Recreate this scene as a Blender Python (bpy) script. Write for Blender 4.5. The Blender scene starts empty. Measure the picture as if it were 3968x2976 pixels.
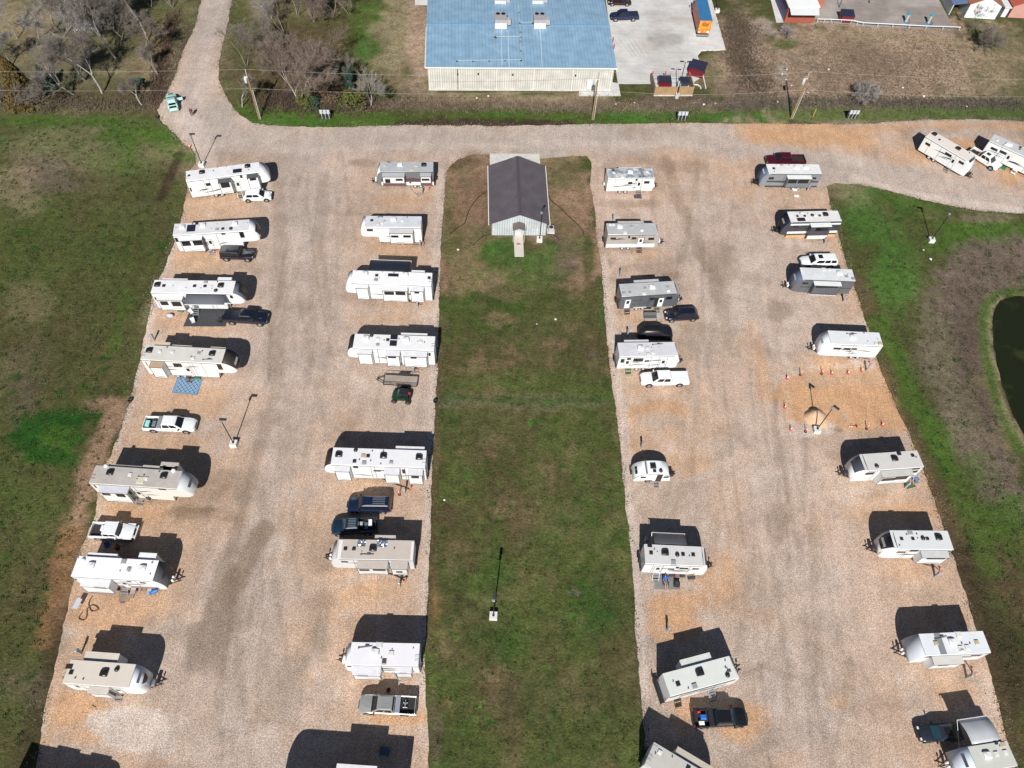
import bpy, math, random
import numpy as np
from mathutils import Vector, Matrix
random.seed(7)
S = bpy.context.scene
COL = S.collection
# ---------------------------------------------------------------- camera model (photo pixels -> ground)
PW, PH, FPX = 3968, 2976, 2968.0
PIT, ROLL, CH = math.radians(56.41), math.radians(3.61), 88.0
def ray(px, py):
    x = (px - PW / 2) / FPX; y = -(py - PH / 2) / FPX
    c, s = math.cos(ROLL), math.sin(ROLL)
    x, y = c * x - s * y, s * x + c * y
    cp, sp = math.cos(PIT), math.sin(PIT)
    return (x, cp + y * sp, -sp + y * cp)
def P(px, py, z=0.0):
    d = ray(px, py); t = (z - CH) / d[2]
    return (d[0] * t, d[1] * t)
def O(px, py, z=0.0): return P(px * PW / 2212, py * PW / 2212, z)      # overview coordinates
ZT = dict(A=(500,500,3.3185),B=(1200,550,3.6867),C=(1700,550,3.3185),D=(2300,550,3.6867),E=(2850,500,3.6867),F=(3400,450,3.6867),G=(480,1000,2.963),H=(1280,980,3.95),I=(1300,1220,4.3667),J=(2300,1030,3.3188),K=(2980,950,3.6875),L=(2950,1350,3.6867),M=(0,1450,2.1686),N=(300,1720,3.77),O=(220,1960,3.456),P=(200,2420,2.983),Q=(0,2400,2.011),R=(1240,1660,3.7696),S=(1240,1960,4.6087),T=(1260,2380,3.95),U=(1100,2700,3.6867),V=(2400,1660,6.38),W=(2420,2000,2.975),X=(2460,2400,1.904),Y=(2440,2740,2.761),a=(3240,1680,3.175),b=(3340,1960,3.1725),c=(3480,2340,2.976),d=(3500,2680,2.7137),
 t0=(0,0,2.212),t1=(900,0,2.212),t2=(1800,0,2.011),t3=(2900,0,2.0712),e=(2500,180,4.327),w=(0,0,1.0),v=(0,0,2212/3968))
def px(z, q): o = ZT[z]; return (o[0] + q[0] / o[2], o[1] + q[1] / o[2])
def G(z, x, y, h=0.0):
    q = px(z, (x, y)); return P(q[0], q[1], h)
# ---------------------------------------------------------------- materials
_m = {}
def nodes(name):
    m = bpy.data.materials.new(name); m.use_nodes = True
    nt = m.node_tree; b = nt.nodes['Principled BSDF']
    return m, nt, b
def mat(col, rough=0.5, metal=0.0, dirt=0.0, scale=1.5, spec=0.5, dcol=None, coat=0.0):
    key = (tuple(round(c, 3) for c in col), rough, metal, dirt, scale, spec, dcol, coat)
    if key in _m: return _m[key]
    m, nt, b = nodes('surface')
    b.inputs['Roughness'].default_value = rough; b.inputs['Metallic'].default_value = metal
    b.inputs['Specular IOR Level'].default_value = spec; b.inputs['Coat Weight'].default_value = coat
    c = (*col, 1)
    tc = nt.nodes.new('ShaderNodeTexCoord'); n = nt.nodes.new('ShaderNodeTexNoise')
    n.inputs['Scale'].default_value = scale; n.inputs['Detail'].default_value = 6
    n.inputs['Roughness'].default_value = 0.65
    nt.links.new(tc.outputs['Object'], n.inputs['Vector'])
    r = nt.nodes.new('ShaderNodeValToRGB'); r.color_ramp.elements[0].position = 0.36; r.color_ramp.elements[1].position = 0.66
    d = max(dirt, 0.05)
    dc = dcol if dcol else tuple(k * (1 - d) for k in col)
    r.color_ramp.elements[0].color = (*dc, 1); r.color_ramp.elements[1].color = c
    nt.links.new(n.outputs['Fac'], r.inputs['Fac']); nt.links.new(r.outputs['Color'], b.inputs['Base Color'])
    _m[key] = m; return m
def striped(c1, c2, period, axis, rough=0.5, width=0.12, metal=0.0):
    """ribs / planks / corrugation in object space"""
    key = ('st', c1, c2, period, axis, rough, width)
    if key in _m: return _m[key]
    m, nt, b = nodes('ribbed')
    b.inputs['Roughness'].default_value = rough; b.inputs['Metallic'].default_value = metal
    tc = nt.nodes.new('ShaderNodeTexCoord'); sp = nt.nodes.new('ShaderNodeSeparateXYZ')
    nt.links.new(tc.outputs['Object'], sp.inputs[0])
    md = nt.nodes.new('ShaderNodeMath'); md.operation = 'PINGPONG'; md.inputs[1].default_value = period / 2
    nt.links.new(sp.outputs[axis], md.inputs[0])
    lt = nt.nodes.new('ShaderNodeMath'); lt.operation = 'LESS_THAN'; lt.inputs[1].default_value = period * width / 2
    nt.links.new(md.outputs[0], lt.inputs[0])
    n = nt.nodes.new('ShaderNodeTexNoise'); n.inputs['Scale'].default_value = 0.6; n.inputs['Detail'].default_value = 7
    nt.links.new(tc.outputs['Object'], n.inputs['Vector'])
    mx = nt.nodes.new('ShaderNodeMix'); mx.data_type = 'RGBA'
    mx.inputs['A'].default_value = (*c1, 1); mx.inputs['B'].default_value = (*c2, 1)
    nt.links.new(lt.outputs[0], mx.inputs['Factor'])
    mr = nt.nodes.new('ShaderNodeMapRange'); mr.inputs['From Min'].default_value = .3; mr.inputs['From Max'].default_value = .7
    mr.inputs['To Min'].default_value = .8; mr.inputs['To Max'].default_value = 1.08
    nt.links.new(n.outputs['Fac'], mr.inputs['Value'])
    vm = nt.nodes.new('ShaderNodeVectorMath'); vm.operation = 'SCALE'
    nt.links.new(mx.outputs['Result'], vm.inputs[0]); nt.links.new(mr.outputs[0], vm.inputs['Scale'])
    nt.links.new(vm.outputs[0], b.inputs['Base Color'])
    bp = nt.nodes.new('ShaderNodeBump'); bp.inputs['Strength'].default_value = .4; bp.inputs['Distance'].default_value = .03
    nt.links.new(lt.outputs[0], bp.inputs['Height']); nt.links.new(bp.outputs[0], b.inputs['Normal'])
    _m[key] = m; return m
def ground_mat(name, kind):
    m, nt, b = nodes(name)
    b.inputs['Roughness'].default_value = 0.95; b.inputs['Specular IOR Level'].default_value = 0.1
    tc = nt.nodes.new('ShaderNodeTexCoord'); at = nt.nodes.new('ShaderNodeAttribute'); at.attribute_name = 'tint'
    def noise(s, det, rough=.6, stretch=None):
        n = nt.nodes.new('ShaderNodeTexNoise'); n.inputs['Scale'].default_value = s; n.inputs['Detail'].default_value = det
        n.inputs['Roughness'].default_value = rough
        if stretch:
            mp = nt.nodes.new('ShaderNodeMapping'); mp.inputs['Scale'].default_value = stretch
            nt.links.new(tc.outputs['Object'], mp.inputs[0]); nt.links.new(mp.outputs[0], n.inputs['Vector'])
        else: nt.links.new(tc.outputs['Object'], n.inputs['Vector'])
        return n
    def rng(sock, a, c, lo, hi):
        r = nt.nodes.new('ShaderNodeMapRange'); r.inputs['From Min'].default_value = a; r.inputs['From Max'].default_value = c
        r.inputs['To Min'].default_value = lo; r.inputs['To Max'].default_value = hi
        nt.links.new(sock, r.inputs['Value']); return r.outputs[0]
    def mul(a, c):
        n = nt.nodes.new('ShaderNodeMath'); n.operation = 'MULTIPLY'; nt.links.new(a, n.inputs[0]); nt.links.new(c, n.inputs[1]); return n.outputs[0]
    if kind == 'gravel':
        f = rng(noise(7.5, 3, .9).outputs['Fac'], .34, .66, .58, 1.42)
        g = rng(noise(0.35, 6, .65).outputs['Fac'], .3, .7, .84, 1.13)
        h = rng(noise(0.5, 6, .65, (1.9, .16, 1)).outputs['Fac'], .32, .68, .91, 1.09)
        bs, bd = .55, .06
    elif kind == 'grass':
        f = rng(noise(3.0, 3, .8).outputs['Fac'], .32, .68, .66, 1.36)
        g = rng(noise(0.8, 7, .75).outputs['Fac'], .32, .68, .62, 1.42)
        h = rng(noise(0.12, 4, .6).outputs['Fac'], .3, .7, .85, 1.15)
        bs, bd = .8, .12
    else:
        f = rng(noise(5, 4, .6).outputs['Fac'], .3, .7, .9, 1.08)
        g = rng(noise(0.3, 8, .7).outputs['Fac'], .3, .7, .78, 1.1)
        h = rng(noise(0.6, 5, .6, (.3, 2, 1)).outputs['Fac'], .3, .7, .9, 1.07)
        bs, bd = .15, .02
    k = mul(mul(f, g), h)
    vm = nt.nodes.new('ShaderNodeVectorMath'); vm.operation = 'SCALE'
    nt.links.new(at.outputs['Color'], vm.inputs[0]); nt.links.new(k, vm.inputs['Scale'])
    out = vm.outputs[0]
    if kind == 'gravel':    # single stones: some pale, some dark
        v = nt.nodes.new('ShaderNodeTexVoronoi'); v.inputs['Scale'].default_value = 11
        nt.links.new(tc.outputs['Object'], v.inputs['Vector'])
        sx = nt.nodes.new('ShaderNodeSeparateColor'); nt.links.new(v.outputs['Color'], sx.inputs[0])
        s2 = rng(sx.outputs[0], 0, 1, .70, 1.30)
        w = nt.nodes.new('ShaderNodeVectorMath'); w.operation = 'SCALE'
        nt.links.new(out, w.inputs[0]); nt.links.new(s2, w.inputs['Scale']); out = w.outputs[0]
    if kind == 'grass':     # straw / soil flecks
        n = noise(1.1, 8, .8); fa = rng(n.outputs['Fac'], .56, .66, 0, .5)
        mx = nt.nodes.new('ShaderNodeMix'); mx.data_type = 'RGBA'
        w = nt.nodes.new('ShaderNodeVectorMath'); w.operation = 'MULTIPLY_ADD'
        nt.links.new(out, w.inputs[0]); w.inputs[1].default_value = (1.35, 1.05, .9); w.inputs[2].default_value = (.012, .006, .003)
        nt.links.new(fa, mx.inputs['Factor']); nt.links.new(out, mx.inputs['A']); nt.links.new(w.outputs[0], mx.inputs['B']); out = mx.outputs['Result']
    nt.links.new(out, b.inputs['Base Color'])
    bp = nt.nodes.new('ShaderNodeBump'); bp.inputs['Strength'].default_value = bs; bp.inputs['Distance'].default_value = bd
    nt.links.new(f, bp.inputs['Height']); nt.links.new(bp.outputs[0], b.inputs['Normal'])
    return m
WHITE = mat((.80, .81, .80), .35, dirt=.10, scale=.8)
CREAM = mat((.70, .67, .58), .4, dirt=.12, scale=.8)
GLASS = mat((.012, .013, .016), .12, spec=.6)
GLASSB = mat((.02, .05, .07), .08, spec=.9)
BLACK = mat((.012, .012, .014), .45)
TYRE = mat((.02, .02, .02), .85)
RIM = mat((.45, .46, .48), .35, .7)
STEEL = mat((.42, .44, .46), .45, .6, dirt=.2)
DARKM = mat((.03, .03, .033), .5, .2)
TRIM = mat((.035, .035, .04), .5)
CONC = mat((.62, .61, .57), .85, dirt=.25, scale=1.2)
RED = mat((.55, .02, .02), .45)
ORNG = mat((.80, .10, .03), .5)
WOOD = mat((.30, .22, .16), .8, dirt=.35, scale=3)
PLY = mat((.62, .38, .20), .8, dirt=.25, scale=2)
# ---------------------------------------------------------------- mesh helper
class MB:
    def __init__(s): s.v = []; s.f = []
    def add(s, vs, fs):
        o = len(s.v); s.v += [tuple(p) for p in vs]; s.f += [tuple(o + i for i in f) for f in fs]; return s
    def box(s, x0, x1, y0, y1, z0, z1, ch=0.0, rot=None):
        if x0 > x1: x0, x1 = x1, x0
        if y0 > y1: y0, y1 = y1, y0
        if ch <= 0:
            vs = [(x0,y0,z0),(x1,y0,z0),(x1,y1,z0),(x0,y1,z0),(x0,y0,z1),(x1,y0,z1),(x1,y1,z1),(x0,y1,z1)]
            fs = [(0,3,2,1),(4,5,6,7),(0,1,5,4),(1,2,6,5),(2,3,7,6),(3,0,4,7)]
        else:
            c = ch
            def rg(i, z): return [(x0+i+c*.0,y0+i,z),(x1-i,y0+i,z),(x1-i,y1-i,z),(x0+i,y1-i,z)]
            vs = rg(0, z0) + rg(0, z1 - c) + rg(c * .35, z1 - c * .35) + rg(c, z1)
            fs = [(0,3,2,1)]
            for k in range(3):
                for j in range(4):
                    a = k*4+j; b_ = k*4+(j+1) % 4; fs.append((a, b_, b_+4, a+4))
            fs.append((12,13,14,15))
        if rot is not None:
            ang, cx, cy = rot; ca, sa = math.cos(ang), math.sin(ang)
            vs = [(cx + (x-cx)*ca - (y-cy)*sa, cy + (x-cx)*sa + (y-cy)*ca, z) for x, y, z in vs]
        return s.add(vs, fs)
    def quad(s, a, b, c, d): return s.add([a, b, c, d], [(0, 1, 2, 3)])
    def prism(s, poly, z0, z1):
        n = len(poly); vs = [(x, y, z0) for x, y in poly] + [(x, y, z1) for x, y in poly]
        fs = [tuple(range(n))[::-1], tuple(range(n, 2 * n))] + [(i, (i+1) % n, n + (i+1) % n, n + i) for i in range(n)]
        return s.add(vs, fs)
    def slab(s, pts, t):
        """thick sheet from a 3-D polygon, thickness t along its normal"""
        a, b, c = Vector(pts[0]), Vector(pts[1]), Vector(pts[2]); n = (b-a).cross(c-a).normalized() * t
        k = len(pts); vs = [tuple(p) for p in pts] + [tuple(Vector(p) + n) for p in pts]
        fs = [tuple(range(k))[::-1], tuple(range(k, 2*k))] + [(i, (i+1) % k, k + (i+1) % k, k + i) for i in range(k)]
        return s.add(vs, fs)
    def tube(s, p, q, r, r2=None, n=6, cap=True):
        if r2 is None: r2 = r
        p, q = Vector(p), Vector(q); d = q - p
        if d.length < 1e-6: return s
        d.normalize(); u = d.orthogonal().normalized(); w = d.cross(u); vs = []
        for c, rr in ((p, r), (q, r2)):
            for i in range(n):
                a = 2 * math.pi * i / n; vs.append(tuple(c + (u * math.cos(a) + w * math.sin(a)) * rr))
        fs = [(i, (i+1) % n, n + (i+1) % n, n + i) for i in range(n)]
        if cap: fs += [tuple(range(n))[::-1], tuple(range(n, 2*n))]
        return s.add(vs, fs)
    def path(s, pts, r, n=6):
        for a, b in zip(pts[:-1], pts[1:]): s.tube(a, b, r, r, n)
        return s
    def loft(s, rings, cap=True):
        n = len(rings[0]); vs = [p for r in rings for p in r]; fs = []
        for k in range(len(rings) - 1):
            for i in range(n):
                a = k*n+i; b = k*n+(i+1) % n; fs.append((a, b, b+n, a+n))
        if cap: fs += [tuple(range(n))[::-1], tuple(range((len(rings)-1)*n, len(rings)*n))]
        return s.add(vs, fs)
    def sheet(s, rows):
        n = len(rows[0]); fs = []
        for k in range(len(rows)-1):
            for i in range(n-1):
                a = k*n+i; fs.append((a, a+1, a+n+1, a+n))
        return s.add([p for r in rows for p in r], fs)
    def lathe(s, c, prof, n=12, axis='z'):
        rings = []
        for r, h in prof:
            rg = []
            for i in range(n):
                a = 2*math.pi*i/n; x, y = r*math.cos(a), r*math.sin(a)
                rg.append((c[0]+x, c[1]+y, c[2]+h) if axis == 'z' else (c[0]+x, c[1]+h, c[2]+y) if axis == 'y' else (c[0]+h, c[1]+x, c[2]+y))
            rings.append(rg)
        return s.loft(rings)
    def build(s, name, m, parent=None, smooth=None):
        me = bpy.data.meshes.new(name); me.from_pydata(s.v, [], s.f); me.update()
        if smooth is not None:
            me.polygons.foreach_set('use_smooth', [True] * len(me.polygons)); me.set_sharp_from_angle(angle=math.radians(smooth))
        me.materials.append(m)
        o = bpy.data.objects.new(name, me); COL.objects.link(o)
        if parent: o.parent = parent
        return o
def fixn(o):
    import bmesh
    bm = bmesh.new(); bm.from_mesh(o.data); bmesh.ops.recalc_face_normals(bm, faces=bm.faces); bm.to_mesh(o.data); bm.free(); return o
def tag(o, label, cat, group=None):
    o['label'] = label; o['category'] = cat
    if group: o['group'] = group
    return o
def thing(name, label, cat, loc=(0, 0, 0), rz=0.0, group=None):
    o = bpy.data.objects.new(name, None); COL.objects.link(o)
    o.location = loc; o.rotation_euler = (0, 0, rz); return tag(o, label, cat, group)
def struct(o, kind='structure'): o['kind'] = kind; return o
def dup(root, loc, rz, label):
    r = root.copy(); COL.objects.link(r); r.location = loc; r.rotation_euler = (0, 0, rz); r['label'] = label
    for ch in list(root.children):
        c = ch.copy(); COL.objects.link(c); c.parent = r
        for g in list(ch.children):
            d = g.copy(); COL.objects.link(d); d.parent = c
    return r
# ---------------------------------------------------------------- camera, light
cd = bpy.data.cameras.new('Camera'); cam = bpy.data.objects.new('Camera', cd); COL.objects.link(cam)
cam.location = (0, 0, CH)
cam.matrix_world = Matrix.Translation((0, 0, CH)) @ Matrix.Rotation(math.pi/2 - PIT, 4, 'X') @ Matrix.Rotation(ROLL, 4, 'Z')
cd.sensor_width = 36; cd.lens = FPX / PW * 36; cd.clip_end = 3000; S.camera = cam
w = bpy.data.worlds.new('World'); S.world = w; w.use_nodes = True
nt = w.node_tree; sky = nt.nodes.new('ShaderNodeTexSky'); sky.sky_type = 'NISHITA'; sky.sun_disc = False; sky.air_density = .75; sky.dust_density = .2
SUN_EL, SX, SY = math.radians(40.0), .055, 1.0           # shadows run away from the camera, a touch to the right
sky.sun_elevation = SUN_EL
az = math.atan2(-SX, -SY)                                 # compass direction of the sun, from +Y clockwise
sky.sun_rotation = az
nt.links.new(sky.outputs[0], nt.nodes['Background'].inputs[0]); nt.nodes['Background'].inputs[1].default_value = 0.05
sl = bpy.data.lights.new('Sun', 'SUN'); sl.energy = 5.0; sl.angle = math.radians(.5); sl.color = (1, .96, .90)
so = bpy.data.objects.new('Sun', sl); COL.objects.link(so)
sd = Vector((SX, SY, 0)).normalized() * math.cos(SUN_EL) + Vector((0, 0, -math.sin(SUN_EL)))
so.rotation_euler = sd.to_track_quat('-Z', 'Y').to_euler()
S.view_settings.view_transform = 'Standard'; S.view_settings.look = 'None'; S.view_settings.gamma = 1; S.view_settings.use_curve_mapping = False
S.view_settings.exposure = 0.27
S.render.engine = 'CYCLES'
SHV = Vector((SX, SY)).normalized() / math.tan(SUN_EL)    # shadow offset per metre of height
# ---------------------------------------------------------------- ground sheets
def vnoise(x, y, seed=0):
    xi = np.floor(x).astype(np.int64); yi = np.floor(y).astype(np.int64); fx = x - xi; fy = y - yi
    fx = fx*fx*(3-2*fx); fy = fy*fy*(3-2*fy)
    def h(a, b):
        n = (a*374761393 + b*668265263 + seed*1442695) & 0x7fffffff
        n = ((n ^ (n >> 13)) * 1274126177) & 0x7fffffff
        return (n & 0xffff) / 65535.0
    return (h(xi, yi)*(1-fx)+h(xi+1, yi)*fx)*(1-fy)+(h(xi, yi+1)*(1-fx)+h(xi+1, yi+1)*fx)*fy
def fbm(x, y, s, seed=0, o=4):
    r = 0; a = .5
    for i in range(o): r = r + a*vnoise(x*s*2**i+17.3*i, y*s*2**i-9.1*i, seed+i); a *= .5
    return r / (1 - .5**o)
PAL = dict(gravel=(.50,.375,.298), pale=(.56,.47,.41), greyg=(.43,.37,.33), tan=(.50,.33,.215), orange=(.52,.31,.175), dk=(.22,.155,.105), wet=(.27,.215,.17),
    olive=(.070,.076,.026), green=(.058,.112,.018), bright=(.056,.135,.024), dkgreen=(.018,.066,.010), brown=(.092,.066,.036), soil=(.27,.175,.115), rust=(.20,.115,.055),
    straw=(.27,.215,.135), mud=(.135,.102,.080), tanfield=(.33,.24,.175), dkbrown=(.048,.032,.022), greyol=(.14,.125,.075), black=(.02,.017,.013), palest=(.34,.30,.25))
def seg_dist(x, y, pts):
    d = np.full(x.shape, 1e9)
    for (ax, ay), (bx, by) in zip(pts[:-1], pts[1:]):
        vx, vy = bx-ax, by-ay; L = vx*vx+vy*vy+1e-9
        t = np.clip(((x-ax)*vx+(y-ay)*vy)/L, 0, 1)
        d = np.minimum(d, np.hypot(x-ax-t*vx, y-ay-t*vy))
    return d
def paint(x, y, base, blobs, seed=0):
    c = np.ones((len(x), 3))*np.array(PAL[base])
    n1 = fbm(x, y, .22, seed+3, 5)-.5; n2 = fbm(x, y, .9, seed+11, 3)-.5; n3 = fbm(x, y, .05, seed+5, 3)-.5
    for b in blobs:
        if b[0] == 'e':        # ellipse in overview pixels: cx cy rx ry colour strength
            _, cx, cy, rx, ry, col, st = b[:7]; soft = b[7] if len(b) > 7 else .5; nm = b[8] if len(b) > 8 else 1.0
            C = O(cx, cy); A = O(cx+rx, cy); B = O(cx, cy-ry)
            ux = (A[0]-C[0], A[1]-C[1]); uy = (B[0]-C[0], B[1]-C[1]); det = ux[0]*uy[1]-ux[1]*uy[0]
            dx, dy = x-C[0], y-C[1]
            r = np.hypot((dx*uy[1]-dy*uy[0])/det, (dy*ux[0]-dx*ux[1])/det)
            v = 1-r + (n1*1.3 + n2*.5)*nm
            wgt = np.clip(v/soft+.2, 0, 1)
        elif b[0] == 'l':      # band along a line: points, half width m
            _, pts, hw, col, st = b[:5]; soft = b[5] if len(b) > 5 else .5
            d = seg_dist(x, y, [O(*p) for p in pts]); v = 1-d/hw + n1*1.4 + n2*.6
            wgt = np.clip(v/soft+.2, 0, 1)
        else:                  # 'n' noise patches: scale threshold colour strength seed
            _, sc, th, col, st, sd_ = b; v = fbm(x, y, sc, sd_, 5)
            wgt = np.clip((v-th)/.08, 0, 1)
        k = (wgt*st)[:, None]; c = c*(1-k)+np.array(PAL[col])*k
    return c*(1+n3[:, None]*.35)
def set_tint(me, c):
    a = me.attributes.new('tint', 'FLOAT_COLOR', 'POINT')
    a.data.foreach_set('color', np.concatenate([c, np.ones((len(c), 1))], 1).astype(np.float32).ravel())
def ragged(poly, step=.5, amp=.3, seed=0):
    out = []; n = len(poly)
    for i in range(n):
        a, b = poly[i], poly[(i+1) % n]; L = math.hypot(b[0]-a[0], b[1]-a[1]); k = max(1, min(1200, int(L/step)))
        for j in range(k):
            t = j/k; out.append((a[0]+(b[0]-a[0])*t, a[1]+(b[1]-a[1])*t))
    q = np.array(out); nx = fbm(q[:, 0], q[:, 1], .55, seed, 4)-.5; ny = fbm(q[:, 0], q[:, 1], .55, seed+50, 4)-.5
    hx = fbm(q[:, 0], q[:, 1], 1.3, seed+90, 2)-.5; hy = fbm(q[:, 0], q[:, 1], 2.2, seed+70, 2)-.5
    q[:, 0] += nx*amp*1.0+hx*amp*.7; q[:, 1] += ny*amp*1.0+hy*amp*.7
    return [tuple(p) for p in q]
def smooth_poly(p, it=2):
    for _ in range(it):
        q = []
        for i in range(len(p)):
            a, b = p[i], p[(i+1) % len(p)]
            q += [(a[0]*.75+b[0]*.25, a[1]*.75+b[1]*.25), (a[0]*.25+b[0]*.75, a[1]*.25+b[1]*.75)]
        p = q
    return p
def sheet_poly(name, poly, z, material, base, blobs, sp=.6, seed=0):
    from mathutils.geometry import delaunay_2d_cdt
    q = np.array(poly); x0, y0 = q.min(0); x1, y1 = q.max(0)
    gx, gy = np.meshgrid(np.arange(x0, x1, sp), np.arange(y0, y1, sp)); gx = gx.ravel(); gy = gy.ravel()
    rs = np.random.RandomState(3); gx = gx+rs.uniform(-.15, .15, gx.shape); gy = gy+rs.uniform(-.15, .15, gy.shape)
    ins = np.zeros(gx.shape, bool); n = len(q)
    for i in range(n):
        ax, ay = q[i]; bx, by = q[(i+1) % n]
        if ay == by: continue
        c = ((ay > gy) != (by > gy)) & (gx < (bx-ax)*(gy-ay)/(by-ay)+ax); ins ^= c
    gx, gy = gx[ins], gy[ins]
    vs = [Vector(p) for p in poly]+[Vector((a, b)) for a, b in zip(gx, gy)]
    r = delaunay_2d_cdt(vs, [], [list(range(n))], 1, 1e-5)
    V = np.array([(v.x, v.y) for v in r[0]])
    me = bpy.data.meshes.new(name); me.from_pydata([(a, b, z) for a, b in V], [], r[2]); me.update()
    set_tint(me, paint(V[:, 0], V[:, 1], base, blobs, seed)); me.materials.append(material)
    o = bpy.data.objects.new(name, me); COL.objects.link(o)
    if me.polygons[0].normal.z < 0: me.flip_normals()
    return struct(o)
rnd = random.Random(5)
# --- base ground
pond = [O(*p) for p in [(2212,638),(2180,641),(2155,652),(2143,680),(2143,720),(2150,770),(2163,825),(2180,875),(2200,920),(2240,985),(2500,1000),(2600,800),(2500,640)]]
pond = smooth_poly(pond, 2)
fb = [ # top strip and trees
 ('e',210,110,330,190,'greyol',.9,1.5),('e',340,150,45,120,'rust',.45,1),('e',330,120,30,90,'brown',.6,1),('e',90,60,120,60,'straw',.4),('e',200,215,220,25,'brown',.6),
 ('e',180,250,240,10,'brown',.5),('n',.06,.62,'straw',.5,91),
 ('e',640,120,140,150,'brown',.7,1),('e',700,180,200,60,'brown',.5),('e',820,60,60,90,'green',.7),('e',860,90,60,120,'straw',.8),('e',905,80,28,180,'tanfield',.9),('e',900,200,60,40,'straw',.6),
 ('e',790,100,20,26,'bright',.8),('e',825,200,30,14,'bright',.6),('e',815,105,12,16,'bright',.8),
 ('l',[(510,250),(700,262),(830,262),(1000,255),(1250,262),(1460,262)],4,'green',.85,.8),('l',[(560,262),(700,262)],1.6,'bright',.4),
 ('l',[(940,212),(1300,215)],2.2,'straw',.9),('l',[(760,228),(1050,230),(1380,232),(1700,222)],1.5,'mud',.8),
 ('e',1090,245,90,14,'green',.8),('l',[(1330,250),(1440,252)],2.3,'bright',.6),('l',[(1500,250),(1640,252)],2.6,'bright',.9),
 ('l',[(860,268),(960,264),(1100,266),(1230,268)],1.4,'dkbrown',.95,.3),('l',[(1690,262),(1820,262)],.8,'dkbrown',.8),('l',[(1880,250),(2060,246),(2212,252)],1.3,'dkbrown',.9,.3),
 # upper right field
 ('e',1880,130,330,130,'tanfield',.95,.35),('e',1600,120,70,120,'tanfield',.8),('e',1590,90,28,90,'brown',.6),('e',1600,190,60,40,'mud',.6),('e',1470,215,100,16,'mud',.7),('e',1650,60,40,25,'palest',.55),
 ('e',1690,155,12,22,'palest',.9,.3),('e',1700,95,35,12,'green',.8),('e',1870,160,130,60,'brown',.25,1),('n',.3,.56,'brown',.3,93),('l',[(1770,68),(1900,75),(2065,92)],1.2,'straw',.8),
 ('e',2150,150,90,110,'straw',.85,1),('e',2120,240,180,16,'mud',.7),('e',2170,90,60,30,'olive',.5),('l',[(1690,245),(1880,245),(2020,240),(2212,238)],2.6,'green',.8,.6),
 ('l',[(1600,215),(1900,225),(2212,215)],1.3,'greyol',.8),
 # left field
 ('e',330,290,120,38,'green',.95,.8),('e',150,262,240,18,'green',.8,.8),('e',270,335,120,40,'green',.55,.8),('e',110,300,130,40,'green',.35),('e',95,375,75,42,'mud',.75),('e',30,400,60,60,'straw',.5),
 ('e',120,555,180,120,'green',.25),('e',150,700,170,120,'brown',.3,1),('e',60,830,60,90,'mud',.5,1),('e',60,650,70,60,'straw',.25),
 ('e',112,940,76,62,'dkgreen',.95,.15,.8),('e',125,948,42,34,'green',.6,.3,.8),('e',180,900,60,20,'dkgreen',.7),
 ('e',235,870,55,14,'soil',.8),('l',[(275,640),(240,760)],1,'green',.4),
 ('l',[(250,900),(215,960),(195,1040),(170,1120),(140,1230),(125,1330)],1.5,'soil',.95,.5),('l',[(160,1150),(125,1290),(100,1380)],1.6,'rust',.9,.5),('l',[(140,1320),(115,1420),(75,1560),(50,1659)],1.3,'dkbrown',.55),
 ('e',185,1220,30,60,'mud',.5),('e',60,1250,60,80,'brown',.4,1),('e',60,1480,60,50,'mud',.35),('e',40,1090,90,80,'green',.18),
 ('l',[(390,330),(370,370),(345,430)],.8,'dkbrown',.9,.4),('e',400,340,24,10,'green',.7),
 # right side
 ('e',1870,470,70,80,'bright',.8,.8),('e',1960,440,120,40,'green',.8,1),('e',1930,560,60,110,'bright',.75,.8),('e',2040,510,90,40,'green',.8),('e',2150,500,80,28,'green',.9),('e',2130,470,80,12,'greyol',.8),
 ('e',1990,500,40,30,'olive',.8),('l',[(2212,560),(2140,570),(2090,620),(2060,720),(2060,820),(2110,940),(2160,1050)],5.2,'mud',.95,.6),('l',[(2090,640),(2080,760),(2120,900)],3,'dkbrown',.45,1),('l',[(2020,700),(2030,800),(2090,930)],3,'greyol',.7,1),
 ('l',[(1850,600),(1905,730),(1930,830),(1985,960),(2040,1120),(2090,1280),(2130,1400),(2190,1600)],1.3,'brown',.8,.5),
 ('l',[(1895,790),(1945,900),(2030,1110)],.7,'rust',.7,.4),('l',[(1900,700),(1970,850),(2050,1010),(2130,1160)],2.1,'green',.75,.7),('l',[(2060,1060),(2130,1200),(2212,1320)],2.6,'brown',.8),
 ('e',2170,1120,60,60,'green',.8,.7),('e',2120,1010,50,40,'green',.6),('e',2170,1000,50,40,'mud',.6),('l',[(2080,1200),(2140,1340),(2200,1520)],2.6,'dkbrown',.6,.7),('e',2200,1450,50,120,'dkbrown',.3),('l',[(2010,900),(2070,1060),(2140,1230)],1.5,'green',.6),
]
pc = [O(*p) for p in [(2212,641),(2170,646),(2146,668),(2141,715),(2151,790),(2176,880),(2212,960)]]
for i in range(60):
    fb.append(('e', rnd.uniform(0, 380)*(1-.0), rnd.uniform(500, 1650), rnd.uniform(5, 13), rnd.uniform(3, 7), 'dkgreen' if rnd.random() < .7 else 'green', .8, .3))
GR = ground_mat('grass', 'grass'); GV = ground_mat('gravel', 'gravel'); CC = ground_mat('concrete', 'conc')
xs = np.concatenate([[-1500, -700, -350, -200], np.arange(-125, 126, .8), [200, 350, 700, 1500]])
ys = np.concatenate([[-700, -300, -100, -30], np.arange(-4, 190, .8), [230, 350, 700, 2500]])
gx, gy = np.meshgrid(xs, ys); X, Y = gx.ravel(), gy.ravel()
c = paint(X, Y, 'olive', fb, 1)
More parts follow.
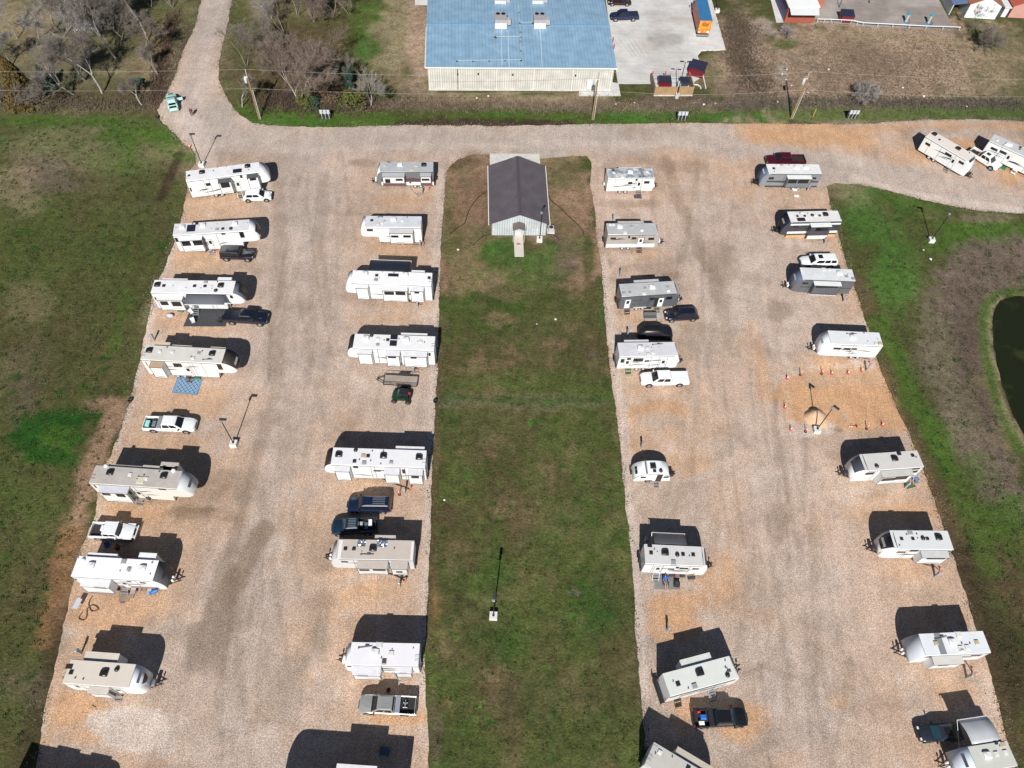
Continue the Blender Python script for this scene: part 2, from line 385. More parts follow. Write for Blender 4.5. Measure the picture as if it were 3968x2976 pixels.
dpond = seg_dist(X, Y, pc+[]); q = np.array(pond); ins = np.zeros(X.shape, bool)
for i in range(len(q)):
    ax, ay = q[i]; bx, by = q[(i+1) % len(q)]
    if ay != by: ins ^= ((ay > Y) != (by > Y)) & (X < (bx-ax)*(Y-ay)/(by-ay)+ax)
k = np.clip((2.3-dpond)/1.0, 0, 1)*(~ins)*.8
c = c*(1-k[:, None])+np.array(PAL['green'])*k[:, None]
k = (np.clip((.7-dpond)/.4, 0, 1)*(~ins)*.7)[:, None]; c = c*(1-k)+np.array(PAL['straw'])*k
c[ins] = PAL['dkbrown']
Z = np.full(X.shape, -.02)
nxn, nyn = len(xs), len(ys)
idx = np.arange(nxn*nyn).reshape(nyn, nxn)
F = np.stack([idx[:-1, :-1], idx[:-1, 1:], idx[1:, 1:], idx[1:, :-1]], -1).reshape(-1, 4)
me = bpy.data.meshes.new('ground'); me.from_pydata(np.stack([X, Y, Z], 1).tolist(), [], F.tolist()); me.update(); set_tint(me, c); me.materials.append(GR)
go = bpy.data.objects.new('ground', me); COL.objects.link(go); struct(go)
wm, wnt, wb = nodes('pond_water'); wb.inputs['Base Color'].default_value = (.010, .014, .006, 1); wb.inputs['Roughness'].default_value = .12; wb.inputs['Specular IOR Level'].default_value = .35
tcn = wnt.nodes.new('ShaderNodeTexCoord'); nn = wnt.nodes.new('ShaderNodeTexNoise'); nn.inputs['Scale'].default_value = .25; nn.inputs['Detail'].default_value = 8; wnt.links.new(tcn.outputs['Object'], nn.inputs['Vector'])
rr = wnt.nodes.new('ShaderNodeValToRGB'); rr.color_ramp.elements[0].position = .56; rr.color_ramp.elements[1].position = .68
rr.color_ramp.elements[0].color = (.013, .017, .006, 1); rr.color_ramp.elements[1].color = (.030, .036, .010, 1)
wnt.links.new(nn.outputs['Fac'], rr.inputs['Fac']); wnt.links.new(rr.outputs[0], wb.inputs['Base Color'])
pq = ragged(pond, .3, .35, 31); _pm = MB().add([(x, y, -.004) for x, y in pq], [tuple(range(len(pq)))]); _po = fixn(_pm.build('pond', wm)); struct(_po)
if _po.data.polygons[0].normal.z < 0: _po.data.flip_normals()
# --- gravel lot and roads
lot = [(430,-60),(435,0),(420,60),(395,110),(380,160),(358,205),(341,237),(352,265),(378,290),(400,312),(414,322),(424,340),(421,354),(405,372),(404,420),(396,450),(378,520),(350,590),(330,640),(318,700),(300,780),(283,860),(262,930),(240,980),(215,1040),(205,1110),(178,1180),(160,1260),(137,1350),(125,1420),(102,1500),(86,1600),(76,1659),(66,1740),(40,1850),
 (2260,1850),(2215,1750),(2192,1659),(2166,1560),(2138,1450),(2112,1370),(2078,1260),(2044,1160),(2022,1090),(1988,1000),(1962,930),(1935,880),(1915,830),(1897,780),(1872,700),(1842,610),(1817,530),(1803,470),(1792,430),(1786,402),(1805,396),(1850,397),(1900,407),(1950,420),(2000,433),(2060,445),(2120,455),(2212,462),(2500,485),
 (2500,262),(2212,261),(2100,258),(2000,258),(1900,265),(1850,268),(1600,267),(1480,265),(1300,268),(1100,272),(900,270),(800,272),(700,275),(600,272),(545,266),(508,240),(487,205),(470,170),(478,110),(490,60),(500,0),(503,-60)]
lot = [O(*p) for p in lot]
lb = [('l',[(440,400),(370,700),(290,1000),(200,1300),(140,1659)],10,'tan',.55,.9),('l',[(870,380),(860,800),(850,1200),(830,1659)],7,'tan',.45,.9),('l',[(1370,700),(1400,1000),(1450,1300),(1500,1659)],8,'tan',.5,.9),('l',[(1760,450),(1850,800),(1960,1100),(2080,1500)],9,'tan',.5,.9),
 ('n',.035,.50,'tan',.5,21),('n',.05,.56,'greyg',.5,33),('n',.13,.60,'dk',.35,47),('n',.25,.62,'wet',.35,57),('n',.3,.62,'pale',.35,59),
 # road surfaces (worn, greyer)
 ('l',[(460,-20),(430,130),(420,220),(520,300),(700,310),(900,305),(1300,300),(1550,300),(1750,350),(1900,385),(2212,440)],5.5,'greyg',.75,.8),
 ('l',[(470,-20),(440,130),(430,200)],1.6,'pale',.35),('l',[(600,330),(800,320),(1200,310),(1500,310)],1.2,'pale',.3),
 ('l',[(400,260),(450,330),(460,380)],1.6,'pale',.6),
 ('l',[(2212,275),(2000,272),(1850,280)],1.2,'orange',.6,.6),('l',[(1640,278),(1740,285),(1850,300)],4.2,'orange',.85,.7),('e',1700,300,90,16,'orange',.5),
 ('e',2090,330,130,34,'orange',.95,.5),('e',1960,330,40,28,'tan',.7),('e',2190,380,40,30,'orange',.8,.5),('l',[(1850,385),(2000,425),(2200,455)],1.0,'pale',.6),
 # aisles
 ('l',[(640,360),(640,600),(620,800),(600,1000),(560,1200),(560,1400),(560,1659)],7,'greyg',.55,1),('l',[(700,380),(680,600),(665,800)],1.0,'dk',.25),('l',[(600,400),(610,640),(590,860),(500,1180),(440,1420)],1.1,'dk',.35),
 ('l',[(560,1560),(660,1400),(700,1300)],1.4,'dk',.3),('l',[(430,1400),(480,1300),(570,1150)],1.6,'dk',.65,.4),('l',[(440,1420),(480,1340)],2.4,'wet',.7,.4),('e',430,1100,70,10,'dk',.7),('e',500,1120,40,22,'dk',.45),('e',690,1380,20,50,'wet',.6),('e',470,1420,60,60,'wet',.5),('e',620,1480,90,80,'wet',.25),
 ('l',[(1500,400),(1530,560),(1560,760),(1640,1000),(1720,1250),(1780,1500),(1800,1659)],8,'greyg',.4,1.2),('l',[(1440,340),(1460,420),(1540,600),(1590,760)],1.3,'dk',.4),('e',1550,560,40,50,'dk',.45),('e',1480,360,60,18,'dk',.35),
 ('e',1680,670,30,26,'dk',.55),('e',1680,1130,30,50,'dk',.5),('l',[(1640,760),(1650,850)],1.4,'orange',.55),('e',1620,740,28,60,'tan',.5),('e',1300,570,20,14,'dk',.6),('e',1450,595,30,10,'dk',.5),
 # tan pads by the pitches
 ('e',470,400,70,22,'tan',.6),('e',430,560,70,30,'tan',.65),('e',420,700,100,26,'tan',.7),('e',420,870,110,34,'tan',.8),('e',340,960,80,30,'tan',.7),('e',300,1110,80,26,'orange',.5),('e',470,1050,90,50,'dk',.35),
 ('e',500,1040,60,26,'rust',.18),('e',420,1110,80,14,'dk',.5),('e',230,1320,80,40,'orange',.75),('e',250,1290,110,50,'tan',.7),('e',200,1420,60,60,'tan',.8),('e',180,1530,90,50,'orange',.9),('e',250,1590,150,35,'orange',.75),
 ('e',280,1572,92,52,'pale',.95,.08,.45),('e',215,1560,34,30,'pale',.8,.08,.6),('e',360,1590,30,36,'pale',.9,.2),
 ('e',860,430,60,14,'tan',.7),('e',840,540,60,16,'tan',.8),('e',780,350,40,10,'dk',.5),('e',760,460,40,8,'dk',.3),('e',830,690,80,16,'tan',.6),('e',870,1060,40,16,'orange',.3),('e',830,1270,70,24,'tan',.8),('e',770,1290,50,30,'orange',.4),('e',870,1550,60,14,'orange',.8),('e',650,1130,60,60,'tan',.4),
 ('e',1360,440,60,10,'dk',.4),('e',1400,550,50,14,'tan',.5),('e',1400,890,80,22,'orange',.75),('e',1480,1010,60,30,'tan',.8),('e',1370,960,30,20,'tan',.8),('e',1460,1310,60,40,'orange',.85),('e',1550,1240,60,60,'orange',.6),('e',1460,1360,70,30,'orange',.7),('e',1480,1530,30,50,'orange',.7),('e',1600,1560,60,40,'orange',.8),('e',1810,1520,30,22,'tan',.7),
 ('e',1570,1560,30,14,'orange',.8),('e',1760,1130,30,30,'tan',.3),('e',1860,1110,50,18,'tan',.6),('e',1960,1110,60,26,'orange',.7),('e',1960,1230,50,24,'tan',.6),('e',2060,1330,60,20,'tan',.7),('e',2080,1500,60,26,'tan',.7),
 ('l',[(1735,832),(1900,832)],3.6,'orange',.95,.15),('l',[(1740,865),(1920,868)],3.8,'orange',.95,.15),('l',[(1850,890),(1935,900)],3,'orange',.9,.15),('l',[(1750,820),(1890,812)],1.5,'tan',.9,.3),('e',1840,915,90,24,'orange',.85,.3),('e',1790,780,60,14,'orange',.7),('e',1705,880,20,30,'orange',.6),('e',1790,925,22,16,'pale',.8,.3),('e',1730,935,40,12,'pale',.7),('e',1812,928,14,6,'straw',.9,.3),
 ('e',1370,845,30,10,'tan',.6),('e',1420,905,50,14,'greyg',.5),('l',[(1300,560),(1320,700),(1345,900),(1365,1150),(1390,1500)],.8,'pale',.7),('l',[(955,370),(945,620),(935,900),(925,1200),(912,1500)],.8,'pale',.6),
 ('l',[(390,470),(330,650),(290,830)],.9,'pale',.7),('l',[(275,890),(250,970)],.6,'pale',.6)]
for i in range(46):     # paired wheel tracks swinging from the aisles on to the pitches
    side = rnd.choice([(600, -1, 430), (600, 1, 820), (1600, -1, 1420), (1600, 1, 1850)]); y0_ = rnd.uniform(380, 1600); sk_ = (y0_-800)*(-.14 if side[0] < 1000 else .20)
    xa, xb = side[0]+rnd.uniform(-70, 70)+sk_, side[2]+rnd.uniform(-30, 30)+sk_*1.1; dy = rnd.choice((-1, 1))*rnd.uniform(50, 130); cc_ = rnd.choice(['dk', 'wet', 'pale', 'greyg'])
    for off in (-7, 7):
        pts_ = []
        for j in range(7):
            t = j/6; pts_.append((xa+(xb-xa)*(t**1.6)+off*(1-t)*1.0, y0_+dy*(1-(1-t)**2)*-1+off*t*1.0))
        lb.append(('l', pts_, .26, cc_, rnd.uniform(.08, .20), .6))
for i in range(110):     # tyre tracks and scuffs
    a = rnd.choice([(620, 60), (1600, 110)]); y0_ = rnd.uniform(330, 1500); x0_ = a[0]+rnd.uniform(-a[1], a[1])+(y0_-800)*(-.14 if a[0] < 1000 else .22)
    L_ = rnd.uniform(80, 420); dx = rnd.uniform(-.22, .22)*L_
    lb.append(('l', [(x0_, y0_), (x0_+dx*.4, y0_+L_*.5), (x0_+dx, y0_+L_)], rnd.uniform(.18, .4), rnd.choice(['dk', 'wet', 'pale', 'wet']), rnd.uniform(.15, .35), .6))
med_ = [(1055,334),(1020,334),(985,346),(966,368),(961,400),(958,450),(953,520),(950,600),(947,700),(945,800),(941,870),(937,950),(932,1030),(930,1110),(928,1200),(922,1300),(918,1400),(920,1500),(925,1560),(926,1659),(926,1850),
 (1402,1850),(1395,1659),(1390,1560),(1380,1450),(1372,1350),(1370,1290),(1362,1180),(1350,1080),(1342,980),(1330,880),(1322,830),(1312,740),(1305,650),(1300,580),(1290,520),(1284,450),(1276,400),(1278,352),(1268,337),(1235,337),(1175,343)]
LOTP = ragged(lot, .25, .42, 4); MEDP = ragged([O(*p) for p in med_], .25, .3, 9)
sheet_poly('gravel_lot', LOTP, 0.0, GV, 'gravel', lb, .36, 2)
# --- grass median between the rows
mb = [('l',[(1130,560),(1140,1000),(1150,1659)],11,'brown',.35,1.4),('l',[(1000,360),(1000,500),(1010,590)],5.2,'soil',1,.3),('l',[(1030,345),(1035,500)],3.5,'soil',1,.3),('e',990,465,22,14,'straw',.8),('e',1075,690,40,16,'soil',.8,.3,1.3),('e',1090,640,30,12,'soil',.8,.3,1.3),('l',[(1215,360),(1225,480),(1240,580)],5.0,'soil',1,.3),('l',[(1180,430),(1190,520)],3,'soil',.9,.6),('l',[(1040,370),(1040,520)],3.5,'soil',.9,.6),('e',1000,440,55,120,'soil',1,.6),('e',1000,350,60,18,'brown',.8),('e',990,460,30,16,'rust',.7),('e',1235,430,50,120,'soil',1,.6),('e',1240,360,30,20,'brown',.6),('e',1262,360,16,16,'olive',.8),('e',975,520,30,50,'brown',.7),
 ('e',1020,575,70,40,'soil',.5),('e',1210,560,60,50,'mud',.85,.5),('e',1110,600,90,40,'soil',.35),('e',1080,550,60,30,'bright',.95,.35),('e',1160,560,40,24,'bright',.95,.35),('e',1130,590,110,26,'bright',.6,.5),('e',1190,535,20,14,'bright',.8,.4),('e',1060,620,30,26,'soil',.7),('e',1270,560,16,60,'olive',.9),
 ('n',.05,.53,'brown',.35,61),('n',.35,.58,'soil',.22,64),('n',.14,.55,'green',.3,71),('n',.22,.58,'dkgreen',.25,72),('e',1130,660,170,60,'green',.35,1),('e',1110,820,170,20,'green',.3),('l',[(960,865),(1100,868),(1300,870)],1.3,'greyol',.5),('l',[(960,858),(1200,870),(1320,862)],.6,'dkgreen',.5),
 ('e',1000,1060,60,80,'green',.3,1),('e',1060,1250,50,60,'dkgreen',.4,1),('e',1290,1330,60,90,'dkgreen',.6,.9),('e',1100,1380,70,60,'dkgreen',.45,.9),('e',1180,1560,220,120,'dkbrown',.22,1.2),('e',940,1300,18,60,'rust',.8,.6),('e',960,1110,40,30,'brown',.7),('e',1150,1120,60,60,'soil',.2,1),
 ('e',980,760,40,60,'brown',.7,1),('e',1240,1280,12,8,'mud',.9,.2),('e',1280,765,10,8,'mud',.9,.2),('l',[(990,1290),(1060,1330)],.35,'black',.7),('e',1200,960,120,120,'brown',.15,1.2),('e',940,1560,18,100,'mud',.5),('l',[(948,700),(940,950),(932,1150),(926,1400)],.7,'brown',.7)]
for i in range(110):
    yy = rnd.uniform(700, 1640); mb.append(('e', rnd.uniform(960, 1340), yy, rnd.uniform(3, 8), rnd.uniform(2, 5), 'dkgreen' if rnd.random() < .75 else 'bright', .85, .3))
sheet_poly('grass_median', MEDP, 0.012, GR, 'olive', mb, .5, 6)
# --- concrete car park, asphalt yard
def T(z, pts): return [G(z, *p) for p in pts]
cp = T('t2', [(1085,-260),(1100,0),(1195,655),(1330,655),(1462,655),(1480,700),(1780,700),(1790,640),(1850,600),(1850,540),(1812,440),(1850,395),(2030,390),(1920,0),(1860,-260)])
cb = [('n',.09,.58,'greyg',.25,5),('e',1480,45,60,10,'greyg',.6),('e',1440,85,40,16,'mud',.35),('e',1420,30,50,8,'mud',.2),('e',1400,100,40,10,'greyg',.4)]
PAL['conc'] = (.58,.575,.56); PAL['asph'] = (.37,.335,.31)
sheet_poly('car_park', cp, 0.006, CC, 'conc', cb, 1.0, 8)
sheet_poly('yard', T('t3', [(530,-120),(548,178),(700,188),(820,192),(915,212),(1200,222),(1655,238),(1530,0),(1480,-120)]), 0.0, CC, 'asph', [('n',.07,.55,'mud',.4,5)], 1.0, 12)
sheet_poly('concrete_apron', T('t2', [(893,712),(893,750),(1217,750),(1200,648),(1140,640),(1140,712)]), 0.008, CC, 'conc', [], 1.0, 3)
sheet_poly('concrete_apron', T('t1', [(1560,-100),(1568,45),(1692,45),(1720,-100)]), 0.008, CC, 'conc', [], 1.0, 3)
sheet_poly('path', T('t3', [(170,-40),(225,182),(282,182),(235,-40)]), 0.006, CC, 'conc', [], 1.0, 3)

def edge_scatter():
    rg = random.Random(77)
    for poly, sign in ((LOTP, 1), (MEDP, -1)):
        g1, st = MB(), MB(); q = poly; n = len(q); area = sum(q[i][0]*q[(i+1) % n][1]-q[(i+1) % n][0]*q[i][1] for i in range(n))
        for i in range(n):
            a, b = q[i], q[(i+1) % n]; dx, dy = b[0]-a[0], b[1]-a[1]; L = math.hypot(dx, dy)+1e-6; nx, ny = dy/L, -dx/L
            if area < 0: nx, ny = -nx, -ny
            if abs(a[0]) > 115 or a[1] > 172 or a[1] < 5: continue
            dn = vnoise(np.array([a[0]*.35]), np.array([a[1]*.35]), 9)[0]
            if dn < .35: continue
            for _ in range(int(1+dn*6)):      # blades creep over the stones
                d = abs(rg.gauss(0, .28)) * -sign + .12 * sign; p = (a[0]+nx*d+rg.uniform(-.2, .2), a[1]+ny*d+rg.uniform(-.2, .2)); ang = rg.uniform(0, 6.28); s_ = rg.uniform(.05, .13); c_, w_ = math.cos(ang)*s_, math.sin(ang)*s_
                g1.add([(p[0]-c_, p[1]-w_, .0), (p[0]+c_, p[1]+w_, .0), (p[0]+rg.gauss(0, .08), p[1]+rg.gauss(0, .08), rg.uniform(.03, .10))], [(0, 1, 2)])
            for _ in range(int(dn*4)):      # stones strayed into the grass
                d = abs(rg.gauss(0, .7)) * sign; p = (a[0]+nx*d+rg.uniform(-.2, .2), a[1]+ny*d+rg.uniform(-.2, .2)); r_ = rg.uniform(.02, .065)
                st.add([(p[0]-r_, p[1], 0), (p[0], p[1]-r_*.8, 0), (p[0]+r_, p[1]+r_*.3, 0), (p[0]+r_*.1, p[1]+r_, 0), (p[0], p[1], r_*.9)], [(0,1,4),(1,2,4),(2,3,4),(3,0,4)])
        struct(g1.build('edge_grass', mat((.085,.085,.03), .95, dirt=.5, scale=.6)), 'stuff'); struct(st.build('edge_stones', mat((.52,.44,.38), .9, dirt=.4, scale=3)), 'stuff')
edge_scatter()

def clumps(nm, poly_ov, n, col, seed, hgt=.2):
    rg = random.Random(seed); q = [O(*p) for p in poly_ov]; x0 = min(p[0] for p in q); x1 = max(p[0] for p in q); y0 = min(p[1] for p in q); y1 = max(p[1] for p in q); m = MB()
    def ins(p, q):
        c = False
        for i in range(len(q)):
            (ax, ay), (bx, by) = q[i], q[(i+1) % len(q)]
            if (ay > p[1]) != (by > p[1]) and p[0] < (bx-ax)*(p[1]-ay)/(by-ay)+ax: c = not c
        return c
    k = 0
    while k < n:
        c = (rg.uniform(x0, x1), rg.uniform(y0, y1))
        if not ins(c, q): continue
        k += 1; R = rg.uniform(.12, .5)
        for _ in range(int(6+R*30)):
            a, r = rg.uniform(0, 6.28), R*rg.random()**.5; p = (c[0]+math.cos(a)*r, c[1]+math.sin(a)*r); a2 = rg.uniform(0, 6.28); s_ = rg.uniform(.03, .08); dx, dy = math.cos(a2)*s_, math.sin(a2)*s_
            m.add([(p[0]-dx, p[1]-dy, .0), (p[0]+dx, p[1]+dy, .0), (p[0]+rg.gauss(0, .08), p[1]+rg.gauss(0, .08), hgt*rg.uniform(.3, 1.2))], [(0, 1, 2)])
    struct(m.build(nm, mat(col, .9, dirt=.4, scale=.7)), 'stuff')
MEDO = [(965,600),(1290,600),(1330,1000),(1385,1640),(935,1640),(950,900)]; LEFTO = [(0,260),(330,260),(385,340),(370,500),(300,720),(240,900),(120,1300),(60,1600),(0,1650)]
RIGHTO = [(1810,420),(2212,480),(2212,640),(2120,650),(2110,800),(2212,1050),(2212,1640),(2150,1400),(1960,860),(1880,650)]
clumps('weeds', MEDO, 520, (.030,.085,.014), 1); clumps('weeds', MEDO, 420, (.13,.10,.05), 2, .14); clumps('weeds', LEFTO, 800, (.035,.085,.016), 3); clumps('weeds', LEFTO, 500, (.14,.115,.06), 4, .14)
clumps('weeds', RIGHTO, 420, (.04,.095,.018), 5); clumps('weeds', RIGHTO, 380, (.13,.10,.055), 6, .14)
# ---------------------------------------------------------------- campers
GREYR = (.52, .52, .53); WHR = (.70, .70, .71); TANR = (.50, .46, .42)
SHADE = mat((.10, .10, .11), .5, dirt=.2)
def rv(label, z, NL, NR, D, h=3.3, kind='tt', cap=1.0, low=1.3, taper=.08, wall=(.71, .725, .725), roof=WHR, rdirt=.15, capc=None, capwin=None,
       near=(), far=(), items=(), wins=(), doors=(), steps=(), band=None, bands=(), wheels=None, prop=WHITE, spare=False, ladder=False, skirt=None,
       lw=2.42, capseg=None, word=None, group=None, name=None, slidecol=None, rdcol=None):
    q1, q2 = px(z, NL), px(z, NR)
    a, b = Vector(P(q1[0], q1[1], h)), Vector(P(q2[0], q2[1], h))
    u = (b - a).normalized(); wv = Vector((-u.y, u.x)); L = (b - a).length; hw = lw / 2
    c = (a + b) / 2 + wv * hw; rz = math.atan2(u.y, u.x)
    root = thing(name or ('fifth_wheel_camper' if kind == '5w' else 'travel_trailer'), label, 'camper', (c.x, c.y, 0), rz, group or 'campers parked in rows on the gravel')
    wm_ = mat(wall, .35, dirt=.08, scale=.7); rm = mat(roof, .75, dirt=rdirt, scale=.9, dcol=rdcol)
    cm = mat(capc or wall, .55, dirt=.06, scale=.6, spec=.25)
    def loc(p, zz=h):
        q = px(z, p); g = Vector(P(q[0], q[1], zz)) - c; return g.dot(u), g.dot(wv)
    def wal(p, y):
        q = px(z, p); d = ray(*q); d2 = Vector((d[0], d[1])); t = (y + c.dot(wv)) / d2.dot(wv); g = d2 * t - c
        return g.dot(u), CH + d[2] * t
    R_ = -L / 2 * D    # rear x
    # body stations along f (rear 0 .. L flat .. L+cap)
    st = [(0.0, .62, h, hw - .03), (.06, .58, h, hw)]
    if kind == '5w':
        g0 = L + cap - 2.75; st += [(g0, .58, h, hw), (g0 + .12, 1.72, h, hw)]
    st.append((L, 1.72 if kind == '5w' else .58, h, hw))
    N = 7; capst = []
    for i in range(1, N + 1):
        t = i / N; s_ = math.sin(t * math.pi / 2); e = 1 - math.cos(t * math.pi / 2)
        zt = h - (h - low) * e; zb = (1.72 + .35 * t * t) if kind == '5w' else .58 + .1 * t
        x = L + cap * s_; w_ = hw - taper * t ** 3 * 2.2
        capst.append((x, zb, max(zt, zb + .2), w_))
    capst0 = [(L, 0, h, hw)] + capst; st += capst
    rings = []
    for f, zb, zt, w_ in st:
        x = R_ + D * f; r = .05
        rings.append([(x, -w_, zb), (x, -w_, zt - r), (x, -w_ + r, zt), (x, w_ - r, zt), (x, w_, zt - r), (x, w_, zb)])
    body = fixn(MB().loft(rings).build('body', wm_, root, 25))
    if capc:
        k0, k1 = capseg or (0, N)
        rows = []
        for f, zb, zt, w_ in capst0[k0:k1 + 1]:
            x = R_ + D * (f + .02); rows.append([(x, -w_ + .03, zt + .015), (x, 0, zt + .03), (x, w_ - .03, zt + .015)])
        if k1 == N:
            f, zb, zt, w_ = capst0[-1]; x = R_ + D * (f + .03); rows.append([(x, -w_ + .05, zb + .1), (x, 0, zb + .1), (x, w_ - .05, zb + .1)])
        o = fixn(MB().sheet(rows).build('nose_cap', cm, root, 40)); md = o.modifiers.new('s', 'SOLIDIFY'); md.thickness = .02
    if capwin:
        k0, k1, fr, cc = capwin; rows = []
        for i, (f, zb, zt, w_) in enumerate(capst0[k0:k1 + 1]):
            x = R_ + D * (f + .04); ww = w_ * fr * (1 - .22 * i / max(1, k1 - k0)); rows.append([(x, -ww, zt + .04), (x, 0, zt + .05), (x, ww, zt + .04)])
        o = fixn(MB().sheet(rows).build('windshield' if cc[0] < .1 else 'nose_panel', mat(cc, .2), root, 40)); md = o.modifiers.new('s', 'SOLIDIFY'); md.thickness = .02
    if word:   # short lettering mark across the nose
        k, cc = word; f, zb, zt, w_ = capst0[k]; f2, _, zt2, _ = capst0[k + 1] if k < N else capst0[k]; m = MB(); rr = random.Random(len(label))
        y = -w_ * .5
        while y < w_ * .5:
            wd = rr.uniform(.07, .13); x = R_ + D * (f + .05); x2 = R_ + D * (f + (f2 - f) * .8 + .06)
            m.slab([(x, y, zt + .05), (x, y + wd, zt + .05), (x2, y + wd, zt2 + .06 + (zt - zt2) * .2), (x2, y, zt2 + .06 + (zt - zt2) * .2)], .012); y += wd + .06
        fixn(m.build('lettering', mat(cc, .4), root))
    MB().box(R_ + D * .03, R_ + D * (L + (cap * .35 if kind != '5w' else 0)), -hw + .04, hw - .04, h + .004, h + .03).build('roof', rm, root)
    x0, x1 = R_ + D * .02, R_ + D * L
    MB().box(x0, x1, -hw - .025, -hw - .002, h - .16, h - .08).box(x0, x1, hw + .002, hw + .025, h - .16, h - .08).build('gutter', TRIM, root)
    if band:
        for zb, zt, cc in band:
            MB().box(x0, R_ + D * (L + cap * .25 if kind == 'tt' else L), -hw - .016, -hw - .002, zb, zt).build('stripe', mat(cc, .4), root)
    rr = random.Random(int(abs(c.x * 10)) + 3)
    sc = (.07, .07, .085)
    if bands is not None:       # swoosh graphics on the near wall
        for k in range(5):
            m = MB(); f0 = rr.uniform(.05, .6) * L; ln = rr.uniform(1.2, 3.4); zc = rr.uniform(1.15, h - 1.1); dz = rr.uniform(.25, .6); th = rr.uniform(.05, .12)
            if kind == '5w' and f0 + ln > L + cap - 2.9: f0 = .2 * L
            xa, xb = R_ + D * f0, R_ + D * min(f0 + ln, L - .1)
            m.slab([(xa, -hw - .003, zc), (xb, -hw - .003, zc + dz * .6), (xb, -hw - .003, zc + dz * .6 + .02), ((xa + xb) / 2, -hw - .003, zc + dz * .5 + th), (xa, -hw - .003, zc + .03)], .012 if D > 0 else -.012)
            fixn(m.build('stripe', mat(sc, .4), root))
    for k in range(3):
        f0 = rr.uniform(.12, .9) * (L if kind == 'tt' else L + cap - 3.0); MB().box(R_ + D * f0 - .022, R_ + D * f0 + .022, -hw - .012, -hw - .002, .66, h - .2).build('panel_seam', TRIM, root)
    MB().box(R_ + D * .1, R_ + D * (L - (1.9 if kind == '5w' else 0)), -hw + .25, hw - .25, .34, .60).build('chassis', DARKM, root)
    wf = wheels if wheels is not None else (.36 if kind == '5w' else .40)
    if wheels != 0:
        xw = R_ + D * L * wf
        for k in ((-.47, .47) if L > 4.6 else (0,)):
            for sd_ in (-1, 1):
                o = MB().lathe((xw + k, sd_ * (hw - .10), .36), [(.30, -.11), (.36, -.08), (.36, .08), (.30, .11)], 16, 'y').build('wheel', TYRE, root, 50)
                MB().lathe((xw + k, sd_ * (hw + .02), .36), [(.2, -.01), (.2, .012), (.06, .02)], 10, 'y').build('rim', mat((.62, .63, .65), .4, .3), o, 40)
        MB().box(xw - .98, xw + .98, -hw - .05, -hw - .004, .62, .82, .02).build('fender', mat((.55, .56, .57), .4), root)
    MB().box(R_ - D * .14, R_ - D * .02, -hw + .1, hw - .1, .5, .62).build('bumper', TRIM, root)
    for y in (-hw + .2, hw - .2):
        MB().box(R_ - D * .012, R_ - D * .035, y - .1, y + .1, 1.0, 1.3).build('taillight', RED, root)
    for k in (.12, .86 if kind == 'tt' else .6):
        for y in (-hw + .3, hw - .3): MB().tube((R_ + D * L * k, y, 0), (R_ + D * L * k, y, .5), .035, .035, 5).build('jack', STEEL, root)
    tipx = R_ + D * (L + cap)
    if kind == 'tt':
        m = MB(); tx = tipx + D * 1.05
        m.tube((tipx - D * .5, -.75, .5), (tx, 0, .5), .055, .055, 4).tube((tipx - D * .5, .75, .5), (tx, 0, .5), .055, .055, 4).tube((tx - D * .05, 0, .5), (tx + D * .22, 0, .52), .06, .05, 6)
        m.build('hitch', DARKM, root)
        m = MB()
        for y in (-.2, .2): m.lathe((tipx + D * .34, y, .55), [(.12, 0), (.155, .06), (.155, .45), (.08, .56)], 10)
        if prop == WHITE: m.build('propane_tank', prop, root, 50)
        else: MB().box(tipx + D * .15, tipx + D * .55, -.38, .38, .55, 1.05, .12).build('tank_cover', prop, root, 40)
        MB().tube((tipx + D * .82, 0, .0), (tipx + D * .82, 0, 1.0), .035, .045, 6).box(tipx + D * .74, tipx + D * .9, -.07, .07, .9, 1.12).build('tongue_jack', BLACK, root)
    else:
        g0 = R_ + D * (L + cap - 2.75)
        for y in (-.9, .9): MB().box(g0 - D * .25, g0 - D * .10, y - .07, y + .07, .05, .6).build('landing_leg', TRIM, root)
        MB().box(g0 + D * 1.2, g0 + D * 1.5, -.18, .18, 1.25, 1.74).build('king_pin', DARKM, root)
    if spare:
        MB().lathe((R_ - D * .26, .1, 1.0), [(.24, -.1), (.34, -.07), (.34, .07), (.24, .1)], 14, 'x').build('spare_wheel', TYRE if spare == 1 else WHITE, root, 50)
    if ladder:
        m = MB(); ly = -hw + .55
        for y in (ly, ly + .42): m.path([(R_ - D * .1, y, .8), (R_ - D * .1, y, h), (R_ + D * .0, y, h + .22), (R_ + D * .4, y, h + .22), (R_ + D * .4, y, h)], .018, 4)
        for k in range(8): m.tube((R_ - D * .1, ly, 1 + k * .3), (R_ - D * .1, ly + .42, 1 + k * .3), .016, .016, 4)
        m.build('ladder', STEEL, root)
    if skirt: MB().box(R_ + D * .02, R_ + D * (L + cap * .2), -hw - .01, -hw + .02, 0.02, .60).build('skirting', PLY, root)
    def window(p1, p2, y, par, glass=GLASS, nm='window', fr=True):
        xa, za = wal(p1, y); xb, zb = wal(p2, y)
        if za < zb: za, zb = zb, za
        if za - zb < .22: m_ = (za + zb) / 2; za, zb = m_ + .2, m_ - .2
        if xa > xb: xa, xb = xb, xa
        za = min(za, h - .15); zb = max(zb, .75)
        if za - zb < .2: zb = za - .3
        o = MB().box(xa, xb, y - .028, y - .004, zb, za).build(nm, glass, par)
        if fr: MB().box(xa - .035, xb + .035, y - .018, y - .003, zb - .035, za + .035).build('frame', TRIM, o)
        return o
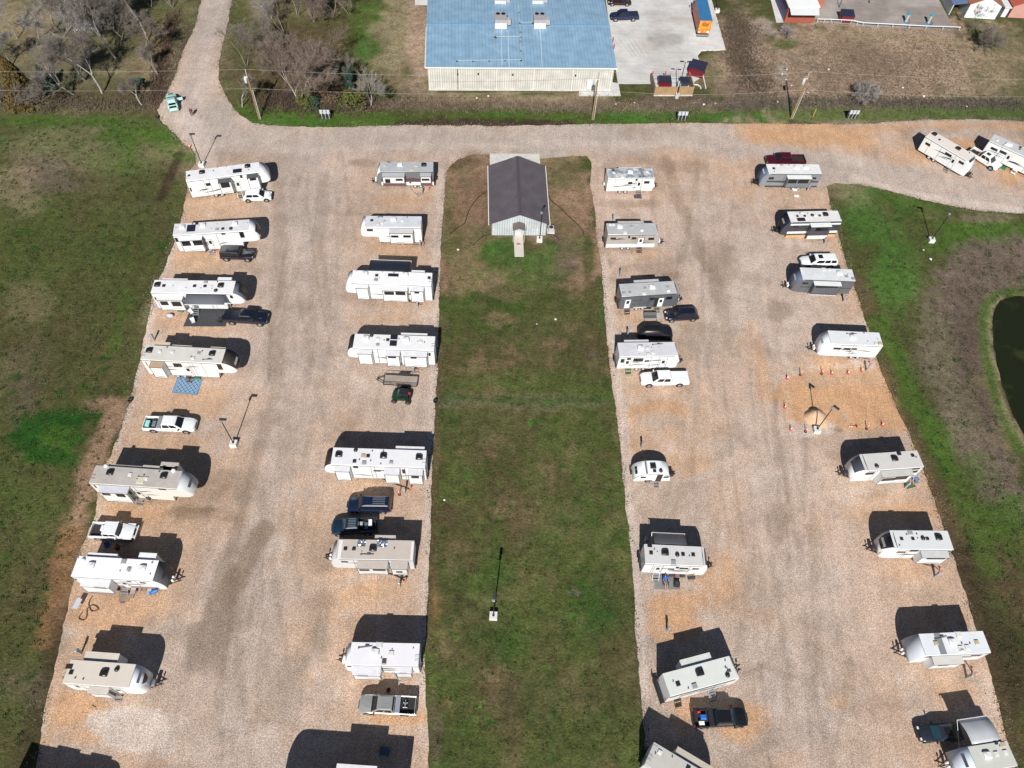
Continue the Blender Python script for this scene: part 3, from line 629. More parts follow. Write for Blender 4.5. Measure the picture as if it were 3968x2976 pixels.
    for s_ in near:
        p1, p2, dep = s_[:3]; opt = s_[3] if len(s_) > 3 else {}
        y = -hw - dep; xa, za = wal(p1, y); xb, zb = wal(p2, y)
        if xa > xb: xa, xb = xb, xa
        za = min(max(za, h - .95), h - .18); zb = max(min(zb, 1.2), .55)
        mm = mat(opt.get('col', wall), .35, dirt=.08, scale=.7)
        o = MB().box(xa, xb, y, -hw + .01, zb, za - .03).build('slide_out', mm, root)
        MB().box(xa - .04, xb + .04, y - .05, -hw + .0, za - .03, za + .02, .015).build('slide_roof', mat(opt.get('roof', roof), .7, dirt=.12), o)
        m = MB(); t_ = .07
        for A in ((xa, xa + t_, zb, za - .03), (xb - t_, xb, zb, za - .03)): m.box(A[0], A[1], y - .012, y - .001, A[2], A[3])
        m.box(xa + t_, xb - t_, y - .012, y - .001, zb, zb + t_).box(xa - .05, xb + .05, y - .075, y - .052, za - .11, za + .0); m.build('slide_trim', TRIM if opt.get('trim', 1) else mm, o)
        for wn in opt.get('wins', ()): window(wn[0], wn[1], y, o, fr=False)
        for zb_, zt_, cc in opt.get('band', ()): MB().box(xa + .05, xb - .05, y - .016, y - .004, zb_, zt_).build('stripe', mat(cc, .4), o)
        if opt.get('swoosh', 1):
            w2 = xb - xa; fixn(MB().slab([(xa + .08 * w2, y - .003, zb + .12), (xa + .9 * w2, y - .003, zb + .42), (xa + .9 * w2, y - .003, zb + .45), (xa + .4 * w2, y - .003, zb + .32)], .012).build('stripe', mat(sc, .4), o))
        if opt.get('side'):
            xs_ = xb if opt['side'] > 0 else xa
            MB().box(xs_, xs_ + opt['side'] * .02, y + .2, -hw - .2, 1.2, za - .25).build('window', GLASS, o)
    for s_ in far:
        p1, p2, dep = s_[:3]; opt = s_[3] if len(s_) > 3 else {}; zz = h - opt.get('dz', .30)
        xa, _ = loc(p1, zz); xb, _ = loc(p2, zz)
        if xa > xb: xa, xb = xb, xa
        o = MB().box(xa, xb, hw - .01, hw + dep, opt.get('zb', .7), zz - .03).build('slide_out', wm_, root)
        MB().box(xa - .04, xb + .04, hw + .03, hw + dep + .05, zz - .03, zz + .03, .015).build('slide_roof', mat(opt.get('roof', roof), .7, dirt=.12), o)
        MB().box(xa + .3, xb - .3, hw + dep + .002, hw + dep + .02, 1.5, 2.1).build('window', GLASS, o)
    for w_ in wins: window(w_[0], w_[1], -hw, root)
    for d_ in doors:
        xa, za = wal(d_[0], -hw); xb, zb = wal(d_[1], -hw); xm = (xa + xb) / 2; dw = max(.33, min(.42, abs(xb - xa) / 2))
        dc = mat(d_[2], .35) if len(d_) > 2 else wm_
        o = MB().box(xm - dw, xm + dw, -hw - .035, -hw - .003, .72, 2.65).build('door', dc, root)
        MB().box(xm - dw - .03, xm + dw + .03, -hw - .02, -hw - .002, .69, 2.68).build('frame', TRIM, o)
        MB().box(xm - .2, xm + .2, -hw - .05, -hw - .036, 1.75, 2.4).build('window', GLASS, o)
        MB().box(xm + D * (dw - .12), xm + D * (dw - .05), -hw - .07, -hw - .036, 1.35, 1.5).build('handle', BLACK, o)
    for s_ in steps:
        p, n = s_[:2]; cc = s_[2] if len(s_) > 2 else STEEL
        xm, ym = loc(p, .2); m = MB(); y0_ = -hw - .05; run = max(.75, min(1.7, -ym - hw + .15))
        for k in range(n):
            t = (k + .5) / n; yy = y0_ - run * t; zz = .78 * (1 - t) + .05; m.box(xm - .36, xm + .36, yy - run / n * .36, yy + run / n * .36, zz - .03, zz)
        for sd_ in (-.38, .38): m.tube((xm + sd_, y0_ + .05, .8), (xm + sd_, y0_ - run, .05), .025, .025, 4)
        m.build('steps', cc, root)
    z0 = h + .03
    def sunken(m): return m
    for it in items:
        k, p = it[0], it[1]; x, y = loc(p)
        y = max(-hw + .3, min(hw - .3, y))
        if k in ('ac', 'acw'):
            m = MB(); w2, d2, hh = .42, .36, .30; f_ = [(-w2, .05, .30), (-w2 * .8, .24, .34), (-w2 * .2, hh, .36), (w2 * .7, hh, .36), (w2, .2, .34), (w2, .02, .33)]
            rings = [[(x + D * a_, y - d_, z0), (x + D * a_, y - d_, z0 + max(.03, b_ * .7)), (x + D * a_, y - d_ * .75, z0 + b_), (x + D * a_, y + d_ * .75, z0 + b_), (x + D * a_, y + d_, z0 + max(.03, b_ * .7)), (x + D * a_, y + d_, z0)] for a_, b_, d_ in f_]
            o = fixn(m.loft(rings).build('air_conditioner', mat((.018, .018, .02), .35) if k == 'ac' else mat((.78, .79, .78), .4, dirt=.1), root, 40))
            mg = MB()
            for g_ in (1,): mg.box(x - D * w2 * 1.0 - .01, x - D * (w2 * 1.0) + .01, y - .26, y + .26, z0 + .03, z0 + .07)
            mg.build('grille', TRIM, o)
        elif k in ('v', 'vd', 'vt', 'vg'):
            s2 = .20 if len(it) < 3 else it[2]; cc = {'v': (.66, .66, .64), 'vd': (.02, .02, .022), 'vt': (.48, .40, .26), 'vg': (.30, .31, .32)}[k]
            o = MB().box(x - s2, x + s2, y - s2, y + s2, z0, z0 + .13, .04).build('roof_vent', mat(cc, .4), root)
            MB().box(x - s2 - .06, x + s2 + .06, y - s2 - .06, y + s2 + .06, z0 - .01, z0 + .015).build('flange', mat((.50, .50, .49), .6), o)
        elif k == 's': MB().tube((x, y, z0 - .02), (x, y, z0 + .16), .07, .06, 8).build('vent_pipe', mat((.08, .08, .08) if len(it) > 2 else (.45, .45, .45), .6), root)
        elif k in ('rd', 'rw'): fixn(MB().lathe((x, y, z0 - .01), [(.24, 0), (.27, .08), (.22, .2), (.08, .27)], 14).build('antenna_dome', mat((.02, .02, .022), .35) if k == 'rd' else WHITE, root, 60))
        elif k == 'dome': fixn(MB().lathe((x, hw - .05 if y > 0 else -hw + .05, z0 - .2), [(.1, 0), (.24, .08), (.27, .24), (.2, .42), (.06, .5)], 12).build('antenna_dome', WHITE, root, 60))
        elif k in ('solar', 'sky', 'foil', 'panel'):
            xa, ya = loc(it[1]); xb, yb = loc(it[2])
            if xa > xb: xa, xb = xb, xa
            if ya > yb: ya, yb = yb, ya
            ya = max(ya, -hw + .05); yb = min(yb, hw - .03)
            if k == 'solar':
                o = MB().box(xa, xb, ya, yb, z0 + .03, z0 + .07).build('solar_panel', striped((.012, .014, .03), (.10, .11, .14), .16, 0, .15, .10), root)
                MB().box(xa - .03, xb + .03, ya - .03, yb + .03, z0 + .01, z0 + .05).build('frame', TRIM, o)
            elif k == 'sky': 
                o = MB().box(xa, xb, ya, yb, z0, z0 + .1, .04).build('skylight', mat(it[3] if len(it) > 3 else (.6, .58, .45), .3), root)
                MB().box(xa - .06, xb + .06, ya - .06, yb + .06, z0 - .01, z0 + .012).build('flange', mat((.42, .42, .40), .6), o)
            elif k == 'panel': MB().box(xa, xb, ya, yb, z0, z0 + .03).build('roof_panel', mat(it[3], .5), root)
            else:
                m = MB(); nx_, ny_ = 9, 8; rg = random.Random(int(xa * 50)); rows = [[(xa + (xb - xa) * i / nx_, ya + (yb - ya) * j / ny_, z0 + .04 + rg.uniform(0, .09)) for i in range(nx_ + 1)] for j in range(ny_ + 1)]
                m.sheet(rows); m.build('foil_blanket', mat((.55, .60, .66), .28, .85), root)
        elif k == 'ant':
            x2, y2 = loc(it[2]); MB().path([(x, y, z0 + .08), (x2, y2, z0 + .12)], .035, 5).lathe((x, y, z0), [(.1, 0), (.1, .1)], 8).box(min(x, x2) + abs(x2 - x) * .6 - .22, min(x, x2) + abs(x2 - x) * .6 + .22, y2 - .08, y2 + .08, z0 + .12, z0 + .18).build('tv_antenna', mat((.12, .12, .12), .5), root)
    return root, dict(c=c, u=u, w=wv, L=L, loc=loc, wal=wal, hw=hw, h=h, D=D, R=R_, rz=rz)
def awning(rv_, p1, p2, side, out, drop, col, rough=.5, legs=True, curve=.18):
    root, q = rv_; h = q['h']; xa, _ = q['loc'](p1); xb, _ = q['loc'](p2); y0 = side * q['hw']; rows = []
    if xa > xb: xa, xb = xb, xa
    for j in range(7):
        t = j / 6; rows.append([(xa + (xb - xa) * i / 3, y0 + side * out * t, h - .12 - drop * t + curve * math.sin(t * math.pi) ** 1) for i in range(4)])
    o = fixn(MB().sheet(rows).build('awning', mat(col, rough), root, 60)); md = o.modifiers.new('s', 'SOLIDIFY'); md.thickness = .015
    MB().tube((xa - .1, y0 + side * out, h - .14 - drop), (xb + .1, y0 + side * out, h - .14 - drop), .06, .06, 8).build('roller', mat((.6, .6, .6), .5), o, 50)
    if legs:
        m = MB()
        for x in (xa - .05, xb + .05): m.tube((x, y0 + side * out, h - .2 - drop), (x, y0 + side * .04, .8), .025, .025, 4).tube((x, y0 + side * .04, h - .3), (x, y0 + side * .04, .75), .03, .03, 4)
        m.build('arm', WHITE, o)
    return o
W_, LG, DG = (.80, .81, .80), (.42, .44, .46), (.13, .14, .155)
BLK, CRM, LGR = (.016, .016, .019), (.66, .63, .56), (.56, .57, .58)
SLV = (.60, .64, .68)
# ---- far-left row (noses point right)
L1 = rv('white fifth wheel with two grey-topped slide-outs, farthest of the left row', 'A', (732,675), (1682,553), 1, 3.9, '5w', 1.3, 1.7, .22, roof=(.74,.74,.75), capc=(.60,.62,.65), capwin=(2,6,.62,(.42,.45,.50)),
 near=[((1145,692),(1350,800),.9,dict(roof=(.10,.11,.12),wins=[((1170,700),(1305,745))])),((1512,618),(1680,692),.8,dict(roof=(.09,.10,.11),wins=[((1545,628),(1640,655))]))],
 items=[('ac',(937,560)),('ac',(1522,482)),('solar',(1337,525),(1448,555)),('vd',(772,602),.16),('s',(1085,542),1),('s',(1135,497)),('s',(1250,482)),('s',(1538,528),1)], wins=[((985,700),(1050,725)),((1425,598),(1460,625)),((780,760),(810,800))], doors=[((1345,630),(1440,740))], steps=[((1428,835),4)], ladder=True)
L2 = rv('white fifth wheel with small roof solar panel, black off-roader beside it', 'A', (560,1370), (1535,1310), 1, 3.9, '5w', 1.3, 1.7, .24, roof=(.64,.64,.66), capc=(.74,.76,.78), capwin=(3,7,.80,(.03,.025,.022)),
 near=[((650,1440),(985,1550),.9,dict(roof=(.78,.79,.79),side=1,wins=[((665,1442),(803,1498)),((812,1437),(955,1490))]))], items=[('acw',(683,1268)),('acw',(950,1245)),('acw',(1358,1222)),('solar',(755,1240),(845,1315)),('vd',(873,1218)),('vd',(1207,1285)),('rd',(1310,1285)),('vg',(1132,1293),.22),('s',(815,1225),1),('s',(1130,1228)),('s',(600,1275)),('s',(1055,1285)),('s',(1518,1215))],
 wins=[((1415,1328),(1490,1392)),((1188,1340),(1240,1358)),((585,1402),(640,1448))], doors=[((985,1372),(1085,1480))], steps=[((1062,1605),4)], ladder=False)
L3 = rv('white fifth wheel with grey awning rolled out over a black ground mat', 'G', (305,400), (1248,412), 1, 3.9, '5w', 1.3, 1.7, .24, roof=(.76,.76,.77), capc=(.11,.12,.14), capwin=(2,6,.55,(.02,.02,.024)),
 near=[((378,482),(720,598),.9,dict(roof=(.74,.74,.74),side=1,wins=[((410,497),(520,540)),((538,500),(672,553))]))], far=[((448,238),(733,236),.5),((1085,222),(1240,220),.85)],
 items=[('ac',(385,310)),('ac',(1113,318)),('vd',(460,320)),('vd',(813,323)),('vd',(933,325)),('rd',(1055,377)),('vg',(942,275),.24),('s',(563,322)),('s',(710,350)),('s',(883,352)),('s',(1012,328)),('s',(1008,356)),('s',(1075,275),1)],
 wins=[((350,450),(378,478)),((1215,430),(1255,460))], doors=[((770,475),(845,545),DG)], steps=[((825,640),4)])
awning(L3, (712,412), (1165,412), -1, 1.55, .45, (.10,.11,.125), .8)
L4 = rv('cream-roofed fifth wheel with dark brown nose cap, blue patterned rug in front', 'G', (190,1165), (1120,1213), 1, 3.9, '5w', 1.6, 1.6, .25, wall=(.70,.70,.67), roof=(.62,.60,.56), capc=(.045,.038,.034), word=(4,(.6,.6,.6)),
 near=[((288,1248),(497,1352),.95,dict(roof=(.46,.34,.22),trim=1))], far=[((370,965),(535,968),.75,dict(roof=(.60,.50,.38))),((565,985),(785,998),.4,dict(roof=(.6,.52,.42))),((1003,1012),(1168,1025),.4,dict(roof=(.6,.52,.42)))],
 items=[('ac',(293,1063)),('ac',(1015,1100)),('v',(415,1073)),('v',(560,1078)),('vg',(860,1095)),('s',(500,1023),1),('s',(900,1072),1),('s',(773,1137),1),('v',(795,1152),.22),('ant',(910,1170),(1020,1170))],
 wins=[((560,1208),(672,1250)),((245,1190),(280,1240)),((1065,1222),(1140,1280))], doors=[((690,1215),(760,1300))], steps=[((765,1360),3,mat((.12,.07,.05),.7))], ladder=True, wheels=.40)
L5 = rv('tan-roofed fifth wheel with silver nose and a black barrel grill at its side', 'N', (165,575), (1447,662), 1, 3.9, '5w', 1.5, 1.6, .30, wall=(.66,.65,.60), roof=(.47,.43,.40), capc=(.50,.53,.54), word=(3,(.10,.10,.11)), rdirt=.2,
 near=[((283,678),(805,828),.95,dict(roof=(.60,.60,.66),side=1,col=(.72,.72,.70),wins=[((345,712),(495,755)),((540,716),(715,778))]))], far=[((475,275),(955,305),.35),((975,288),(1450,320),.55),((1240,243),(1490,260),1.15)],
 items=[('ac',(480,420)),('ac',(1263,470)),('v',(772,450)),('v',(1010,513)),('sky',(888,482),(965,585),(.58,.56,.42)),('s',(878,520),1),('s',(975,460),1),('s',(892,482),1),('dome',(438,283)),('dome',(1425,340)),('ant',(1200,400),(1250,370))],
 wins=[((1180,650),(1290,668)),((235,600),(285,640))], doors=[((795,625),(930,722))], steps=[((910,850),4)], ladder=True)
L6 = rv('bright white travel trailer with flat grey nose, deck chairs and blue grill beside it', 'O', (185,945), (1235,1005), 1, 3.4, 'tt', 1.15, 1.35, .06, roof=(.80,.80,.82), rdirt=.05, capc=(.095,.10,.11), word=(4,(.05,.05,.05)),
 near=[((300,1065),(770,1160),.95,dict(roof=(.78,.79,.79),col=(.78,.79,.79),band=[(.6,1.2,(.24,.19,.19))],wins=[((490,1082),(680,1110))]))], far=[((425,640),(815,650),.5),((1110,648),(1335,655),.85)],
 items=[('acw',(460,800)),('acw',(1145,840)),('vg',(900,745),.26),('vg',(968,850)),('s',(845,880)),('s',(966,885)),('rw',(355,730)),('s',(1280,765),1),('s',(1250,920)),('s',(285,705))], wins=[((1110,1022),(1195,1040)),((240,975),(275,995)),((940,1008),(1000,1022))], doors=[((865,1000),(925,1048))], steps=[((905,1188),4)], band=[(.60,1.25,(.26,.20,.20))], ladder=False)
L7 = rv('beige-roofed travel trailer with rounded silvery nose, nearest whole camper of the left row', 'P', (122,680), (828,732), 1, 3.4, 'tt', 1.55, 2.0, .34, wall=(.76,.77,.76), roof=(.62,.56,.49), rdirt=.06, capc=(.66,.70,.76), word=(3,(.12,.12,.12)), capwin=(5,7,.62,(.05,.02,.03)), prop=mat((.16,.17,.20),.5),
 near=[((376,772),(685,830),.7,dict(roof=(.62,.56,.49),side=1))], far=[((392,348),(778,366),.95,dict(roof=(.64,.58,.50)))], items=[('ac',(608,562)),('rd',(757,520)),('panel',(178,452),(235,515),(.03,.02,.02)),('vd',(228,555)),('s',(275,620),1),('s',(367,633),1),('s',(137,608),1)], steps=[((765,858),4)], doors=[((735,742),(790,760))], wins=[((265,705),(330,722))])
# camper just below the frame on the left: only its shadow reaches the picture
def shadow_rv(label, ga, gb, h, kind, far, **k):
    """ga, gb: ground points where the shadow of the far roof edge falls (left, right)"""
    a = Vector(ga) - SHV * h; b = Vector(gb) - SHV * h; u = (b - a).normalized(); wv = Vector((-u.y, u.x))
    a2 = a - wv * 2.42; b2 = b - wv * 2.42
    ZT['q'] = (0, 0, 1)
    def inv(p):
        lo = Vector((p.x, p.y, h - CH)); cp, sp = math.cos(PIT), math.sin(PIT)
        fwd = lo.y * cp - lo.z * sp; up = lo.y * sp + lo.z * cp; x, y = lo.x / fwd, up / fwd
        c, s = math.cos(-ROLL), math.sin(-ROLL); x, y = c * x - s * y, s * x + c * y
        return (PW / 2 + x * FPX, PH / 2 - y * FPX)
    return rv(label, 'q', inv(a2), inv(b2), k.pop('D', 1), h, kind, far=[(inv(a + u * f0 + wv * .3), inv(a + u * f1 + wv * .3), d) for f0, f1, d in far], **k)
shadow_rv('white fifth wheel below the left edge of the frame, seen only by its stepped shadow', G('Q',245,957), G('Q',905,1098), 3.9, '5w', [(3.0,5.4,.55),(6.6,8.8,.55)], cap=1.2, low=1.8, taper=.2, near=[])
# ---- second row (noses point left)
C1 = rv('grey-roofed travel trailer with maroon side bands and two slide-outs, nearest the building on its left', 'B', (1025,428), (1765,428), -1, 3.4, 'tt', .9, 1.6, .1, wall=(.14,.16,.165), roof=(.42,.44,.46), capc=(.72,.76,.77), band=[(1.45,2.0,(.11,.05,.05)),(.62,1.3,(.70,.71,.70))], spare=1,
 near=[((1035,495),(1365,628),.9,dict(roof=(.44,.46,.47),col=(.66,.68,.67),band=[(1.3,1.85,(.14,.07,.07))],wins=[((1075,530),(1155,585)),((1228,525),(1330,555))])),((1578,492),(1740,628),.85,dict(roof=(.44,.46,.47),col=(.66,.68,.67),band=[(1.3,1.85,(.14,.07,.07))],wins=[((1600,524),(1710,553))]))],
 items=[('acw',(1293,333)),('ac',(1633,333)),('vt',(1075,338)),('vt',(1515,342)),('vt',(1455,395)),('panel',(1105,280),(1155,295),(.03,.02,.02)),('s',(1400,378)),('s',(1550,380))], wins=[((1425,575),(1450,590))], wheels=.32)
C2 = rv('older white fifth wheel with streaked roof and stepped gooseneck front', 'B', (785,1218), (1590,1225), -1, 3.7, '5w', .75, 2.0, .15, wall=(.72,.72,.71), roof=(.60,.62,.67), rdirt=.18, capc=(.80,.81,.81),
 near=[((1135,1300),(1485,1435),.95,dict(roof=(.60,.59,.58),trim=1,wins=[((1160,1335),(1270,1365)),((1335,1333),(1445,1365))]))], items=[('acw',(1200,1110)),('v',(1325,1125)),('vd',(888,1125)),('sky',(955,1150),(995,1190),(.6,.58,.5)),('v',(1035,1160)),('s',(1075,1133),1),('s',(1040,1075),1),('s',(1395,1083),1),('ant',(980,1080),(1040,1075))], wins=[((817,1245),(903,1273))], ladder=True)
C3 = rv('white fifth wheel with a black awning out on its far side and three slide-outs', 'H', (315,458), (1545,500), -1, 3.9, '5w', 1.0, 1.7, .16, roof=(.78,.78,.79), rdirt=.06, capc=(.70,.73,.76),
 near=[((385,530),(590,630),.75),((793,572),(1190,722),.95,dict(wins=[((822,590),(978,643)),((995,592),(1152,647))])),((1222,580),(1435,725),.95,dict(wins=[((1285,592),(1360,622))]))], far=[((1250,250),(1445,258),.6)],
 items=[('acw',(535,325)),('acw',(1150,340)),('vd',(710,348)),('vd',(1512,385)),('solar',(890,320),(1040,365)),('vg',(700,415),.25),('s',(975,298),1),('s',(800,292)),('s',(1455,330)),('s',(395,280)),('s',(750,395))], ladder=True)
awning(C3, (590,200), (1215,200), 1, 2.6, .35, (.018,.022,.035), .45)
C4 = rv('white fifth wheel with two dark solar panels across its roof, utility trailer beside it', 'I', (292,560), (1668,605), -1, 3.9, '5w', 1.0, 1.7, .16, roof=(.74,.74,.75), rdirt=.08, capc=(.03,.02,.02),
 near=[((365,632),(620,722),.75,dict(trim=1)),((848,675),(1095,810),.95,dict(wins=[((885,700),(1028,733))])),((1145,660),(1550,812),.95,dict(trim=1,wins=[((1270,716),(1373,734))]))], far=[((1118,278),(1555,288),.6)],
 items=[('acw',(520,400)),('acw',(1200,425)),('v',(715,410)),('rd',(612,352)),('vd',(885,428)),('solar',(940,335),(1045,418)),('solar',(928,438),(1030,528)),('vg',(715,510),.2),('s',(822,432),1),('s',(1073,412),1),('s',(1505,472),1),('s',(1385,462)),('v',(1440,460),.22)], wins=[((1575,643),(1608,692)),((850,568),(955,587))], ladder=True)
C5 = rv('white fifth wheel with black nose and three black roof air conditioners', 'R', (155,530), (1535,575), -1, 3.9, '5w', 1.1, 1.6, .18, roof=(.72,.72,.74), rdirt=.08, capc=(.03,.022,.022),
 near=[((210,618),(445,690),.75),((925,628),(1165,755),.95),((1283,672),(1507,797),.95,dict(wins=[((1328,686),(1448,728))]))], far=[((1115,238),(1527,250),.6)],
 items=[('ac',(278,385)),('ac',(930,405)),('ac',(1450,425)),('rd',(522,322)),('vd',(703,405)),('vd',(505,482)),('vt',(632,405),.24),('vg',(645,505),.24),('vg',(1040,497)),('s',(765,335),1),('s',(925,335),1),('s',(575,462),1),('s',(740,477),1),('s',(885,540),1)], wins=[((485,553),(555,578)),((782,610),(885,628)),((1200,600),(1245,655))], ladder=True)
C6 = rv('tan-roofed travel trailer with two crinkled foil blankets on the roof', 'S', (335,950), (1660,975), -1, 3.4, 'tt', 1.15, 1.2, .12, wall=(.56,.57,.58), roof=(.52,.46,.41), rdirt=.1, capc=(.46,.46,.47),
 near=[((655,1110),(1225,1215),.95,dict(roof=(.52,.46,.41),col=(.60,.61,.62),wins=[((698,1132),(888,1162)),((940,1128),(1175,1162))])),((1265,1120),(1575,1220),.95,dict(roof=(.52,.46,.41),col=(.60,.61,.62),wins=[((1360,1167),(1475,1193))]))], far=[((988,545),(1350,550),.65)],
 items=[('vd',(455,772)),('vd',(608,772)),('foil',(678,612),(808,735)),('foil',(1025,617),(1195,745)),('ac',(950,765)),('ant',(735,872),(960,875)),('s',(1330,765),1),('s',(570,810)),('s',(742,830)),('panel',(352,610),(368,945),(.75,.74,.72)),('panel',(1640,640),(1655,960),(.75,.74,.72))], wins=[((380,988),(497,1010))])
C7 = rv('plain white travel trailer with a smooth rounded front, silver pickup beside it', 'T', (415,780), (1425,800), -1, 3.4, 'tt', 1.0, 1.7, .1, roof=(.74,.73,.77), rdirt=.05, capc=(.76,.80,.80), word=(4,(.3,.32,.33)),
 near=[((405,912),(855,978),.95,dict(trim=1,wins=[((490,928),(665,950))])),((1068,872),(1330,943),.65,dict(trim=1,wins=[((1130,886),(1260,908))]))], items=[('acw',(770,580)),('v',(1015,600),.24),('sky',(878,685),(930,765),(.10,.07,.06)),('v',(830,462),.3),('s',(1348,530)),('s',(1022,550)),('ant',(515,518),(725,495)),('s',(862,672),1)], wins=[((338,790),(400,806))], prop=mat((.80,.81,.80),.4), ladder=True)
C8 = shadow_rv('white fifth wheel at the bottom edge, only its far roof edge and shadow in view', G('U',330,455), G('U',1866,560), 3.9, '5w', [(4.7,8.6,1.1)], cap=1.3, low=1.7, taper=.2, D=-1, near=[])
# ---- third row (noses point right)
D1 = rv('square white travel trailer with mottled black-stained roof', 'D', (210,522), (865,515), 1, 3.3, 'tt', .15, 3.0, .0, wall=(.73,.74,.72), roof=(.64,.68,.72), rdirt=.75, rdcol=(.06,.07,.085), wheels=.37, spare=2, prop=mat((.8,.81,.8),.4),
 far=[((355,343),(668,343),.5)], items=[('acw',(520,435)),('v',(290,447),.2),('v',(765,432),.2),('v',(412,508),.22),('s',(445,495)),('panel',(205,398),(260,402),(.7,.72,.74))], wins=[((500,573),(548,597)),((727,562),(793,592)),((608,535),(625,545))], doors=[((620,545),(675,655))], steps=[((636,735),4,mat((.10,.10,.11),.6))])
D2 = rv('beige-walled travel trailer with a white door and grey rounded nose, red mat in front', 'D', (205,1325), (890,1320), 1, 3.4, 'tt', .85, 1.5, .1, wall=(.38,.35,.325), roof=(.44,.45,.46), capc=(.42,.46,.52), band=[(.62,1.35,(.76,.77,.76))], wheels=.42, spare=1,
 far=[((340,1098),(705,1103),.7,dict(roof=(.50,.47,.44)))], items=[('acw',(372,1215)),('v',(237,1185),.18),('v',(283,1185),.18),('vg',(540,1213)),('v',(450,1300),.26),('rw',(690,1270)),('s',(605,1150))], wins=[((247,1367),(315,1390)),((552,1363),(603,1388)),((789,1370),(858,1398)),((498,1355),(520,1365))], doors=[((645,1345),(705,1450),W_)], steps=[((648,1530),4,mat((.08,.08,.08),.6))], prop=WHITE)
D3 = rv('dark grey travel trailer with an open white door, silver grill and bench in front', 'J', (362,398), (1045,358), 1, 3.4, 'tt', .95, 1.6, .1, wall=(.10,.112,.122), roof=(.46,.47,.48), capc=(.16,.20,.26), spare=1,
 far=[((515,187),(830,168),.75,dict(roof=(.48,.49,.5)))], items=[('acw',(750,278)),('vg',(388,355),.22),('vg',(467,350)),('vg',(663,293)),('vg',(952,278)),('rw',(963,327)),('v',(650,365),.26),('s',(382,308)),('s',(437,312))], wins=[((728,413),(785,437)),((940,400),(1003,428))], doors=[((800,390),(850,490),BLK),((410,408),(475,508),(.62,.68,.72))], steps=[((805,552),3,mat((.16,.13,.12),.7)),((423,575),3,mat((.04,.04,.04),.7))])  # black door panel paints the dark inside of the open doorway
r_, q_ = D3
xa, za = q_['wal']((880,395), -q_['hw'])
_dr = MB().box(xa - .38, xa + .38, -q_['hw'] - .09, -q_['hw'] - .05, .75, 2.6).build('door', mat((.78,.82,.84),.35), r_); _dr['label'] = 'white entrance door folded back against the dark wall'
MB().box(xa - .2, xa + .2, -q_['hw'] - .10, -q_['hw'] - .091, 1.7, 2.3).build('window', GLASS, _dr)
D4 = rv('white travel trailer with swoosh graphics, a black covered car behind it', 'J', (335,1170), (1050,1160), 1, 3.4, 'tt', .8, 1.6, .12, wall=(.71,.73,.73), roof=(.60,.60,.64), rdirt=.12, capc=(.72,.76,.80), spare=1,
 far=[((395,958),(703,951),.6,dict(roof=(.62,.58,.58)))], items=[('acw',(600,1060)),('v',(693,1062),.22),('v',(762,1120),.22),('v',(703,1142),.24),('ant',(760,1018),(890,1012)),('s',(745,1060)),('s',(840,1058)),('s',(595,1150))], wins=[((520,1192),(630,1228)),((662,1216),(710,1232)),((437,1187),(475,1213)),((358,1200),(385,1243))], doors=[((870,1168),(938,1255)),((408,1180),(470,1265))], steps=[((435,1315),2,mat((.02,.14,.05),.7)),((890,1305),2,mat((.02,.16,.06),.7))], wheels=.43)
D6 = rv('white travel trailer with dark glass nose, a person reclining in blue beside it', 'W', (240,548), (905,580), 1, 3.4, 'tt', .85, 1.5, .14, roof=(.58,.58,.57), rdirt=.08, capc=(.74,.77,.78), capwin=(0,6,.86,(.014,.012,.016)), spare=1, prop=BLACK,
 items=[('ac',(465,422)),('vd',(305,425)),('vd',(673,443)),('vd',(790,447)),('rd',(607,448)),('solar',(265,332),(315,358)),('vg',(565,545),.26),('s',(343,385),1),('s',(377,422)),('s',(747,463),1)], wins=[((508,603),(568,617)),((640,597),(727,608)),((790,600),(850,615)),((595,590),(625,597))], doors=[((355,570),(415,628))], steps=[((357,700),3)])
awning(D6, (350,300), (722,300), 1, 1.9, .85, (.12,.12,.135), .35)
D7 = rv('white travel trailer standing askew with a black-framed rear rack, black pickup below it', 'X', (263,570), (740,440), 1, 3.4, 'tt', .9, 1.5, .06, roof=(.62,.64,.61), rdirt=.05, capc=(.70,.73,.78), band=[(2.6,2.95,(.10,.07,.06))], prop=BLACK,
 far=[((330,296),(548,244),.85)], items=[('ac',(477,393)),('vd',(318,477),.22),('rd',(683,413)),('vg',(440,492),.26),('s',(282,458),1),('s',(394,510),1),('s',(665,305),1),('ant',(668,355),(700,385))], steps=[((312,612),3,mat((.03,.03,.03),.6)),((575,582),4)], wins=[((340,545),(400,530))])
MB().tube((-q_['L']*0-D7[1]['L']/2-.55,-1.3,1.0),(-D7[1]['L']/2-.55,1.3,1.0),.05,.05,5).box(-D7[1]['L']/2-.6,-D7[1]['L']/2-.05,-1.25,1.25,.62,.72).tube((-D7[1]['L']/2-.55,-1.3,.6),(-D7[1]['L']/2-.55,-1.3,1.1),.05,.05,5).tube((-D7[1]['L']/2-.55,1.3,.6),(-D7[1]['L']/2-.55,1.3,1.1),.05,.05,5).build('rear_rack', DARKM, D7[0])
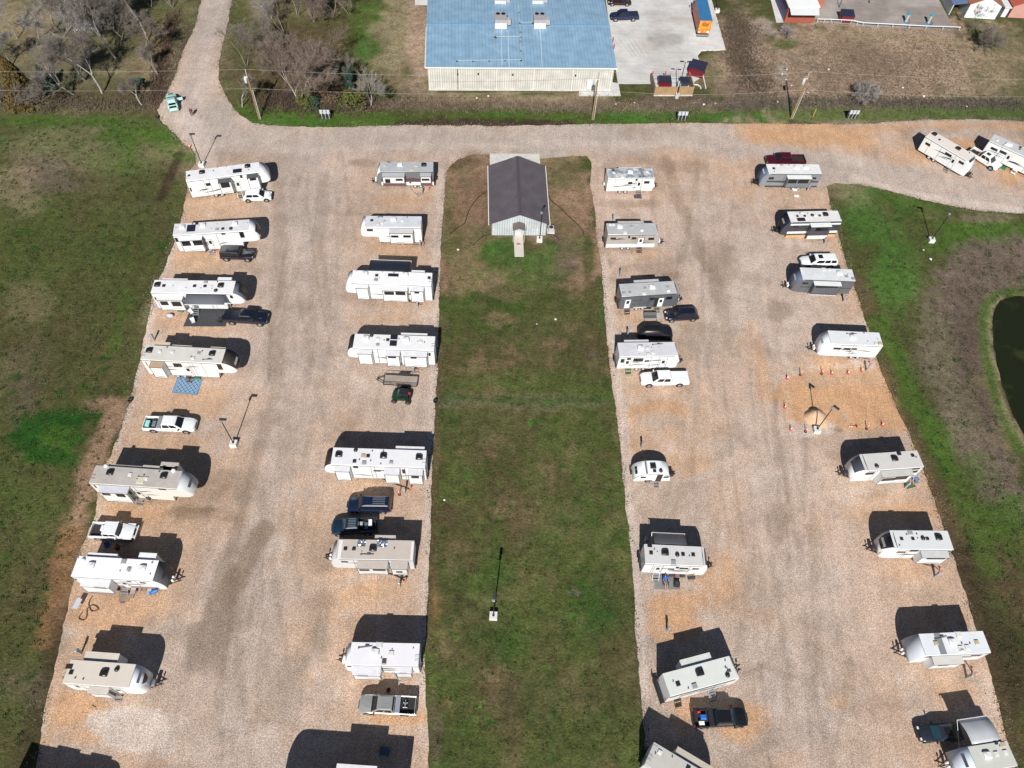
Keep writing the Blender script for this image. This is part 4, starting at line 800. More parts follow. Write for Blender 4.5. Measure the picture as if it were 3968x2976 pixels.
# bottom camper, turned: roof corners far-left (262,370), near-left (160,600)
def from_corners(z, FLp, FRp, h):
    a, b = Vector(G(z, *FLp, h)), Vector(G(z, *FRp, h)); u = (b - a).normalized(); wv = Vector((-u.y, u.x)); return a - wv * 2.42, b - wv * 2.42, h
def inv(p, h):
    lo = Vector((p.x, p.y, h - CH)); cp, sp = math.cos(PIT), math.sin(PIT); fwd = lo.y * cp - lo.z * sp; up = lo.y * sp + lo.z * cp; x, y = lo.x / fwd, up / fwd
    c, s = math.cos(-ROLL), math.sin(-ROLL); x, y = c * x - s * y, s * x + c * y; return (PW / 2 + x * FPX, PH / 2 - y * FPX)
def ix(z, p): q = px(z, p); return q
ZT['q'] = (0, 0, 1)
a_, b_, h_ = from_corners('Y', (262,370), (880,740), 3.4)
D8 = rv('grey-roofed travel trailer turned diagonally at the bottom edge beside the grass', 'q', inv(a_, 3.4), inv(b_, 3.4), 1, 3.4, 'tt', .9, 1.5, .1, roof=(.48,.46,.43), rdirt=.08, capc=(.7,.72,.75),
 far=[(ix('Y',(520,415)), ix('Y',(885,635)), .85, dict(roof=(.50,.45,.38)))], items=[('v',ix('Y',(320,482)),.2),('panel',ix('Y',(262,400)),ix('Y',(298,440)),(.35,.42,.48)),('s',ix('Y',(275,497)),1),('s',ix('Y',(455,535)),1),('vd',ix('Y',(625,650)),.2)], ladder=True)
# ---- right row (noses point left)
E1 = rv('travel trailer with blue-grey nose and grey side bands, maroon pickup behind it', 'E', (515,640), (1240,645), -1, 3.4, 'tt', 1.25, 1.5, .2, wall=(.22,.24,.26), roof=(.72,.72,.71), capc=(.11,.14,.21), word=(3,(.6,.63,.66)), band=[(1.6,1.95,(.06,.06,.07)),(.60,.9,(.05,.045,.05))], prop=BLACK,
 near=[((755,712),(1040,835),.9,dict(roof=(.76,.78,.76),col=(.17,.19,.21),wins=[((765,720),(865,775)),((905,722),(1030,775))]))], items=[('acw',(870,555)),('acw',(1005,555)),('vd',(545,567)),('v',(600,520)),('vg',(660,517),.18),('s',(557,612),1),('s',(1070,598)),('s',(710,520)),('panel',(745,512),(775,519),(.03,.03,.03))], wins=[((482,690),(540,717)),((1085,692),(1145,716))])
E2 = rv('black and white travel trailer with black nose and plywood skirting', 'E', (830,1335), (1525,1320), -1, 3.4, 'tt', 1.2, 1.5, .2, wall=(.05,.052,.065), roof=(.70,.70,.68), capc=(.012,.014,.03), word=(4,(.4,.4,.38)), band=[(2.75,3.1,(.72,.75,.74)),(.95,1.4,(.78,.80,.78))], skirt=True, prop=BLACK,
 near=[((1090,1400),(1310,1522),.9,dict(roof=(.78,.79,.77),col=(.065,.065,.08),band=[(.6,1.3,(.78,.8,.78))],wins=[((1160,1407),(1318,1453))]))], items=[('ac',(1285,1225)),('solar',(875,1275),(1000,1316)),('vd',(883,1248),.17),('vd',(987,1245),.17),('rd',(1095,1237)),('vd',(1200,1240),.17),('v',(950,1200),.24),('s',(915,1205),1),('s',(1030,1212),1),('s',(1500,1280),1),('v',(1135,1235),.2)], wins=[((835,1382),(895,1404))])
E3 = rv('grey travel trailer with blue-grey nose, white SUV parked behind it', 'K', (523,493), (1238,520), -1, 3.4, 'tt', 1.25, 1.5, .22, wall=(.115,.12,.135), roof=(.64,.67,.68), capc=(.11,.14,.21), word=(4,(.5,.53,.56)), band=[(1.75,1.88,(.04,.04,.045))],
 near=[((655,570),(990,668),.85,dict(roof=(.72,.75,.75),col=(.10,.105,.12),band=[(1.0,1.12,(.6,.6,.62))],wins=[((678,583),(743,611)),((755,583),(825,611)),((838,583),(903,611)),((911,583),(978,611))]))], items=[('acw',(1005,408)),('vg',(1105,452),.22),('vg',(1200,483),.24),('v',(775,335),.28),('v',(855,345),.2),('s',(1020,468)),('s',(1125,428))], wins=[((485,532),(550,556))])
E4 = rv('plain white travel trailer with sloping white front, row of orange cones below it', 'K', (937,1415), (1632,1445), -1, 3.3, 'tt', 1.45, 1.55, .14, wall=(.73,.74,.73), roof=(.66,.68,.70), rdirt=.06, capc=(.72,.76,.79), word=(4,(.3,.32,.35)), wheels=.42,
 items=[('acw',(1195,1320)),('ant',(1110,1268),(1250,1275)),('v',(1525,1412),.22),('vt',(1583,1408),.24),('s',(1410,1383)),('s',(1355,1262),1),('s',(1552,1352)),('panel',(1350,1408),(1408,1414),(.5,.51,.53))], wins=[((933,1464),(1012,1491)),((1077,1468),(1156,1494)),((1187,1473),(1249,1494))])
E5 = rv('light grey-roofed travel trailer with dark slate nose edged in white', 'a', (405,460), (1085,412), -1, 3.4, 'tt', 1.35, 1.3, .1, roof=(.56,.55,.53), rdirt=.06, capc=(.72,.76,.77), capwin=(0,5,.9,(.055,.065,.09)), prop=mat((.03,.035,.05),.5),
 near=[((583,532),(860,603),.9,dict(roof=(.54,.53,.50),side=0,wins=[((577,553),(713,574)),((737,535),(858,559))]))], items=[('ac',(718,310)),('rd',(497,403)),('vd',(938,272)),('vd',(765,236),.26),('s',(982,295),1),('panel',(340,252),(375,335),(.74,.76,.76))], wins=[((377,482),(455,500)),((912,460),(985,478)),((945,427),(1020,438))], steps=[((980,600),2)])
E6 = rv('white travel trailer with black arched nose window, long slide-out on the near side', 'b', (450,535), (1130,540), -1, 3.4, 'tt', 1.25, 1.4, .2, roof=(.62,.64,.65), rdirt=.05, capc=(.74,.77,.77), capwin=(0,6,.84,(.010,.010,.014)), word=(4,(.5,.5,.5)), prop=mat((.04,.03,.05),.5),
 near=[((750,632),(985,700),.9,dict(roof=(.56,.57,.57),wins=[((812,636),(1015,657))]))], items=[('ac',(940,390)),('vd',(485,408),.17),('vd',(623,407),.17),('rd',(748,403)),('vd',(803,407),.17),('s',(686,407)),('vg',(585,320),.28),('s',(545,355),1),('s',(670,350),1),('s',(460,490),1)], wins=[((442,561),(520,577)),((607,545),(680,561)),((1017,557),(1080,570))])
E7 = rv('older white travel trailer with a dark seam across its roof and flat sloped front', 'c', (360,600), (1075,565), -1, 3.4, 'tt', 1.1, 1.35, .0, wall=(.71,.72,.72), roof=(.68,.71,.74), rdirt=.08, capc=(.52,.56,.62), 
 near=[((455,685),(650,738),.9,dict(roof=(.62,.60,.57),trim=1,wins=[((490,698),(570,710))]))], items=[('acw',(620,440)),('ant',(425,407),(560,380)),('vt',(435,455),.22),('vt',(902,443),.22),('v',(720,510),.24),('v',(795,500),.24),('s',(732,457),1),('s',(825,457),1),('rw',(738,555)),('v',(690,342),.3),('panel',(478,335),(492,585),(.22,.24,.26))], wins=[((328,608),(370,616)),((855,590),(940,600))], prop=WHITE)
a_, b_, h_ = from_corners('d', (728,568), (1085,512), 3.4)
E8 = rv('grey-roofed travel trailer with silver awning out, in the bottom right corner', 'q', inv(a_, 3.4), inv(b_, 3.4), -1, 3.4, 'tt', 1.6, 1.6, .05, roof=(.52,.53,.48), rdirt=.06, capc=(.58,.66,.76), word=(3,(.08,.07,.07)),
 items=[('acw',ix('d',(880,670))),('v',ix('d',(975,655)),.22),('v',ix('d',(1070,640)),.22),('vt',ix('d',(1045,550)),.22),('panel',ix('d',(950,525)),ix('d',(1000,555)),(.03,.03,.04)),('s',ix('d',(1017,580)))])
awning(E8, ix('d',(735,565)), ix('d',(1040,515)), 1, 2.6, .65, (.50,.52,.54), .3, curve=.3)
# ---- top right pair
F1 = rv('white travel trailer parked diagonally on orange dirt with steps at its door', 'F', (685,290), (1265,630), 1, 3.4, 'tt', 1.1, 1.4, .12, roof=(.68,.63,.58), rdirt=.06, capc=(.76,.79,.80), capwin=(1,3,.85,(.02,.02,.03)), prop=BLACK, wheels=.36,
 far=[((990,300),(1270,455),.45)], items=[('ac',(810,262)),('ac',(1150,468)),('vd',(885,342),.16),('s',(940,378)),('ant',(1320,525),(1310,495))], wins=[((692,380),(748,425)),((975,520),(1052,583)),((1168,642),(1228,690))], doors=[((1080,580),(1120,640))], steps=[((1015,760),3)], group='campers on the orange dirt pull-out')
F2 = rv('grey-roofed white travel trailer cut off by the right edge of the photo', 'F', (1600,352), (2300,668), 1, 3.4, 'tt', 1.0, 1.5, .1, roof=(.52,.52,.54), rdirt=.1, capc=W_,
 items=[('v',(1715,350),.22),('acw',(1860,410)),('rw',(1905,420)),('vd',(2040,450),.2),('s',(1790,420),1),('vd',(2030,478),.14)], wins=[((1628,445),(1708,500)),((1760,485),(1830,555)),((1862,540),(1895,580))], doors=[((1860,520),(1920,600))], steps=[((1975,760),2,WHITE)], group='campers on the orange dirt pull-out')
# ---- egg-shaped trailer
def egg():
    a, b = Vector(G('V',340,1300,.55)), Vector(G('V',1240,1290,.55)); u = (b - a).normalized(); wv = Vector((-u.y, u.x)); c = (a + b) / 2 + wv * 1.0; L = (b - a).length; hw = 1.0
    root = thing('egg_camper', 'small white egg-shaped trailer with dark side door, alone in the third row', 'camper', (c.x, c.y, 0), math.atan2(u.y, u.x), 'campers parked in rows on the gravel')
    H_ = 2.45; rings = []; N = 20; prof = []
    for i in range(N + 1):
        t = math.pi * i / N; x = -math.cos(t) * L / 2 * (1 + .0); z = .5 + (H_ - .5) * (math.sin(t) ** .62 if 0 < i < N else 0.12); prof.append((x, z))
    for x, z in prof: rings.append([(x, -hw, .5), (x, -hw, max(z - .12, .52)), (x, -hw + .12, z), (x, 0, z + .05), (x, hw - .12, z), (x, hw, max(z - .12, .52)), (x, hw, .5)])
    fixn(MB().loft(rings).build('body', mat((.80,.84,.85), .3, dirt=.05), root, 40))
    for y in (-hw - .012,):
        m = MB()
        for (x1, z1), (x2, z2) in zip(prof[1:-2], prof[2:-1]): m.tube((x1, y, z1 - .06), (x2, y, z2 - .06), .03, .03, 4)
        m.build('edge_trim', mat((.25,.27,.3),.4), root)
    def top(x): 
        for (x1, z1), (x2, z2) in zip(prof[:-1], prof[1:]):
            if x1 <= x <= x2: return z1 + (z2 - z1) * (x - x1) / (x2 - x1)
        return .6
    def patch(nm, x0, x1, w0, w1, m_, off=.05):
        rows = []
        for i in range(4):
            x = x0 + (x1 - x0) * i / 3; rows.append([(x, w0, top(x) + off), (x, w1, top(x) + off)])
        o = fixn(MB().sheet(rows).build(nm, m_, root)); s_ = o.modifiers.new('s', 'SOLIDIFY'); s_.thickness = .03; return o
    k = L / 900.
    patch('stripe', (600 - 790) * k, (645 - 790) * k, -.95, .95, mat((.20,.19,.18), .5))
    patch('window', (372 - 790) * k, (420 - 790) * k, -.6, .45, GLASS); patch('window', (1200 - 790) * k, (1225 - 790) * k, -.7, .7, GLASS)
    x = (800 - 790) * k
    MB().box(x - .42, x + .3, -.28, .38, H_ + .04, H_ + .32, .12).build('air_conditioner', mat((.018,.018,.02), .35), root)
    MB().box(x + .05 - .2, x + .25, -.78, -.42, H_ + .02, H_ + .14, .04).build('roof_vent', mat((.03,.02,.02), .4), root)
    fixn(MB().lathe((x + .85, -.6, H_ - .02), [(.2, 0), (.24, .06), (.2, .2), (.06, .26)], 12).build('antenna_dome', mat((.03,.02,.02), .4), root, 60))
    xd = (950 - 790) * k
    d = MB().box(xd - .36, xd + .36, -hw - .04, -hw - .003, .45, 2.2).build('door', mat((.035,.02,.018), .4), root)
    for xa in ((555 - 790) * k, (1115 - 790) * k): MB().box(xa - .34, xa + .34, -hw - .03, -hw - .003, 1.35, 1.75).build('window', GLASS, root)
    for y in (-hw + .05, hw - .05):
        o = MB().lathe(((705 - 790) * k, y, .34), [(.26, -.11), (.34, -.08), (.34, .08), (.26, .11)], 16, 'y').build('wheel', TYRE, root, 50)
        MB().lathe(((705 - 790) * k, y - .12 if y < 0 else y + .12, .34), [(.2, -.01), (.2, .01)], 10, 'y').build('rim', RIM, o, 40)
    MB().box((705 - 790) * k - .5, (705 - 790) * k + .5, -hw - .1, -hw - .002, .6, .74, .04).build('fender', TRIM, root)
    m = MB()
    for j in range(3): m.box((915 - 790) * k - .3, (915 - 790) * k + .3, -hw - .35 - j * .26, -hw - .14 - j * .26, .5 - j * .17, .53 - j * .17)
    m.build('steps', STEEL, root)
    m = MB(); m.tube((L / 2 - .5, -.6, .45), (L / 2 + .95, 0, .45), .05, .05, 4).tube((L / 2 - .5, .6, .45), (L / 2 + .95, 0, .45), .05, .05, 4).box(L / 2 + .1, L / 2 + .55, -.4, .3, .45, .95, .08).tube((L / 2 + .7, 0, 0), (L / 2 + .7, 0, .95), .03, .03, 5); m.build('hitch', DARKM, root)
    MB().lathe((-L / 2 - .2, .1, .9), [(.22, -.09), (.32, -.06), (.32, .06), (.22, .09)], 14, 'x').build('spare_wheel', TYRE, root, 50)
egg()
# ---------------------------------------------------------------- road vehicles
def mirrored(prof): return prof
def car(name, label, z, fr, rr_, kind='suv', col=(.8,.8,.8), roofc=None, width=None, group='cars and pickups parked on the gravel', ribs=False, tonneau=None, boxes=(), sunroof=False, rack=False, open_hatch=False, metal=.0, rough=.22, glass=GLASS, liner=(.02,.02,.022), toolbox=None, zz=.8, fixL=None, visor=False, lightbar=False):
    a, b = Vector(G(z, *rr_, zz)), Vector(G(z, *fr, zz)); c = (a + b) / 2; u = (b - a).normalized(); L = fixL or (b - a).length
    root = thing(name, label, 'pickup' if kind in ('pickup', 'jeeptruck') else 'car', (c.x, c.y, 0), math.atan2(u.y, u.x), group)
    pm = mat(col, rough, metal, dirt=.08, scale=1.2, spec=.6, coat=.5 if metal or sum(col) < .6 else .15); rm = mat(roofc, .3) if roofc else pm
    pick = kind in ('pickup', 'jeeptruck'); jeep = kind in ('jeep', 'jeeptruck')
    W2 = width or (.96 if pick else .94 if kind == 'suv' else .90); zb = .42 if (pick or jeep) else .32
    belt = 1.12 if pick else 1.08 if kind == 'suv' or jeep else .95
    top = 1.86 if pick else 1.80 if kind == 'suv' or jeep else (1.58 if kind == 'cross' else 1.45)
    X = lambda f: -L / 2 + f * L
    if kind == 'pickup': cab0, cabA, cabB, hoodB, body0 = .385, .40, .66, .76, .375
    elif kind == 'jeeptruck': cab0, cabA, cabB, hoodB, body0 = .34, .35, .64, .68, .33
    elif kind == 'jeep': cab0, cabA, cabB, hoodB, body0 = .02, .03, .60, .66, .0
    elif kind == 'suv': cab0, cabA, cabB, hoodB, body0 = .01, .05, .64, .75, .0
    elif kind == 'cross': cab0, cabA, cabB, hoodB, body0 = .02, .12, .60, .74, .0
    else: cab0, cabA, cabB, hoodB, body0 = .12, .26, .56, .72, .0
    hz_ = belt + (.03 if pick or jeep else -.0)
    st = []
    if body0 == 0: st += [(0, belt - .30, W2 - .16), (.012, belt - .10, W2 - .09), (.05, belt - .02, W2 - .02)]
    else: st += [(body0, belt, W2)]
    st += [(.35 if body0 < .3 else body0 + .02, belt, W2), (hoodB - .01, belt, W2), (hoodB + .01, hz_, W2)]
    if jeep: st += [(.93, hz_ - .06, W2 - .22), (.965, hz_ - .10, W2 - .24), (.97, .75, W2 - .24)]
    else: st += [(.88, hz_ - .06, W2 - .01), (.945, hz_ - .13, W2 - .06), (.982, hz_ - .27, W2 - .14), (1.0, hz_ - .46, W2 - .22)]
    rings = []
    for f, zt, w_ in st:
        x = X(f); zm = min(.78, zt - .12); rings.append([(x, -w_ + .05, zb), (x, -w_, zm), (x, -w_ + .03, zt - .06), (x, -w_ + .14, zt), (x, w_ - .14, zt), (x, w_ - .03, zt - .06), (x, w_, zm), (x, w_ - .05, zb)])
    fixn(MB().loft(rings).build('body', pm, root, 38))
    # cabin
    wb_, wt_ = W2 - .08, W2 - (.24 if not jeep else .12)
    fb, ft = (cab0, hoodB), (cabA, cabB)
    def cr(x, w_, zz_, dx=0): return [(x, -w_, zz_), (x, w_, zz_)]
    B = [(X(fb[0]), -wb_, belt - .02), (X(fb[1]), -wb_ + .04, belt - .02), (X(fb[1]), wb_ - .04, belt - .02), (X(fb[0]), wb_, belt - .02)]
    T1 = [(X(ft[0]), -wt_, top - .08), (X(ft[1]), -wt_, top - .10), (X(ft[1]), wt_, top - .10), (X(ft[0]), wt_, top - .08)]
    T2 = [(X(ft[0]) + .12, -wt_ + .10, top), (X(ft[1]) - .22, -wt_ + .10, top), (X(ft[1]) - .22, wt_ - .10, top), (X(ft[0]) + .12, wt_ - .10, top)]
    fixn(MB().loft([B, T1, T2]).build('cabin', rm, root, 30))
    def pane(nm, c4, i0, i1, j0, j1):
        """glass set on a cabin face c4 = (bl, br, tr, tl); i along, j up (0..1)"""
        bl, br, tr, tl = [Vector(p) for p in c4]
        def pt(i, j): return (bl * (1 - i) + br * i) * (1 - j) + (tl * (1 - i) + tr * i) * j
        n = (br - bl).cross(tl - bl).normalized(); cc = (bl + br + tr + tl) / 4
        if n.dot(cc - Vector((0, 0, 1.2))) < 0: n = -n
        pts = [pt(i0, j0), pt(i1, j0), pt(i1, j1), pt(i0, j1)]
        vs = [tuple(p + n * .004) for p in pts] + [tuple(p + n * .022) for p in pts]
        fixn(MB().add(vs, [(0,1,2,3),(4,5,6,7),(0,1,5,4),(1,2,6,5),(2,3,7,6),(3,0,4,7)]).build(nm, glass, root))
    pane('windshield', (B[1], B[2], T1[2], T1[1]), .05, .95, .04, .96)
    pane('rear_window', (B[0], B[3], T1[3], T1[0]), .08, .92, .28 if not pick else .2, .94)
    for s_ in (0, 1):
        q4 = (B[0], B[1], T1[1], T1[0]) if s_ == 0 else (B[3], B[2], T1[2], T1[3])
        if kind in ('suv', 'jeep'): segs = ((.05, .26), (.30, .52), (.56, .86))
        elif kind in ('cross',): segs = ((.14, .48), (.52, .84))
        else: segs = ((.06, .44), (.49, .86))
        for i0, i1 in segs: pane('side_window', q4, i0, i1, .14, .90)
    if kind == 'pickup' or kind == 'jeeptruck':
        x0, x1 = X(0) + .05, X(body0); m = MB()
        for s_ in (-1, 1):
            m.box(x0, x1, s_ * (W2 - .13), s_ * W2, .55, belt, .03)
        m.box(x0 + .002, x0 + .09, -W2 + .13, W2 - .13, .55, belt - .02, .02)
        m.build('bed_wall', pm, root)
        MB().box(x0 + .09, x1, -W2 + .13, W2 - .13, .62, .70).build('bed_floor', mat(liner, .8), root)
        if tonneau: MB().box(x0 + .0, x1 - .0, -W2 + .01, W2 - .01, belt - .005, belt + .012).build('seam', BLACK, root); MB().box(x0 + .03, x1 - .02, -W2 + .03, W2 - .03, belt + .014, belt + .07, .03).build('bed_cover', mat(tonneau, .4), root)
        if toolbox: MB().box(x1 - .62, x1 - .08, -W2 + .05, W2 - .05, belt - .1, belt + .16, .03).build('toolbox', mat(toolbox, .35, .5), root)
        MB().box(X(0) - .08, X(0) + .06, -W2 + .06, W2 - .06, .48, .66, .03).build('rear_bumper', mat((.3,.3,.31), .3, .8) if sum(col) > .6 else TRIM, root)
    else: MB().box(X(0) - .05, X(0) + .08, -W2 + .14, W2 - .14, .40, .58, .03).build('rear_bumper', TRIM if jeep else pm, root)
    if jeep:
        for f in (.86, .2):
            for s_ in (-1, 1): MB().box(X(f) - .5, X(f) + .5, s_ * (W2 - .24), s_ * (W2 + .06), .88, .98, .03).build('fender', pm if kind == 'jeeptruck' else TRIM, root)
        MB().box(X(.985), X(1.0) + .04, -W2 + .05, W2 - .05, .55, .75, .03).build('front_bumper', pm if kind == 'jeeptruck' else TRIM, root)
        MB().box(X(hoodB) + .05, X(hoodB) + .12, -.5, .5, hz_ - .01, hz_ + .015).build('hood_vent', BLACK, root)
    else:
        MB().box(X(.985) - .06, X(1.0) + .03, -W2 + .2, W2 - .2, .40, .60, .04).build('front_bumper', mat((.4,.4,.41), .25, .8) if pick and sum(col) > .6 else TRIM, root)
        for s_ in (-.33, .33):
            m = MB(); m.slab([(X(hoodB) + .2, s_ - .03, hz_ + .002), (X(.9), s_ * .8 - .03, hz_ - .075), (X(.9), s_ * .8 + .03, hz_ - .075), (X(hoodB) + .2, s_ + .03, hz_ + .002)], .018)
            fixn(m.build('hood_crease', pm, root))
    MB().box(X(hoodB) - .03, X(hoodB) + .06, -W2 + .16, W2 - .16, hz_ - .01, hz_ + .012).build('cowl', BLACK, root)
    for f_ in ((fb[0] + fb[1]) / 2, fb[1] - .02):
        for s_ in (-1, 1): MB().box(X(f_) - .012, X(f_) + .012, s_ * (W2 - .02) - .012, s_ * (W2 - .02) + .014, .5, belt - .06).build('door_seam', BLACK, root)
    MB().box(X(.99) if not jeep else X(.97), X(1.0) + .015 if not jeep else X(.975), -.42, .42, .62, .78 if not jeep else 1.0).build('grille', BLACK, root)
    for s_ in (-1, 1):
        yh = s_ * (W2 - .34) if not jeep else s_ * (W2 - .4)
        MB().box(X(.955) if not jeep else X(.965), X(.992) if not jeep else X(.98), yh - .13, yh + .13, .68, .80).build('headlight', mat((.75,.78,.8), .1, spec=.9), root)
        MB().box(X(0) - .02 if not pick else X(0) + .0, X(.02), s_ * (W2 - .2) - .07, s_ * (W2 - .2) + .07, .72, belt - .1).build('taillight', RED, root)
        MB().box(X(hoodB) - .35, X(hoodB) - .20, s_ * (W2 + .0), s_ * (W2 + .22), belt + .0, belt + .18, .03).build('mirror', pm if sum(col) > 1.8 and not visor else BLACK, root)
    wf = (.20, .83) if pick else (.18, .82)
    R0 = .41 if (pick or jeep) else .36
    for f in wf:
        for s_ in (-1, 1):
            MB().lathe((X(f), s_ * (W2 - .012), R0 + .02), [(R0 + .09, -.03), (R0 + .09, .016)], 18, 'y').build('wheel_arch', BLACK, root)
            o = MB().lathe((X(f), s_ * (W2 - .10), R0), [(R0 * .8, -.13), (R0, -.10), (R0, .10), (R0 * .8, .13)], 18, 'y').build('wheel', TYRE, root, 50)
            MB().lathe((X(f), s_ * (W2 + .035), R0), [(R0 * .60, -.012), (R0 * .60, .008), (.06, .014)], 12, 'y').build('rim', RIM, o, 40)
    if ribs:
        m = MB(); n = 6
        for i in range(n): y = -wt_ + .2 + (2 * wt_ - .4) * i / (n - 1); m.box(X(ft[0]) + .2, X(ft[1]) - .3, y - .03, y + .03, top + .001, top + .022)
        m.build('roof_rib', rm if ribs == 1 else STEEL, root)
    if sunroof: MB().box(X(ft[1]) - 1.15, X(ft[1]) - .45, -.38, .38, top - .01, top + .012).build('sunroof', GLASS, root)
    if rack:
        m = MB()
        for s_ in (-1, 1): m.tube((X(ft[0]) + .3, s_ * (wt_ - .12), top + .06), (X(ft[1]) - .5, s_ * (wt_ - .12), top + .06), .025, .025, 4)
        for i in range(4): m.box(X(ft[0]) + .4, X(ft[0]) + 1.9, -.42 + i * .25, -.36 + i * .25, top + .002, top + .02)
        m.build('roof_rack', STEEL, root)
    return root, X, W2, belt
def cargo(nm, label, cat, root4, pts):
    pass
car('parked_car','white crossover parked by the farthest left fifth wheel','A',(1833,842),(1465,852),'cross',(.78,.79,.80), metal=.1)
car('off_road_car','black boxy off-roader with spare wheel beside a white fifth wheel','A',(1605,1612),(1180,1598),'jeep',(.010,.012,.022))
car('pickup_truck','black crew-cab pickup with covered bed at the end of the black mat','G',(1655,690),(1150,665),'pickup',(.010,.012,.026), tonneau=(.008,.010,.022))
W1 = car('pickup_truck','white pickup with teal cooler and grey toolbox in its open bed','M',(1645,425),(1210,412),'pickup',(.80,.83,.83), toolbox=(.45,.48,.52), visor=True)
J1 = car('pickup_truck','white off-road pickup with ribbed roof and slotted grille, above the trailer with deck chairs','O',(1065,352),(455,322),'jeeptruck',(.78,.81,.84), ribs=1, liner=(.03,.025,.03))
car('parked_car','dark navy large SUV with chrome roof rack, above the navy pickup','R',(395,1105),(1042,1112),'suv',(.008,.016,.045), rack=True)
N1 = car('pickup_truck','dark navy pickup with loaded bed and ribbed roof, above the tan-roofed trailer','S',(203,382),(1015,345),'pickup',(.010,.028,.050), ribs=2, glass=GLASSB)
S1 = car('pickup_truck','silver pickup with ribbed roof and grey toolbox, below the plain white trailer','T',(515,1368),(1395,1405),'pickup',(.42,.43,.41), metal=.35, ribs=1, toolbox=(.50,.52,.60))
car('parked_car','black glossy SUV beside the grey trailer with the open door','J',(922,625),(1350,605),'cross',(.010,.012,.026), zz=.9)
car('pickup_truck','white pickup with white bed cover, below the trailer with green steps','J',(602,1452),(1222,1442),'pickup',(.80,.81,.82), tonneau=(.76,.78,.80))
K1 = car('pickup_truck','black pickup with blue tarp and white box in the bed, near bottom','X',(832,720),(428,730),'pickup',(.012,.012,.013), toolbox=(.05,.05,.06), sunroof=True, glass=GLASSB)
car('pickup_truck','maroon pickup half hidden behind the trailer with blue-grey nose','E',(440,435),(992,432),'pickup',(.065,.005,.012))
car('parked_car','white three-row SUV with dark sunroof, behind the grey trailer','K',(450,228),(958,222),'suv',(.76,.80,.82), sunroof=True)
car('parked_car','dark grey sedan with red sunroof beside the silver awning, bottom right','d',(160,440),(622,418),'sedan',(.035,.04,.055), metal=.3, sunroof=True, glass=GLASSB)
F3 = car('pickup_truck','white pickup nosed between the two diagonal trailers at top right','F',(1745,735),(1330,480),'pickup',(.76,.79,.78), sunroof=True)
car('pickup_truck','dark blue pickup with tan lower trim parked beside the blue-roofed building','t2',(1137,122),(1355,118),'pickup',(.010,.018,.060), group='vehicles in the concrete car park', tonneau=(.02,.025,.05))
car('parked_car','dark maroon car at the top edge of the concrete car park','t2',(1118,2),(1298,4),'sedan',(.03,.012,.014), group='vehicles in the concrete car park')
car('parked_car','grey car half hidden under bare trees at the upper left','t0',(640,238),(860,232),'suv',(.40,.44,.48), group='vehicles under the trees', fixL=4.9)
# pale green hatchback with open boot and open door
gc, gX, gW, gb = car('parked_car','pale green car with open boot and passenger door on the gravel bend','t0',(1462,808),(1484,925),'sedan',(.42,.66,.60), group='people and car on the gravel bend', fixL=4.5)
MB().slab([(gX(.02), -.6, gb - .05), (gX(.20), -.6, gb + .02), (gX(.20), .6, gb + .02), (gX(.02), .6, gb - .05)], .02).build('boot_opening', BLACK, gc)
MB().slab([(gX(.22), -.62, gb + .1), (gX(.26), -.62, gb + .85), (gX(.26), .62, gb + .85), (gX(.22), .62, gb + .1)], .04).build('boot_lid', mat((.42,.66,.60), .25), gc)
MB().box(gX(.58), gX(.58) + .06, -gW - .95, -gW - .02, .45, 1.0).build('door', mat((.45,.68,.62), .25), gc)
MB().box(gX(.58) + .005, gX(.58) + .045, -gW - .85, -gW - .1, 1.0, 1.35).build('side_window', GLASS, gc)
# loads in the beds: own things
def inbed(rt, nm, label, cat, x0, x1, y0, y1, h0, h1, m_, ch=.04):
    root, X, W2, belt = rt; M = root.matrix_basis if False else Matrix.Translation(root.location) @ Matrix.Rotation(root.rotation_euler.z, 4, 'Z')
    cx, cy = (x0 + x1) / 2, (y0 + y1) / 2; c = M @ Vector((cx, cy, 0))
    o = MB().box(x0 - cx, x1 - cx, y0 - cy, y1 - cy, 0, h1 - h0, ch).build(nm, m_); o.location = (c.x, c.y, h0); o.rotation_euler = (0, 0, root.rotation_euler.z)
    return tag(o, label, cat)
def lid(o, col):
    bb = [v.co for v in o.data.vertices]; xs_ = [v.x for v in bb]; ys_ = [v.y for v in bb]; zt = max(v.z for v in bb)
    MB().box(min(xs_) - .02, max(xs_) + .02, min(ys_) - .02, max(ys_) + .02, zt + .004, zt + .06, .02).build('lid', mat(col, .4), o)
X = W1[1]; lid(inbed(W1,'cooler','teal cooler standing in the open bed of the white pickup','cooler', X(.05), X(.05)+.5, -.55, .25, .70, 1.1, mat((.25,.62,.56),.5)), (.32,.70,.64))
inbed(W1,'folded_chair','grey metal frame lying in the bed of the white pickup with the teal cooler','frame', X(.16), X(.16)+.45, -.4, .4, .70, .85, STEEL)
X = J1[1]; inbed(J1,'box','white box behind the cab of the white off-road pickup','box', X(.24), X(.24)+.5, -.15, .5, .70, 1.25, WHITE)
X = N1[1]
inbed(N1,'box','flat white box in the loaded bed of the navy pickup','box', X(.10), X(.10)+.42, -.65, .15, .70, 1.22, mat((.85,.85,.85),.5))
inbed(N1,'compressor','grey blue tank in the loaded bed of the navy pickup','tank', X(.19), X(.19)+.42, -.35, .55, .70, 1.2, mat((.16,.24,.30),.4,.4), .12)
inbed(N1,'bag','pale crumpled bags next to the cab in the navy pickup bed','bag', X(.30), X(.30)+.42, -.5, .1, .70, 1.12, mat((.55,.53,.50),.8, dirt=.4, scale=6), .14)
inbed(N1,'crate','dark red crate at the near corner of the navy pickup bed','crate', X(.14), X(.14)+.45, -.8, -.62, .70, 1.0, mat((.16,.03,.02),.6))
